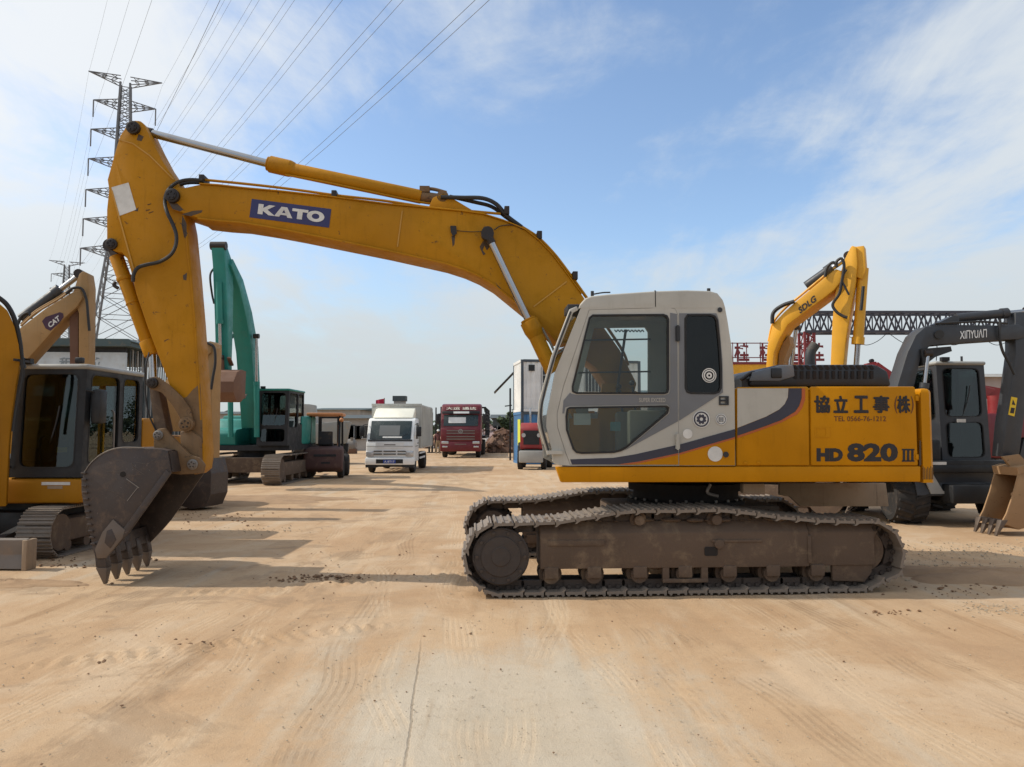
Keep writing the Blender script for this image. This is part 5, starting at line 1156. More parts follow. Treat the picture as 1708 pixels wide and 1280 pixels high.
# ---- person beside the red truck
def person():
    P = {'pel': (0, 0, .92, .15), 'waist': (0, 0, 1.08, .13), 'chest': (0, .02, 1.30, .155), 'neck': (0, .02, 1.46, .06), 'head': (0, .04, 1.60, .095), 'crown': (0, .03, 1.70, .07),
         'ls': (-.18, .02, 1.40, .07), 'le': (-.25, .05, 1.12, .05), 'lw': (-.22, .18, .92, .035), 'lh': (-.21, .22, .84, .035), 'rs': (.18, .02, 1.40, .07), 're': (.26, .0, 1.12, .05), 'rw': (.27, .08, .88, .035), 'rh': (.27, .1, .80, .035),
         'lhip': (-.09, 0, .86, .10), 'lk': (-.11, .02, .48, .07), 'la': (-.11, -.02, .09, .05), 'lt': (-.12, .14, .04, .04), 'rhip': (.09, 0, .86, .10), 'rk': (.12, .03, .48, .07), 'ra': (.13, .0, .09, .05), 'rt': (.15, .16, .04, .04)}
    E = ['pel waist', 'waist chest', 'chest neck', 'neck head', 'head crown', 'chest ls', 'ls le', 'le lw', 'lw lh', 'chest rs', 'rs re', 're rw', 'rw rh', 'pel lhip', 'lhip lk', 'lk la', 'la lt', 'pel rhip', 'rhip rk', 'rk ra', 'ra rt']
    ks = list(P); me = bpy.data.meshes.new('person'); me.from_pydata([P[k][:3] for k in ks], [tuple(ks.index(a) for a in e.split()) for e in E], [])
    o = bpy.data.objects.new('tmp', me); COL.objects.link(o); o.modifiers.new('s', 'SKIN'); o.modifiers.new('d', 'SUBSURF').levels = 1
    for i, k in enumerate(ks):
        me.skin_vertices[0].data[i].radius = (P[k][3], P[k][3]); me.skin_vertices[0].data[i].use_root = (k == 'pel')
    dg = bpy.context.evaluated_depsgraph_get(); m2 = bpy.data.meshes.new_from_object(o.evaluated_get(dg)); bpy.data.objects.remove(o)
    for m in (surf('khaki_trousers', (.36, .27, .17), .9, .2), surf('dark_red_shirt', (.14, .05, .05), .9, .2), surf('skin', (.42, .22, .14), .6, .1)): m2.materials.append(m)
    for p in m2.polygons:
        c = p.center; p.use_smooth = True
        p.material_index = 2 if (c.z > 1.47 or (c.z < .93 and abs(c.x) > .18)) else 1 if (c.z > .98) else 0
    return m2
pg = ground(731, 757.5); pe = thing('person', 'person in khaki trousers and white cap standing beside the red truck', 'person', pg, pi)
bo_ = place('body', person(), pe); bo_.scale = (.98,) * 3
MB().lathe((0, .035, 1.63), (0, 0, 1), [(-.02, .108), (.02, .11), (.07, .09), (.10, .04)], 16).hexa([(-.08, -.02 + .14, 1.62), (.08, .12, 1.62), (.07, .24, 1.60), (-.07, .24, 1.60)], [(-.08, .12, 1.635), (.08, .12, 1.635), (.07, .24, 1.615), (-.07, .24, 1.615)]).build('cap', M_wht, pe)

# ---- forklift seen from behind
FF = Frame(-6.55, 26.6, 98)
Fk = thing('forklift', 'dusty maroon forklift with orange overhead guard, its counterweight toward the camera', 'forklift', FF.o, FF.yaw)
M_mar = surf('forklift_maroon', (.085, .04, .035), .65, .5, (.20, .14, .10), chips=.3); M_org = surf('guard_orange', (.50, .20, .07), .5, .3)
cwp = [(-.62, .35), (-.30, .22), (.55, .22), (.62, .50), (.60, .88), (.50, .98), (-.50, .98), (-.62, .80)]
fk = MB().prism([(-.15, .22), (.30, .22), (.55, .35), (.55, 1.02), (-.05, 1.10), (-.15, .95)], -.66, .66).xf(lambda p: Vector((-p.x, p.y, p.z))).build('counterweight', M_mar, Fk, bevel=.09)
MB().box(-.57, -.54, -.45, .30, .76, .84).build('air_slot', M_dgr, fk); MB().box(-.565, -.54, -.25, .05, .52, .58).build('tow_slot', M_dgr, fk)
MB().prism([(.05, .30), (1.5, .30), (1.5, .75), (1.0, .80), (.9, 1.1), (.1, 1.1)], -.58, .58).build('body', M_mar, Fk, bevel=.05)
for s in (-1, 1):
    wheel(Fk, (.10, s * .56, .32), .32, .22); wheel(Fk, (1.45, s * .60, .40), .40, .30)
    MB().bar((.0, s * .50, 1.05), (.15, s * .50, 2.16), .07).build('guard_post', M_dgr, Fk); MB().bar((1.45, s * .50, .9), (1.2, s * .50, 2.16), .07).build('guard_post', M_dgr, Fk)
    MB().box(1.62, 1.74, s * .34 - .06, s * .34 + .06, .1, 2.25).build('mast_rail', M_dgr, Fk); MB().box(1.80, 2.9, s * .30 - .06, s * .30 + .06, .10, .14).build('fork', M_dgr, Fk)
    MB().ball((-.12, s * .58, 2.02), .08).build('rear_lamp', M_org, Fk)
MB().box(-.10, 1.30, -.62, .62, 2.16, 2.27).build('overhead_guard', M_org, Fk, bevel=.04)
MB().box(1.66, 1.72, -.40, .40, 2.1, 2.2).build('mast_beam', M_dgr, Fk); MB().box(.35, .75, -.25, .25, 1.1, 1.22).build('seat', M_seat, Fk, bevel=.04); MB().box(.22, .36, -.25, .25, 1.15, 1.62).build('seat_back', M_seat, Fk, bevel=.04)
MB().cyl((1.15, 0, 1.0), (.98, 0, 1.4), .025).ring((.97, 0, 1.40), (.96, 0, 1.42), .18, .15).build('steering_wheel', M_black, Fk)
MB().cyl((1.0, -.4, 1.1), (1.0, -.4, 1.85), .05).build('exhaust', M_rust, Fk)

# ---- loose yard things behind the forklift
def yard(name, label, cat, px, py, build, yaw=0):
    g = ground(px, py); t = thing(name, label, cat, g, yaw); build(t); return t
yard('engine_block', 'grey engine block lying beyond the forklift', 'engine', 583, 757, lambda t: (MB().lathe((0, 0, .62), (1, 0, 0), [(-.45, .30), (-.42, .42), (.3, .42), (.45, .3)], 18).build('gear_housing', surf('cast_grey', (.20, .19, .18), .7, .5), t), MB().box(-.4, .5, -.3, .3, 0, .36).build('cradle', M_rust, t, bevel=.03), MB().cyl((.2, -.2, .9), (.2, -.2, 1.15), .1).build('inlet_pipe', M_steel, t)))
yard('crate_stack', 'reddish brown steel crate beside the white box truck', 'crate', 603, 750, lambda t: [MB().box(-.6, .6, -.5, .5, i * .36, i * .36 + .3).build('crate_tier', M_rust, t, bevel=.02) for i in range(3)])

# ---- containers
M_cw = surf('container_white', (.74, .74, .72), .5, .25, (.4, .35, .28), streak=.3); M_cbl = surf('container_blue', (.05, .17, .36), .5, .25, (.3, .26, .2), streak=.3); M_cdk = surf('container_rail', (.05, .07, .09), .5, .3)
KF = Frame(.47, 37.2, 9)
def container(label, z0, mat, extras, L=6.06, Wd=2.44, Hh=2.56, at_=KF):
    t = thing('shipping_container', label, 'container', at_.o + Vector((0, 0, z0)), at_.yaw)
    def wall(n, fn):
        pts = []
        for i in range(n):
            for f, d in ((0, 0), (.5, 0), (.62, .036), (.88, .036)): pts.append(((i + f) / n, d))
        pts.append((1, 0)); m = MB(); vs = []; fs = []
        for a, d in pts: vs += [fn(a, d, .14), fn(a, d, Hh - .12)]
        for i in range(len(pts) - 1): fs.append((2 * i, 2 * i + 2, 2 * i + 3, 2 * i + 1))
        return m.add(vs, fs)
    for nm, n, fn in (('front_wall', 22, lambda a, d, z: (a * L, d, z)), ('rear_wall', 22, lambda a, d, z: (a * L, Wd - d, z)), ('left_end', 9, lambda a, d, z: (d, a * Wd, z)), ('right_end', 9, lambda a, d, z: (L - d, a * Wd, z))):
        wall(n, fn).build(nm, mat, t, ang=20)
    for x in (-.02, L - .10):
        for y in (-.02, Wd - .10): MB().box(x, x + .12, y, y + .12, 0, Hh).build('corner_post', M_cdk, t)
    for z in (0.0, Hh - .12):
        for y in (-.03, Wd - .09): MB().box(.1, L - .1, y, y + .12, z, z + .13).build('long_rail', M_cdk if z else mat, t)
        for x in (-.03, L - .09): MB().box(x, x + .12, .1, Wd - .1, z, z + .13).build('end_rail', mat, t)
    MB().box(0, L, 0, Wd, Hh - .03, Hh).build('container_roof', mat, t); MB().box(.1, L - .1, .1, Wd - .1, .10, .14).build('container_floor', mat, t)
    extras(t); return t
def ex_w(t):
    w = MB().box(1.05, 2.05, -.06, .0, 1.0, 2.2).build('window', surf('window_dark', (.02, .022, .025), .15, .1, grain=0), t)
    for i in range(7): MB().box(1.02 + i * .17, 1.04 + i * .17, -.10, -.08, .95, 2.25).build('window_bar', M_wht, w)
    for i in range(4): MB().box(1.0, 2.1, -.105, -.085, .98 + i * .4, 1.0 + i * .4).build('window_bar', M_wht, w)
    MB().box(.35, .65, -.05, .01, 2.0, 2.3).build('vent', M_dgr, t)
    w2 = MB().box(3.2, 4.2, -.06, .0, 1.0, 2.2).build('window', surf('window_dark', (.02, .022, .025)), t)
    for i in range(7): MB().box(3.17 + i * .17, 3.19 + i * .17, -.10, -.08, .95, 2.25).build('window_bar', M_wht, w2)
def ex_b(t):
    MB().box(-.03, -.012, .25, 1.0, .9, 2.2).build('poster', surf('poster_yellow', (.62, .66, .06), .6, .1), t)
    d = MB().box(2.6, 3.5, -.03, .01, .14, 2.15).build('door', M_cbl, t); MB().box(3.36, 3.42, -.06, -.03, 1.0, 1.15).build('handle', M_steel, d)
container('white office container with barred windows, stacked on a blue one', 2.58, M_cw, ex_w)
container('blue shipping container with a yellow poster, under the white office container', 0, M_cbl, ex_b)
yard('canopy_frame', 'dark steel canopy frame leaning out left of the stacked containers', 'canopy', 851, 768, lambda t: (MB().box(-.05, .05, -.05, .05, 0, 4.0).build('post', M_dgr, t), MB().bar((-.75, 0, 3.9), (.2, .3, 4.9), .10, .06).build('roof_rafter', M_dgr, t), MB().hexa([(-.9, -.3, 3.75), (.2, -.3, 4.9), (.2, 1.6, 4.9), (-.9, 1.6, 3.75)], [(-.9, -.3, 3.79), (.2, -.3, 4.94), (.2, 1.6, 4.94), (-.9, 1.6, 3.79)]).build('roof_sheet', M_dgr, t), MB().bar((-.3, 0, 3.0), (.1, 0, 3.05), .06).build('brace', M_dgr, t)))
# small red tractor
def red_tractor(t):
    h = MB().prism(rounded([(-.95, .85), (.9, .85), (.9, 1.75), (.6, 1.98), (-.95, 1.98)], .12, 3), -.48, .48).xf(lambda p: Vector((p.x, p.y, p.z))).build('hood', M_red2, t, bevel=.06)
    MB().box(.89, .92, -.34, .34, 1.05, 1.65).build('grille', M_dgr, h)
    for s in (-1, 1): MB().cyl((.9, s * .33, 1.45), (.94, s * .33, 1.45), .09).build('headlight', M_lamp, h); wheel(t, (.55, s * .50, .38), .38, .22, (0, 1, 0), 12); wheel(t, (-1.3, s * .60, .55), .55, .34, (0, 1, 0), 14)
    MB().box(-1.5, .95, -.30, .30, .45, .85).build('frame', M_dgr, t); MB().tube([(.2, -.1, 1.95), (.2, -.1, 2.4), (.16, -.1, 2.6)], .045).build('exhaust_stack', M_chrome, t)
    MB().box(-1.5, -.98, -.35, .35, .85, 1.25).build('seat', M_seat, t, bevel=.05); MB().box(.9, 1.25, -.5, .5, .30, .80).build('front_weight', M_cabg, t, bevel=.04)
q = at(889, 700, 33.2); rt_ = thing('tractor', 'small red tractor parked against the blue container', 'tractor', (q.x, q.y, 0), R(-96)); red_tractor(rt_)

# ---- right-hand background: red truck crane, gantry crane, sign frame, shed
def red_crane(t):
    MB().box(-2.2, 1.2, -1.15, 1.15, .95, 2.1).build('body', M_red, t, bevel=.10)
    MB().box(1.25, 2.8, -1.1, 1.1, .8, 2.0).build('cab', M_red, t, bevel=.12); MB().box(2.78, 2.82, -.9, .9, 1.35, 1.9).build('windscreen', G_wind, t)
    for s in (-1, 1):
        for x in (-1.4, 2.0): wheel(t, (x, s * .95, .5), .5, .32)
    em = MB().cyl((0, -1.16, 1.55), (0, -1.175, 1.55), .22, n=24).build('round_emblem', M_wht, t); MB().ring((0, -1.17, 1.55), (0, -1.185, 1.55), .19, .08, 24).build('emblem_ring', surf('emblem_green', (.03, .14, .08), .5), em)
    MB().prism([(-1.6, 2.1), (-1.3, 2.1), (-.4, 2.75), (-1.8, 3.1), (-2.2, 2.9)], -.3, .3).build('jib_base', M_red2, t, bevel=.03)
    MB().bar((-1.9, 0, 2.9), (1.8, 0, 2.35), .28, .30).build('jib', M_red2, t)
    MB().bar((-.3, -1.0, 2.1), (-.3, -1.0, 3.0), .07).build('rail_post', M_wht, t); MB().bar((-.6, -1.0, 3.05), (1.2, -1.0, 2.45), .09).build('hand_rail', M_wht, t); MB().cyl((-.9, -.8, 2.1), (-.9, -.8, 2.55), .16).build('filter_drum', M_red2, t)
q = at(1672, 700, 20.5); rc_ = thing('truck_crane', 'dark red truck with round green emblem behind the charcoal excavator', 'truck', (q.x, q.y, 0), R(8)); red_crane(rc_)
q = at(1470, 605, 24); t = thing('excavator', 'red excavator whose boom tip shows above the black engine hood', 'excavator', (q.x, q.y, 0), R(175), 'yard excavators')
MB().prism(offset_line([(-1.5, 1.2), (-.9, 2.6), (.3, 3.65)], [.2, .32, .2]), -.2, .2).build('boom', M_red2, t); MB().prism(offset_line([(.35, 3.8), (.25, 3.3), (-.4, 1.4)], [.14, .2, .12]), -.15, .15).build('arm', M_red2, t)
ram(t, (-.8, 0, 3.05), (.3, 0, 3.86), .6, .07, M_cabg, 'arm_cylinder'); MB().box(-3.6, -1.0, -1.1, 1.1, .9, 1.9).build('house', M_red2, t, bevel=.08); MB().box(-1.9, -1.0, .1, 1.0, 1.9, 2.9).build('cab', M_cabg, t, bevel=.08)
for y in (-1.1, .65): track_unit(t, -3.6, -.4, y, y + .45, .8, M_shoe, .19, False)
bucket_part(t, [(-.55, 1.45), (-.25, 1.45), (.05, 1.2), (0, .8), (-.35, .6), (-.7, .8)], -.4, .4, M_rust, (-.7, .8), (-.85, .95))

M_lat = surf('lattice_dark', (.05, .052, .07), .6, .3, (.15, .1, .08)); M_latr = surf('lattice_red', (.20, .03, .035), .6, .3, (.2, .12, .1))
def truss(p0, p1, h, w, n, mat, parent, name, th=.10):
    p0, p1 = Vector(p0), Vector(p1); d = (p1 - p0); L_ = d.length; d.normalize(); side = Vector((-d.y, d.x, 0)) * w / 2
    if side.length < 1e-6: side = Vector((0, w / 2, 0))
    up = Vector((0, 0, h)) if abs(d.z) < .5 else Vector((h, 0, 0))
    ch = [p0 + side, p0 - side, p0 + up + side, p0 + up - side] if abs(d.z) < .5 else [p0 + side - up / 2, p0 - side - up / 2, p0 + side + up / 2, p0 - side + up / 2]
    for c in ch: MB().bar(c, c + d * L_, th * 1.3).build(name + '_chord', mat, parent)
    m = MB()
    for i in range(n):
        a, b = d * L_ * i / n, d * L_ * (i + 1) / n; mid = (a + b) / 2
        for lo, hi in ((0, 2), (1, 3)): m.bar(ch[lo] + a, ch[hi] + mid, th * .7).bar(ch[hi] + mid, ch[lo] + b, th * .7).bar(ch[lo] + a, ch[hi] + a, th * .5)
        m.bar(ch[0] + a, ch[1] + b, th * .5).bar(ch[2] + a, ch[3] + b, th * .5)
    m.build(name + '_lattice', mat, parent, stuff=True)
GY = 45.0
g0 = at(1338, 555, GY); GC = thing('gantry_crane', 'gantry crane with dark lattice girder on red lattice legs, behind the right machines', 'crane', (g0.x, GY, 0), 0)
zb_ = g0.z; Lg = at(1760, 555, GY).x - g0.x
truss((0, 0, zb_), (Lg, 0, zb_), at(1400, 523, GY).z - zb_, 1.0, 17, M_lat, GC, 'girder', .11)
for x in (.25, at(1702, 600, GY).x - g0.x): truss((x, 0, 0), (x, 0, zb_), .55, .9, 9, M_latr, GC, 'leg', .10)
for i in range(4):
    x = 2.5 + i * 2.6; MB().tube([(x, 0, zb_), (x + .7, 0, zb_ - .5), (x + 1.3, 0, zb_ - .75), (x + 2.0, 0, zb_ - .5), (x + 2.6, 0, zb_)], .02, 5).build('festoon_cable', M_dgr, GC)
SY = 52.0
q = at(1216, 605, SY); sg = thing('rooftop_sign', 'yellow beam carrying red framed sign characters, left of the yellow boom', 'sign', (q.x, SY, 0), 0)
w_ = at(1352, 605, SY).x - q.x; zz_ = q.z
MB().box(-2, w_, -.2, .5, zz_ - 1.6, zz_ - .15).build('beam', M_sdlg, sg); MB().box(-2, w_, -.25, .1, zz_ - .15, zz_ + .02).build('red_ledge', M_latr, sg)
for x in (-1, 1.5, w_ - .6): MB().box(x, x + .3, 0, .3, 0, zz_ - 1.6).build('post', M_sdlg, sg)
for z in (zz_ + .35, zz_ + 1.35): MB().bar((-2, .1, z), (w_, .1, z), .06).build('frame_rail', M_latr, sg)
for i in range(8): MB().bar((-1.6 + i * .95, .1, zz_), (-1.6 + i * .95, .1, zz_ + 1.4), .05).build('frame_post', M_latr, sg)
for i in range(-1, 4):
    x = .35 + i * 1.72; text('gui', 'sign_character', M_latr, sg, (x, -.02, zz_ + .05), (1.05, 0, 0), (0, 0, 1.32))
# =================================================================== buildings
M_shed = surf('shed_dark', (.06, .075, .08), .7, .4, (.15, .13, .11), streak=.3); M_shw = surf('fascia_white', (.48, .53, .56), .6, .25, streak=.2); M_roof = surf('roof_green_grey', (.05, .08, .085), .6, .3); M_wall = surf('wall_grey', (.34, .33, .31), .8, .4, (.2, .18, .15), streak=.4); M_wind = surf('window_dark', (.02, .022, .025))
LF = Frame(*at(210, 600, 38).xy, 4)
B = thing('warehouse', 'dark warehouse with a pale sign fascia under a green grey roof, behind the left excavators', 'building', LF.o, LF.yaw)
zr_ = at(210, 568, 38).z; Lb = 16.0
MB().box(-Lb, 0, .3, 12, 0, zr_ - 1.9).build('wall', M_shed, B); MB().box(-Lb - .4, .4, -.5, 12.5, zr_ - .35, zr_ - .12).build('roof', M_roof, B)
MB().prism([(-Lb - .5, zr_ - .12), (.5, zr_ - .12), (.3, zr_ + .02), (-Lb - .3, zr_ + .02)], -.5, 12.5).build('roof_sheet', M_roof, B)
MB().box(-Lb, -.05, .05, .30, zr_ - .9, zr_ - .35).build('soffit_band', M_dgr, B)
f_ = MB().box(-Lb, .0, -.05, .15, zr_ - 1.75, zr_ - .62).build('sign_fascia', M_shw, B)
text('yz', 'sign_characters', surf('sign_grey_letters', (.22, .26, .29), .6, .1, grain=0), f_, (-3.2, -.06, zr_ - 1.5), (2.0, 0, 0), (0, 0, .62)); text('yz', 'sign_characters', M_dgr, f_, (-10.2, -.06, zr_ - 1.5), (3.0, 0, 0), (0, 0, .75))
for i in range(40): MB().box(.0, .05, .4 + i * .3, .48 + i * .3, 0, zr_ - .4).build('cladding_rib', M_wall if i % 2 else M_shed, B)
for i in range(5): MB().box(-.5 - i * 3.6, -.25 - i * 3.6, -.1, .12, 0, zr_ - 1.75).build('column', M_wall, B)
for i in range(4): MB().box(-3.7 - i * 3.6, -.9 - i * 3.6, .26, .31, .2, 3.4).build('roller_door', M_dgr, B)
def shed(name, label, px0, px1, ytop, Y, depth, wall, roof, ridge=.6, nwin=4, yaw=0):
    a, b = at(px0, ytop, Y), at(px1, ytop, Y); L_ = b.x - a.x; h = a.z
    t = thing(name, label, 'building', (a.x, Y, 0), R(yaw))
    MB().box(0, L_, 0, depth, 0, h - .02).build('wall', wall, t)
    MB().cross([(-.4, h - .05), (depth + .4, h - .05), (depth / 2, h + ridge)], -.4, L_ + .4).build('roof', roof, t)
    for i in range(nwin):
        x = L_ * (i + .5) / nwin; w = MB().box(x - .5, x + .5, -.03, .02, h * .38, h * .38 + 1.0).build('window', M_wind, t); MB().box(x - .6, x + .6, -.10, -.03, h * .38 - .08, h * .38).build('sill', wall, w); MB().box(x - .02, x + .02, -.04, -.03, h * .38, h * .38 + 1.0).build('mullion', M_shw, w)
    d = MB().box(L_ * .06, L_ * .06 + 1, -.03, .02, 0, 2.1).build('door', M_shed, t); MB().box(L_ * .06 + .85, L_ * .06 + .9, -.06, -.03, 1.0, 1.1).build('handle', M_steel, d)
    return t
b1 = shed('factory_shed', 'long grey factory shed with dark roof beyond the forklift', 512, 600, 683, 84, 18, M_wall, M_roof, .4, 5)
b2 = shed('wall_building', 'low grey building between the forklift and the white box truck', 570, 612, 697, 62, 8, M_wall, M_shed, .3, 3)
b3 = shed('office_block', 'pale flat roofed block with a row of windows, far behind the white box truck', 585, 680, 686, 110, 12, M_shw, M_wall, .15, 9)
b4 = shed('far_shed', 'small dark shed at the end of the yard road', 822, 852, 697, 96, 10, M_shed, M_shed, .5, 2)
b5 = shed('right_shed', 'grey roofed shed behind the dark red truck at right', 1618, 1760, 628, 40, 10, surf('wall_pinkish', (.36, .31, .30), .8, .3), M_wall, .5, 5)
b6 = shed('rear_shed', 'grey shed glimpsed through the cab windows behind the machines', 960, 1250, 655, 70, 12, M_wall, M_roof, .5, 8)
b7 = shed('left_far_shed', 'pale far shed behind the teal excavator', 330, 470, 690, 90, 14, M_wall, M_shed, .4, 6)
q = at(667, 680, 100); t = thing('chimney', 'short dark chimney rising above the white box truck', 'chimney', (q.x, 100, 0)); MB().box(-.7, .7, -.7, .7, 0, at(667, 662, 100).z - .6).build('stack', M_wall, t); MB().box(-.85, .85, -.85, .85, at(667, 662, 100).z - .6, at(667, 661, 100).z).build('cap', M_shed, t)
q = at(641, 690, 70); t = thing('flag_pole', 'small red flag on a pole above the white box truck', 'flag', (q.x, 70, 0)); zf = at(641, 664, 70).z
MB().cyl((0, 0, 0), (0, 0, zf), .04, n=8).build('pole', M_steel, t)
fl_ = MB(); vs = [(-x * .1, .06 * sin(x * 1.1), zf - .05 - z * .36 - .02 * x) for z in (0, 1, 2) for x in range(9)]; fl_.add(vs, [(r * 9 + i, r * 9 + i + 1, r * 9 + 10 + i, r * 9 + 9 + i) for r in range(2) for i in range(8)]); fl_.build('flag', surf('flag_red', (.45, .02, .06), .8, 0), t)
for i, (px, yt) in enumerate(((716, 684), (721, 688), (727, 680), (733, 690))):
    q = at(px, 730, 56); t = thing('steel_pole', ('leftmost', 'second', 'third', 'rightmost')[i] + ' of four thin upright steel poles left of the red truck', 'pole', (q.x, 56, 0), 0, 'poles by the red truck'); MB().cyl((0, 0, 0), (0, 0, at(px, yt, 56).z), .07, .05, n=8).build('shaft', M_dgr, t); MB().box(-.15, .15, -.15, .15, 0, .06).build('base_plate', M_dgr, t)
# =================================================================== scrap heaps
def heap(name, label, px, py, rx, ry, h, n, mats, seed):
    rnd = random.Random(seed); g = ground(px, py); objs = []
    for k, mt in enumerate(mats):
        m = MB()
        for i in range(n // len(mats)):
            a = rnd.uniform(0, 2 * pi); r = rnd.random() ** .6; x, y = r * rx * cos(a), r * ry * sin(a); z = h * (1 - r) ** .8 * rnd.uniform(.35, 1.0)
            s = rnd.uniform(.12, .42); M = Matrix.Translation((x, y, max(z, s * .3))) @ Matrix.Rotation(rnd.uniform(0, pi), 4, Vector((rnd.random(), rnd.random(), rnd.random())).normalized())
            m.box(-s, s, -s * rnd.uniform(.2, .8), s * rnd.uniform(.2, .8), -s * .3, s * .3, M)
        objs.append((m, mt))
    t = thing(name, label, 'scrap', g)
    for m, mt in objs: m.build('scrap_pieces', mt, t, stuff=True)
    mm = MB(); mm.ball((0, 0, 0), 1, 14, 8, (rx * .9, ry * .9, h * .7)); mm.build('heap_core', mats[0], t)
    return t
M_sp = surf('scrap_pink', (.36, .26, .25), .8, .4); M_sb = surf('scrap_brown', (.17, .10, .07), .85, .5); M_sw = surf('scrap_pale', (.55, .52, .48), .7, .4)
heap('scrap_heap', 'pinkish heap of scrap pieces at the end of the yard road', 815, 742, 3.0, 2.0, 2.3, 260, [M_sp, M_sb, M_sw], 1)
heap('scrap_heap', 'brown heap of rusty steel beside the blue container', 838, 755, 1.4, 1.2, 2.2, 160, [M_sb, M_rust], 2)
heap('scrap_heap', 'low mixed scrap heap between the forklift and the white truck', 596, 742, 2.2, 1.5, 1.5, 150, [M_sb, M_sp, M_shed], 3)
heap('scrap_heap', 'long low heap of dark parts behind the forklift', 560, 741, 3.0, 1.2, 1.6, 160, [M_shed, M_sb, M_sp], 7)
heap('scrap_heap', 'heap of pale scrap right of the red truck', 800, 744, 1.6, 1.2, 1.7, 120, [M_sw, M_sp], 8)
def tipper(t):
    MB().prism([(-1.2, 1.0), (1.3, 1.0), (1.5, 2.1), (.9, 2.1), (-1.0, 1.9)], -.9, .9).build('tipper_body', surf('tipper_grey', (.24, .24, .22), .6, .4, streak=.3), t, bevel=.04); MB().prism([(-1.0, 1.9), (-.1, 1.9), (-.2, 2.9), (-.5, 2.95), (-1.6, 3.0), (-1.6, 2.94), (-.75, 2.85)], -.35, .35).build('raised_chute', M_cabg, t, bevel=.02)
    for s in (-1, 1):
        for x in (-.8, .9): wheel(t, (x, s * .8, .45), .45, .3)
    MB().box(-1.3, 1.4, -.5, .5, .6, 1.0).build('frame', M_dgr, t)
q = at(534, 700, 38); tp_ = thing('concrete_mixer', 'grey machine with a raised chute, seen over the forklift roof', 'machine', (q.x, q.y, 0), R(10)); tipper(tp_)
heap('scrap_heap', 'scrap heap left of the red truck', 722, 748, 1.0, 1.0, 1.3, 70, [M_sb, M_sw], 4)
# =================================================================== pylons and wires
M_pyl = surf('pylon_steel', (.15, .155, .165), .6, .2, grain=0)
M_wire = surf('wire_grey', (.09, .095, .10), .6, 0, grain=0)
PYAW = -28.0
def pylon_pts(x, y):
    e = Vector((cos(R(PYAW)), sin(R(PYAW)), 0)) * -1   # toward the left, nearer end
    return Vector((x, y, 0)), Vector((cos(R(PYAW + 52)), sin(R(PYAW + 52)), 0))
ARMZ = [54.2, 50.5, 46.0, 41.5, 36.8, 32.4, 28.0]; ARMW = [5.0, 4.2, 4.4, 4.6, 4.8, 5.0, 5.2]
AD = Vector((.92, .39, 0))       # cross-arm direction (right end farther)
def pylon(label, base):
    t = thing('pylon', label, 'pylon', base); c = Vector((0, 0, 0)); nd = Vector((-AD.y, AD.x, 0))
    def half(z): return 4.9 - 3.5 * min(z / 30, 1) - .75 * max(0, (z - 30) / 24)
    def corner(i, z): s = ((1, 1), (1, -1), (-1, -1), (-1, 1))[i]; return (AD * s[0] + nd * s[1]) * half(z) + Vector((0, 0, z))
    for i in range(4):
        m = MB(); zs_ = [0, 15, 30, 54]
        for a, b in zip(zs_, zs_[1:]): m.bar(corner(i, a), corner(i, b), .24)
        m.build('leg', M_pyl, t)
    m = MB(); z = 0.0
    while z < 53:
        st_ = max(1.15, half(z) * 1.15); z2 = min(z + st_, 54)
        for i in range(4):
            j = (i + 1) % 4; m.bar(corner(i, z), corner(j, z2), .085).bar(corner(j, z), corner(i, z2), .085)
            m.bar(corner(i, z2), corner(j, z2), .09)
        z = z2
    m.build('bracing', M_pyl, t, stuff=True)
    for k, (za, w) in enumerate(zip(ARMZ, ARMW)):
        for s in (-1, 1):
            m = MB(); tip = AD * s * w + Vector((0, 0, za + (.9 if k == 0 else .35))); h = half(za)
            rt = [AD * s * h + nd * q_ * h + Vector((0, 0, za + dz)) for q_ in (-1, 1) for dz in (-.45, .75)]
            for r_ in rt: m.bar(r_, tip, .11)
            for f in (.3, .6): 
                for a, b in ((0, 1), (2, 3), (0, 2), (1, 3), (0, 3)): m.bar(rt[a].lerp(tip, f), rt[b].lerp(tip, f - .2), .07)
            m.build('cross_arm', M_pyl, t)
            if k: MB().cyl(tip, tip - Vector((0, 0, 2.6)), .10, n=6).build('insulator', M_pyl, t)
    return t
PA = at(195, 600, 112); PA.z = 0; PB = at(106, 600, 238); PB.z = 0
step = PA - PB; PC = PA + step * 1.12
pylon('tall lattice pylon with seven pairs of cross arms behind the raised KATO arm', PA); pylon('smaller distant lattice pylon left of the tall one', PB)
for side in (-1, 1):
    for k, (za, w) in enumerate(zip(ARMZ, ARMW)):
        hang = 0 if k == 0 else 2.6
        for span, (A, Bp) in enumerate(((PA, PB), (PA, PC))):
            if side < 0 and span == 1 and k in (2, 4, 5): continue
            for b in ((0,) if k == 0 or span == 0 or side < 0 else (-.28, .28)):
                pts = []
                for i in range(17):
                    f = i / 16; p = A.lerp(Bp, f) + AD * (side * w + b); p.z = za + .4 - hang - 4 * 4.2 * f * (1 - f); pts.append(p)
                o = MB().tube(pts, .013, 4, smooth=False).build('power_line', M_wire)
                od = ('topmost', 'second', 'third', 'fourth', 'fifth', 'sixth', 'lowest')[k]; sd_ = 'left' if side < 0 else 'right'
                tw = '' if not b else (' inner' if b * side < 0 else ' outer')
                tag(o, f"{od}{tw} power line from the pylon's {sd_} arms, " + ('to the far pylon' if span == 0 else 'crossing the sky overhead'), 'cable', 'power lines to the far pylon' if span == 0 else 'power lines overhead')
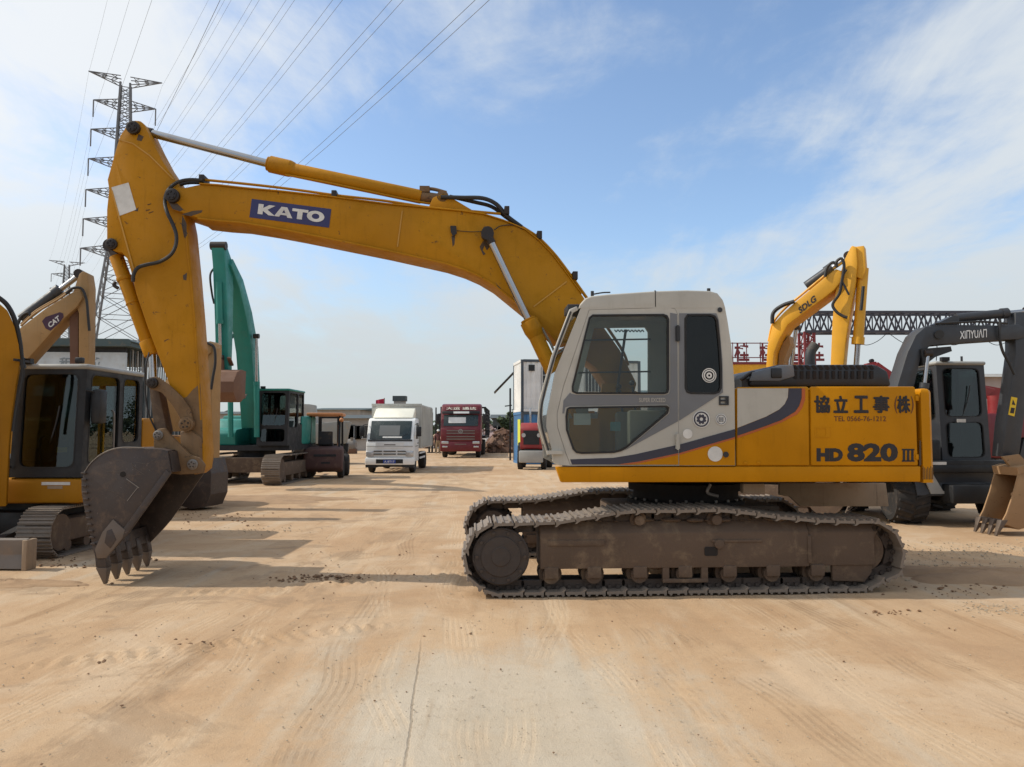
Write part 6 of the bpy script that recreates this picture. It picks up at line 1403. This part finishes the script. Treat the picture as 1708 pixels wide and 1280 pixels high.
# =================================================================== far trees
def tree(px, Y, h, rad, label, seed):
    rnd = random.Random(seed); q = at(px, 700, Y); t = thing('tree', label, 'tree', (q.x, Y, 0), 0, 'far trees')
    m = MB(); m.tube([(0, 0, 0), (.1, 0, h * .3), (0, .1, h * .7)], .16, 7)
    for i in range(5):
        a = rnd.uniform(0, 2 * pi); m.tube([(0, 0, h * rnd.uniform(.3, .5)), (cos(a) * rad * .5, sin(a) * rad * .5, h * .7)], .06, 5)
    m.build('trunk', surf('bark', (.09, .065, .045), .9, .2), t)
    cl_ = [(Vector((rnd.gauss(0, rad * .42), rnd.gauss(0, rad * .42), h * .66 + rnd.gauss(0, h * .15))), rnd.uniform(.25, .5) * rad) for i in range(14)]
    vs, fs = [], []
    for i in range(1500):
        c, r = rnd.choice(cl_); d = Vector((rnd.gauss(0, 1), rnd.gauss(0, 1), rnd.gauss(0, 1))).normalized(); p = c + d * r * rnd.random() ** .4
        a = Vector((rnd.gauss(0, 1), rnd.gauss(0, 1), rnd.gauss(0, 1))).normalized(); b = a.orthogonal().normalized(); s = rnd.uniform(.10, .22); k = len(vs)
        vs += [p - a * s, p + b * s * .6, p + a * s, p - b * s * .6]; fs.append((k, k + 1, k + 2, k + 3))
    MB().add(vs, fs).build('crown', surf('leaves', (.05, .075, .03), .7, .3, (.09, .10, .04), scale=2), t)
for i, (px, Y, h, r_, lb) in enumerate(((846, 88, 3.4, 1.7, 'dark tree beside the far shed at the end of the yard road'), (858, 100, 3.9, 1.9, 'dark tree right of the far shed, close to the containers'), (806, 120, 3.8, 2.0, 'low tree right of the red truck far away'), (700, 125, 4.2, 2.4, 'far tree between the white truck and the red truck'), (480, 100, 5.0, 2.5, 'far tree behind the teal cab'), (1300, 90, 5, 2.6, 'far tree behind the yellow boom'))):
    tree(px, Y, h, r_, lb, 40 + i)

# distant belt of trees that closes the horizon
rn = random.Random(77); vs, fs = [], []
for k in range(260):
    an = R(-62 + 124 * k / 259); rr = rn.uniform(190, 240); cx, cy = rr * sin(an), rr * cos(an); hh = rn.uniform(3.2, 6.0)
    for i in range(46):
        p = Vector((cx + rn.gauss(0, 1.5), cy + rn.gauss(0, 1.5), abs(rn.gauss(hh * .55, hh * .25)) + .2)); a = Vector((rn.gauss(0, 1), rn.gauss(0, 1), rn.gauss(0, 1))).normalized(); b_ = a.orthogonal().normalized(); s = rn.uniform(.5, 1.0); q = len(vs)
        vs += [p - a * s, p + b_ * s * .7, p + a * s, p - b_ * s * .7]; fs.append((q, q + 1, q + 2, q + 3))
tag(MB().add(vs, fs).build('far_tree_belt', surf('far_leaves', (.055, .075, .045), .8, .3, (.09, .10, .06), scale=.3, grain=0)), 'low dark belt of trees along the horizon', kind='stuff')
# =================================================================== ground
def ground_material():
    t = NT('yard_ground'); b = t.b
    p = t.coord((1, 1, 1), (0, 0, 0), True)
    rd = t.coord((1, 1, 1), (0, 0, R(-5)), True)          # road direction, about 5 degrees left of the view axis
    sepn = t.n('ShaderNodeSeparateXYZ'); t.l(rd, sepn.inputs[0]); U, V = sepn.outputs[0], sepn.outputs[1]
    st = t.coord((2.6, .16, 1), (0, 0, R(-5)), True); st2 = t.coord((9, .35, 1), (0, 0, R(-8)), True); st3 = t.coord((5.0, .22, 1), (0, 0, R(9)), True)
    big = t.noise(p, .28, 5, .6); mid = t.noise(p, 1.3, 8, .65, .4); fine = t.noise(p, 14, 8, .75); grit = t.noise(p, 90, 3, .7); blot = t.noise(p, .62, 7, .62, .8)
    s1 = t.noise(st, 1.0, 5, .6, .3); s2 = t.noise(st2, 1.0, 6, .65, .2); s3 = t.noise(st3, 1.0, 5, .65, .25)
    smask = t.ramp(t.noise(p, .45, 4, .6, .5), .46, .62)                       # streaks only where wheels have turned
    sand = t.mix(t.ramp(big, .35, .65), (.43, .282, .162), (.50, .355, .22))
    sand = t.mix(t.ramp(mid, .42, .72, 0, .6), sand, (.39, .245, .135))
    sand = t.mix(t.ramp(blot, .50, .66, 0, .55), sand, (.54, .42, .295)); sand = t.mix(t.ramp(blot, .30, .44, .45, 0), sand, (.355, .225, .13))
    sand = t.mix(t.math('MULTIPLY', t.ramp(s1, .48, .70, 0, .55), smask), sand, (.54, .40, .26))
    sand = t.mix(t.math('MULTIPLY', t.ramp(s3, .52, .70, 0, .6), smask), sand, (.29, .175, .09))
    conc = t.mix(t.ramp(mid, .3, .7), (.44, .385, .30), (.51, .45, .36))
    conc = t.mix(t.ramp(blot, .42, .7, 0, .5), conc, (.42, .33, .225))
    conc = t.mix(t.math('MULTIPLY', t.ramp(s2, .50, .72, 0, .55), smask), conc, (.33, .26, .18))
    # wiped-clean concrete in the foreground: a patch with ragged, streaky edges
    cx = t.math('ABSOLUTE', t.math('SUBTRACT', U, .35)); dx = t.math('SUBTRACT', 1.25, cx)
    dy = t.math('SUBTRACT', 6.0, V)
    m = t.math('MINIMUM', t.math('MULTIPLY', dx, .55), t.math('MULTIPLY', dy, .45))
    m = t.math('ADD', m, t.math('MULTIPLY', t.math('SUBTRACT', s1, .5), 1.6)); m = t.math('ADD', m, t.math('MULTIPLY', t.math('SUBTRACT', mid, .5), .9))
    mask = t.ramp(t.math('ADD', m, t.math('MULTIPLY', t.math('SUBTRACT', fine, .5), .5)), -.20, .42, 0, .85)
    # further clean streaks along the road
    far = t.math('MULTIPLY', t.ramp(s1, .50, .66), t.ramp(big, .45, .6), )
    mask = t.math('MAXIMUM', mask, t.math('MULTIPLY', far, .55))
    col = t.mix(mask, sand, conc)
    col = t.mix(t.math('MULTIPLY', t.ramp(s2, .58, .76, 0, .45), smask), col, (.27, .165, .09))
    # tyre tracks: ribbed bands running down the road, each with its own line, worn through in places
    px_ = t.n('ShaderNodeSeparateXYZ'); t.l(p, px_.inputs[0]); X0, Y0 = px_.outputs[0], px_.outputs[1]
    wear = t.noise(p, 1.1, 5, .7, .4); wob = t.math('MULTIPLY', t.math('SUBTRACT', t.noise(p, .22, 2, .5), .5), 1.1); trk = None
    for k, (u0, ang, wd, tone) in enumerate(((-3.1, 3, .24, 0), (-2.35, 1, .22, 1), (-1.85, -8, .20, 0), (-1.25, -3, .26, 1), (-.75, -11, .18, 0), (.75, -6, .22, 0), (1.55, -9, .24, 1), (2.3, -4, .26, 0), (3.2, -12, .24, 1), (4.3, -7, .28, 0), (.1, 6, .2, 0), (-4.2, 8, .24, 1), (-2.8, 10, .2, 0), (-.3, -5, .3, 0), (1.1, -5.5, .2, 1), (2.9, -6, .22, 1))):
        d = t.math('SUBTRACT', t.math('SUBTRACT', t.math('MULTIPLY', X0, cos(R(ang))), t.math('MULTIPLY', Y0, sin(R(ang)))), u0 - 5 * sin(R(ang)) )
        d = t.math('ADD', d, t.math('MULTIPLY', wob, 1 if k % 2 else -1)); ad = t.math('ABSOLUTE', d)
        band = t.ramp(ad, wd * .42, wd * .56, 1, 0); ribs = t.ramp(t.math('SINE', t.math('MULTIPLY', d, 2 * pi / .052)), -.4, .7, .35, 1)
        m_ = t.math('MULTIPLY', t.math('MULTIPLY', band, ribs), t.ramp(wear, .36 + .04 * (k % 3), .60, 0, .40))
        col = t.mix(m_, col, (.27, .175, .10) if tone else (.56, .43, .29)); trk = m_ if trk is None else t.math('MAXIMUM', trk, m_)
    col = t.mix(t.ramp(fine, .52, .80, 0, .5), col, (.26, .165, .095)); col = t.mix(t.ramp(fine, .2, .44, .45, 0), col, (.58, .45, .31))
    col = t.mix(t.ramp(grit, .60, .74, 0, .45), col, (.20, .135, .09)); col = t.mix(t.ramp(grit, .22, .36, .4, 0), col, (.60, .49, .36))
    vo = t.n('ShaderNodeTexVoronoi'); t.l(p, vo.inputs['Vector']); vo.inputs['Scale'].default_value = 26; peb = t.math('MULTIPLY', t.ramp(vo.outputs['Distance'], .10, .19, 1, 0), t.ramp(wear, .5, .62))
    col = t.mix(t.math('MULTIPLY', peb, .35), col, (.22, .15, .10))
    dm = t.math('MULTIPLY', t.ramp(t.noise(p, .8, 8, .68, .6), .52, .60), t.ramp(X0, -2.5, -.5, .5, .08)); col = t.mix(dm, col, (.27, .185, .115))
    # expansion joint of the slab
    jd = t.math('ABSOLUTE', t.math('ADD', t.math('SUBTRACT', U, -.185), t.math('MULTIPLY', t.math('SUBTRACT', mid, .5), .09)))
    jm = t.math('MULTIPLY', t.ramp(jd, .003, .012, .42, 0), t.ramp(V, 5.6, 6.4, 1, 0))
    jm = t.math('MULTIPLY', jm, t.ramp(fine, .3, .5, .35, 1))
    col = t.mix(jm, col, (.13, .085, .05))
    t.l(col, b.inputs['Base Color']); b.inputs['Roughness'].default_value = .93; b.inputs['Specular IOR Level'].default_value = .25
    h = t.math('ADD', t.math('MULTIPLY', fine, .8), t.math('MULTIPLY', t.math('MULTIPLY', s2, smask), .7)); h = t.math('ADD', h, t.math('MULTIPLY', grit, .35)); h = t.math('SUBTRACT', h, t.math('MULTIPLY', jm, .8)); h = t.math('ADD', h, t.math('MULTIPLY', peb, .8)); h = t.math('SUBTRACT', h, t.math('MULTIPLY', trk, .5))
    t.bump(h, .55, .02); return t.m
rng = np.random.default_rng(5)
def vnoise(x, y, f, seed):
    r = np.random.default_rng(seed); g = r.random((256, 256)); X_ = x * f; Y_ = y * f
    i = np.floor(X_).astype(int); j = np.floor(Y_).astype(int); a = X_ - i; b = Y_ - j; a = a * a * (3 - 2 * a); b = b * b * (3 - 2 * b)
    G = lambda p, q: g[p % 256, q % 256]
    return (G(i, j) * (1 - a) + G(i + 1, j) * a) * (1 - b) + (G(i, j + 1) * (1 - a) + G(i + 1, j + 1) * a) * b
def axis(lo, hi, step, far_lo, far_hi, k=1.22):
    c = list(np.arange(lo, hi + 1e-6, step)); d = step
    while c[-1] < far_hi: d *= k; c.append(c[-1] + d)
    d = step
    while c[0] > far_lo: d *= k; c.insert(0, c[0] - d)
    return np.array(c)
gx = axis(-5.5, 6.5, .04, -900, 900); gy = axis(3.0, 9.6, .032, -40, 1600, 1.12)
XX, YY = np.meshgrid(gx, gy); ZZ = np.zeros_like(XX)
ZZ += (vnoise(XX, YY, .5, 1) - .5) * .012 + (vnoise(XX, YY, 2.2, 2) - .5) * .008 + (vnoise(XX * 5, YY * .6, 1.5, 3) - .5) * .006
near = np.exp(-((XX / 14) ** 2) - ((YY - 7) / 9) ** 2)
# imprint of crawler cleats: one curved band across the foreground, two short ones
def cleats(pts, width, gap, hgt, seed):
    P = np.array([[*ground(a, b).xy] for a, b in pts]); P = np.array([[q.x, q.y] for q in smooth_path([Vector((*p, 0)) for p in P], 16)])
    seg = np.diff(P, axis=0); L_ = np.concatenate([[0], np.cumsum(np.hypot(*seg.T))]); out = np.zeros_like(ZZ)
    mnx, mxx = P[:, 0].min() - .5, P[:, 0].max() + .5; mny, mxy = P[:, 1].min() - .5, P[:, 1].max() + .5
    sel = (XX > mnx) & (XX < mxx) & (YY > mny) & (YY < mxy); x = XX[sel]; y = YY[sel]
    d = (x[:, None] - P[None, :, 0]) ** 2 + (y[:, None] - P[None, :, 1]) ** 2; k = d.argmin(1); dist = np.sqrt(d.min(1)); s = L_[k]
    s = s + (vnoise(x, y, 2.7, seed + 5) - .5) * .16; wv = np.clip(np.cos(2 * pi * s / gap) * 1.6, -.6, 1); am = np.clip(1 - (dist / (width / 2)) ** 4, 0, 1) * np.clip((vnoise(x, y, 1.9, seed) - .34) * 5, 0, 1) * (.4 + vnoise(x, y, 3.1, seed + 1))
    out[sel] = wv * am * hgt; return out
ZZ += cleats([(-60, 1112), (140, 1100), (300, 1084), (450, 1068), (600, 1046), (740, 1028), (860, 1008)], .36, .13, .020, 11)
ZZ += cleats([(300, 990), (420, 985), (560, 976), (700, 966), (800, 952)], .32, .12, .020, 21)
ZZ += cleats([(640, 905), (720, 935), (800, 990), (830, 1020)], .42, .13, .018, 31)
# ruts along the road
for u0 in (-1.75, -1.1, .95, 1.45, 2.3): 
    u = XX * cos(R(5)) + YY * sin(R(5)) - u0; ZZ -= .007 * np.exp(-(u / .07) ** 2) * (vnoise(XX * 0 + u0 * 7, YY, .7, 41) > .35)
ZZ *= np.clip(near * 1.6, .0, 1); ZZ -= .004
nx, ny = len(gx), len(gy); idx = np.arange(nx * ny).reshape(ny, nx)
fa = np.stack([idx[:-1, :-1], idx[:-1, 1:], idx[1:, 1:], idx[1:, :-1]], -1).reshape(-1, 4)
me = bpy.data.meshes.new('ground'); me.vertices.add(nx * ny); me.vertices.foreach_set('co', np.stack([XX, YY, ZZ], -1).astype(np.float32).ravel())
me.loops.add(len(fa) * 4); me.loops.foreach_set('vertex_index', fa.ravel().astype(np.int32)); me.polygons.add(len(fa)); me.polygons.foreach_set('loop_start', np.arange(0, len(fa) * 4, 4, dtype=np.int32))
me.update(calc_edges=True); me.validate(); me.shade_smooth(); me.materials.append(ground_material())
tag(place('ground', me), kind='structure')

# ---- clods, crumbs and gravel lying on the ground
M_clod = surf('dry_clod', (.20, .115, .062), .95, .3, (.30, .19, .11), scale=9, grain=.5); M_grav = surf('gravel_stone', (.40, .33, .24), .9, .4, (.25, .17, .1), scale=12, grain=.4)
def stones(name, label, mat, spots_, seed):
    """spots_: (px, py, spread x, spread y, count, min size, max size)"""
    rnd = random.Random(seed); m = MB()
    for px, py, sx, sy, n, s0, s1 in spots_:
        g = ground(px, py)
        for i in range(n):
            x, y = g.x + rnd.gauss(0, sx), g.y + rnd.gauss(0, sy); s = (s0 + (s1 - s0) * rnd.random() ** 3.2) * .75
            if y < 2.6: continue
            k = len(m.v); vs = []
            for d in ((1, 0, 0), (-1, 0, 0), (0, 1, 0), (0, -1, 0), (0, 0, 1), (0, 0, -1), (.7, .7, .3), (-.7, .6, .35), (.5, -.75, .3), (-.6, -.6, .4)):
                q = Vector(d).normalized() * s * rnd.uniform(.6, 1.15); vs.append((x + q.x, y + q.y, max(-.004, q.z * .65 + s * .25)))
            bm = bmesh.new(); [bm.verts.new(v) for v in vs]; bmesh.ops.convex_hull(bm, input=bm.verts[:]); bm.verts.index_update()
            m.add([v.co for v in bm.verts], [[v.index for v in f.verts] for f in bm.faces]); bm.free()
    o = m.build(name, mat, ang=20); tag(o, label, kind='stuff'); return o
stones('dirt_clods', 'dark dry clods of earth scattered over the yard', M_clod, [(520, 966, .28, .10, 70, .012, .055), (555, 963, .12, .06, 22, .02, .06), (600, 960, .3, .08, 20, .008, .03), (470, 1062, .7, .10, 16, .006, .022), (320, 1075, .12, .05, 10, .015, .045), (610, 1048, .6, .10, 34, .005, .024), (1485, 1022, .14, .05, 26, .01, .035), (1310, 1050, .1, .04, 10, .006, .016),
    (600, 1090, 2.2, 1.2, 60, .005, .018), (1100, 1130, 2.4, 1.2, 50, .004, .014), (60, 935, .9, .15, 60, .01, .045), (115, 945, .15, .06, 22, .015, .05), (20, 975, .4, .12, 40, .01, .04), (175, 1105, .05, .02, 4, .02, .04), (690, 930, 1.0, .8, 60, .006, .025), (320, 865, .8, .8, 110, .012, .05), (1620, 985, .5, .25, 80, .01, .045)], 5)
stones('loose_grit', 'fine grit scattered over the foreground', M_grav, [(700, 1120, 2.3, 1.3, 900, .004, .011), (1200, 1120, 2.3, 1.3, 800, .004, .011), (250, 1100, 1.8, 1.4, 600, .004, .012), (600, 940, 2.4, 1.5, 500, .006, .016)], 12)
stones('gravel_patch', 'pale gravel spilled at the right edge of the yard', M_grav, [(1700, 1015, .30, .12, 520, .006, .020), (1660, 920, 1.1, .5, 700, .008, .028), (1590, 950, .7, .5, 300, .008, .026), (430, 885, .5, .25, 120, .008, .03)], 6)
# low earth banks where the yard surface ends
def bank(name, label, px, py, rx, ry, h, seed):
    g = ground(px, py); n, k = 40, 14; vs = [(0, 0, h * .9)]; fs = []; rnd = random.Random(seed); ph = [rnd.uniform(0, 6.28) for _ in range(6)]
    for i in range(1, k + 1):
        f = i / k
        for j in range(n):
            a = 2 * pi * j / n; w = 1 + .16 * sin(3 * a + ph[0]) + .10 * sin(7 * a + ph[1]) + .05 * sin(13 * a + ph[2])
            z = h * (1 - f ** 1.6) * (1 + .35 * sin(5 * a + ph[3] + 9 * f) * f) + rnd.uniform(-.008, .008)
            vs.append((rx * f * w * cos(a), ry * f * w * sin(a), z if i < k else -.02))
    fs += [(0, 1 + j, 1 + (j + 1) % n) for j in range(n)]
    for i in range(k - 1): fs += [(1 + i * n + j, 1 + (i + 1) * n + j, 1 + (i + 1) * n + (j + 1) % n, 1 + i * n + (j + 1) % n) for j in range(n)]
    o = MB().add(vs, fs).build(name, surf('loose_earth', (.34, .22, .125), .95, .5, (.24, .14, .075), scale=4, grain=.7), ang=60); o.location = (g.x, g.y, 0); tag(o, label, kind='structure'); return o
bank('earth_bank', 'low bank of loose earth right of the crawler track', 1640, 960, 1.3, .55, .07, 1)
bank('earth_bank', 'low bank of loose earth under the teal excavator', 400, 835, 2.6, 1.2, .10, 2)
bank('earth_bank', 'low crumbly bank below the dozer blade', 10, 975, .8, .25, .05, 3)
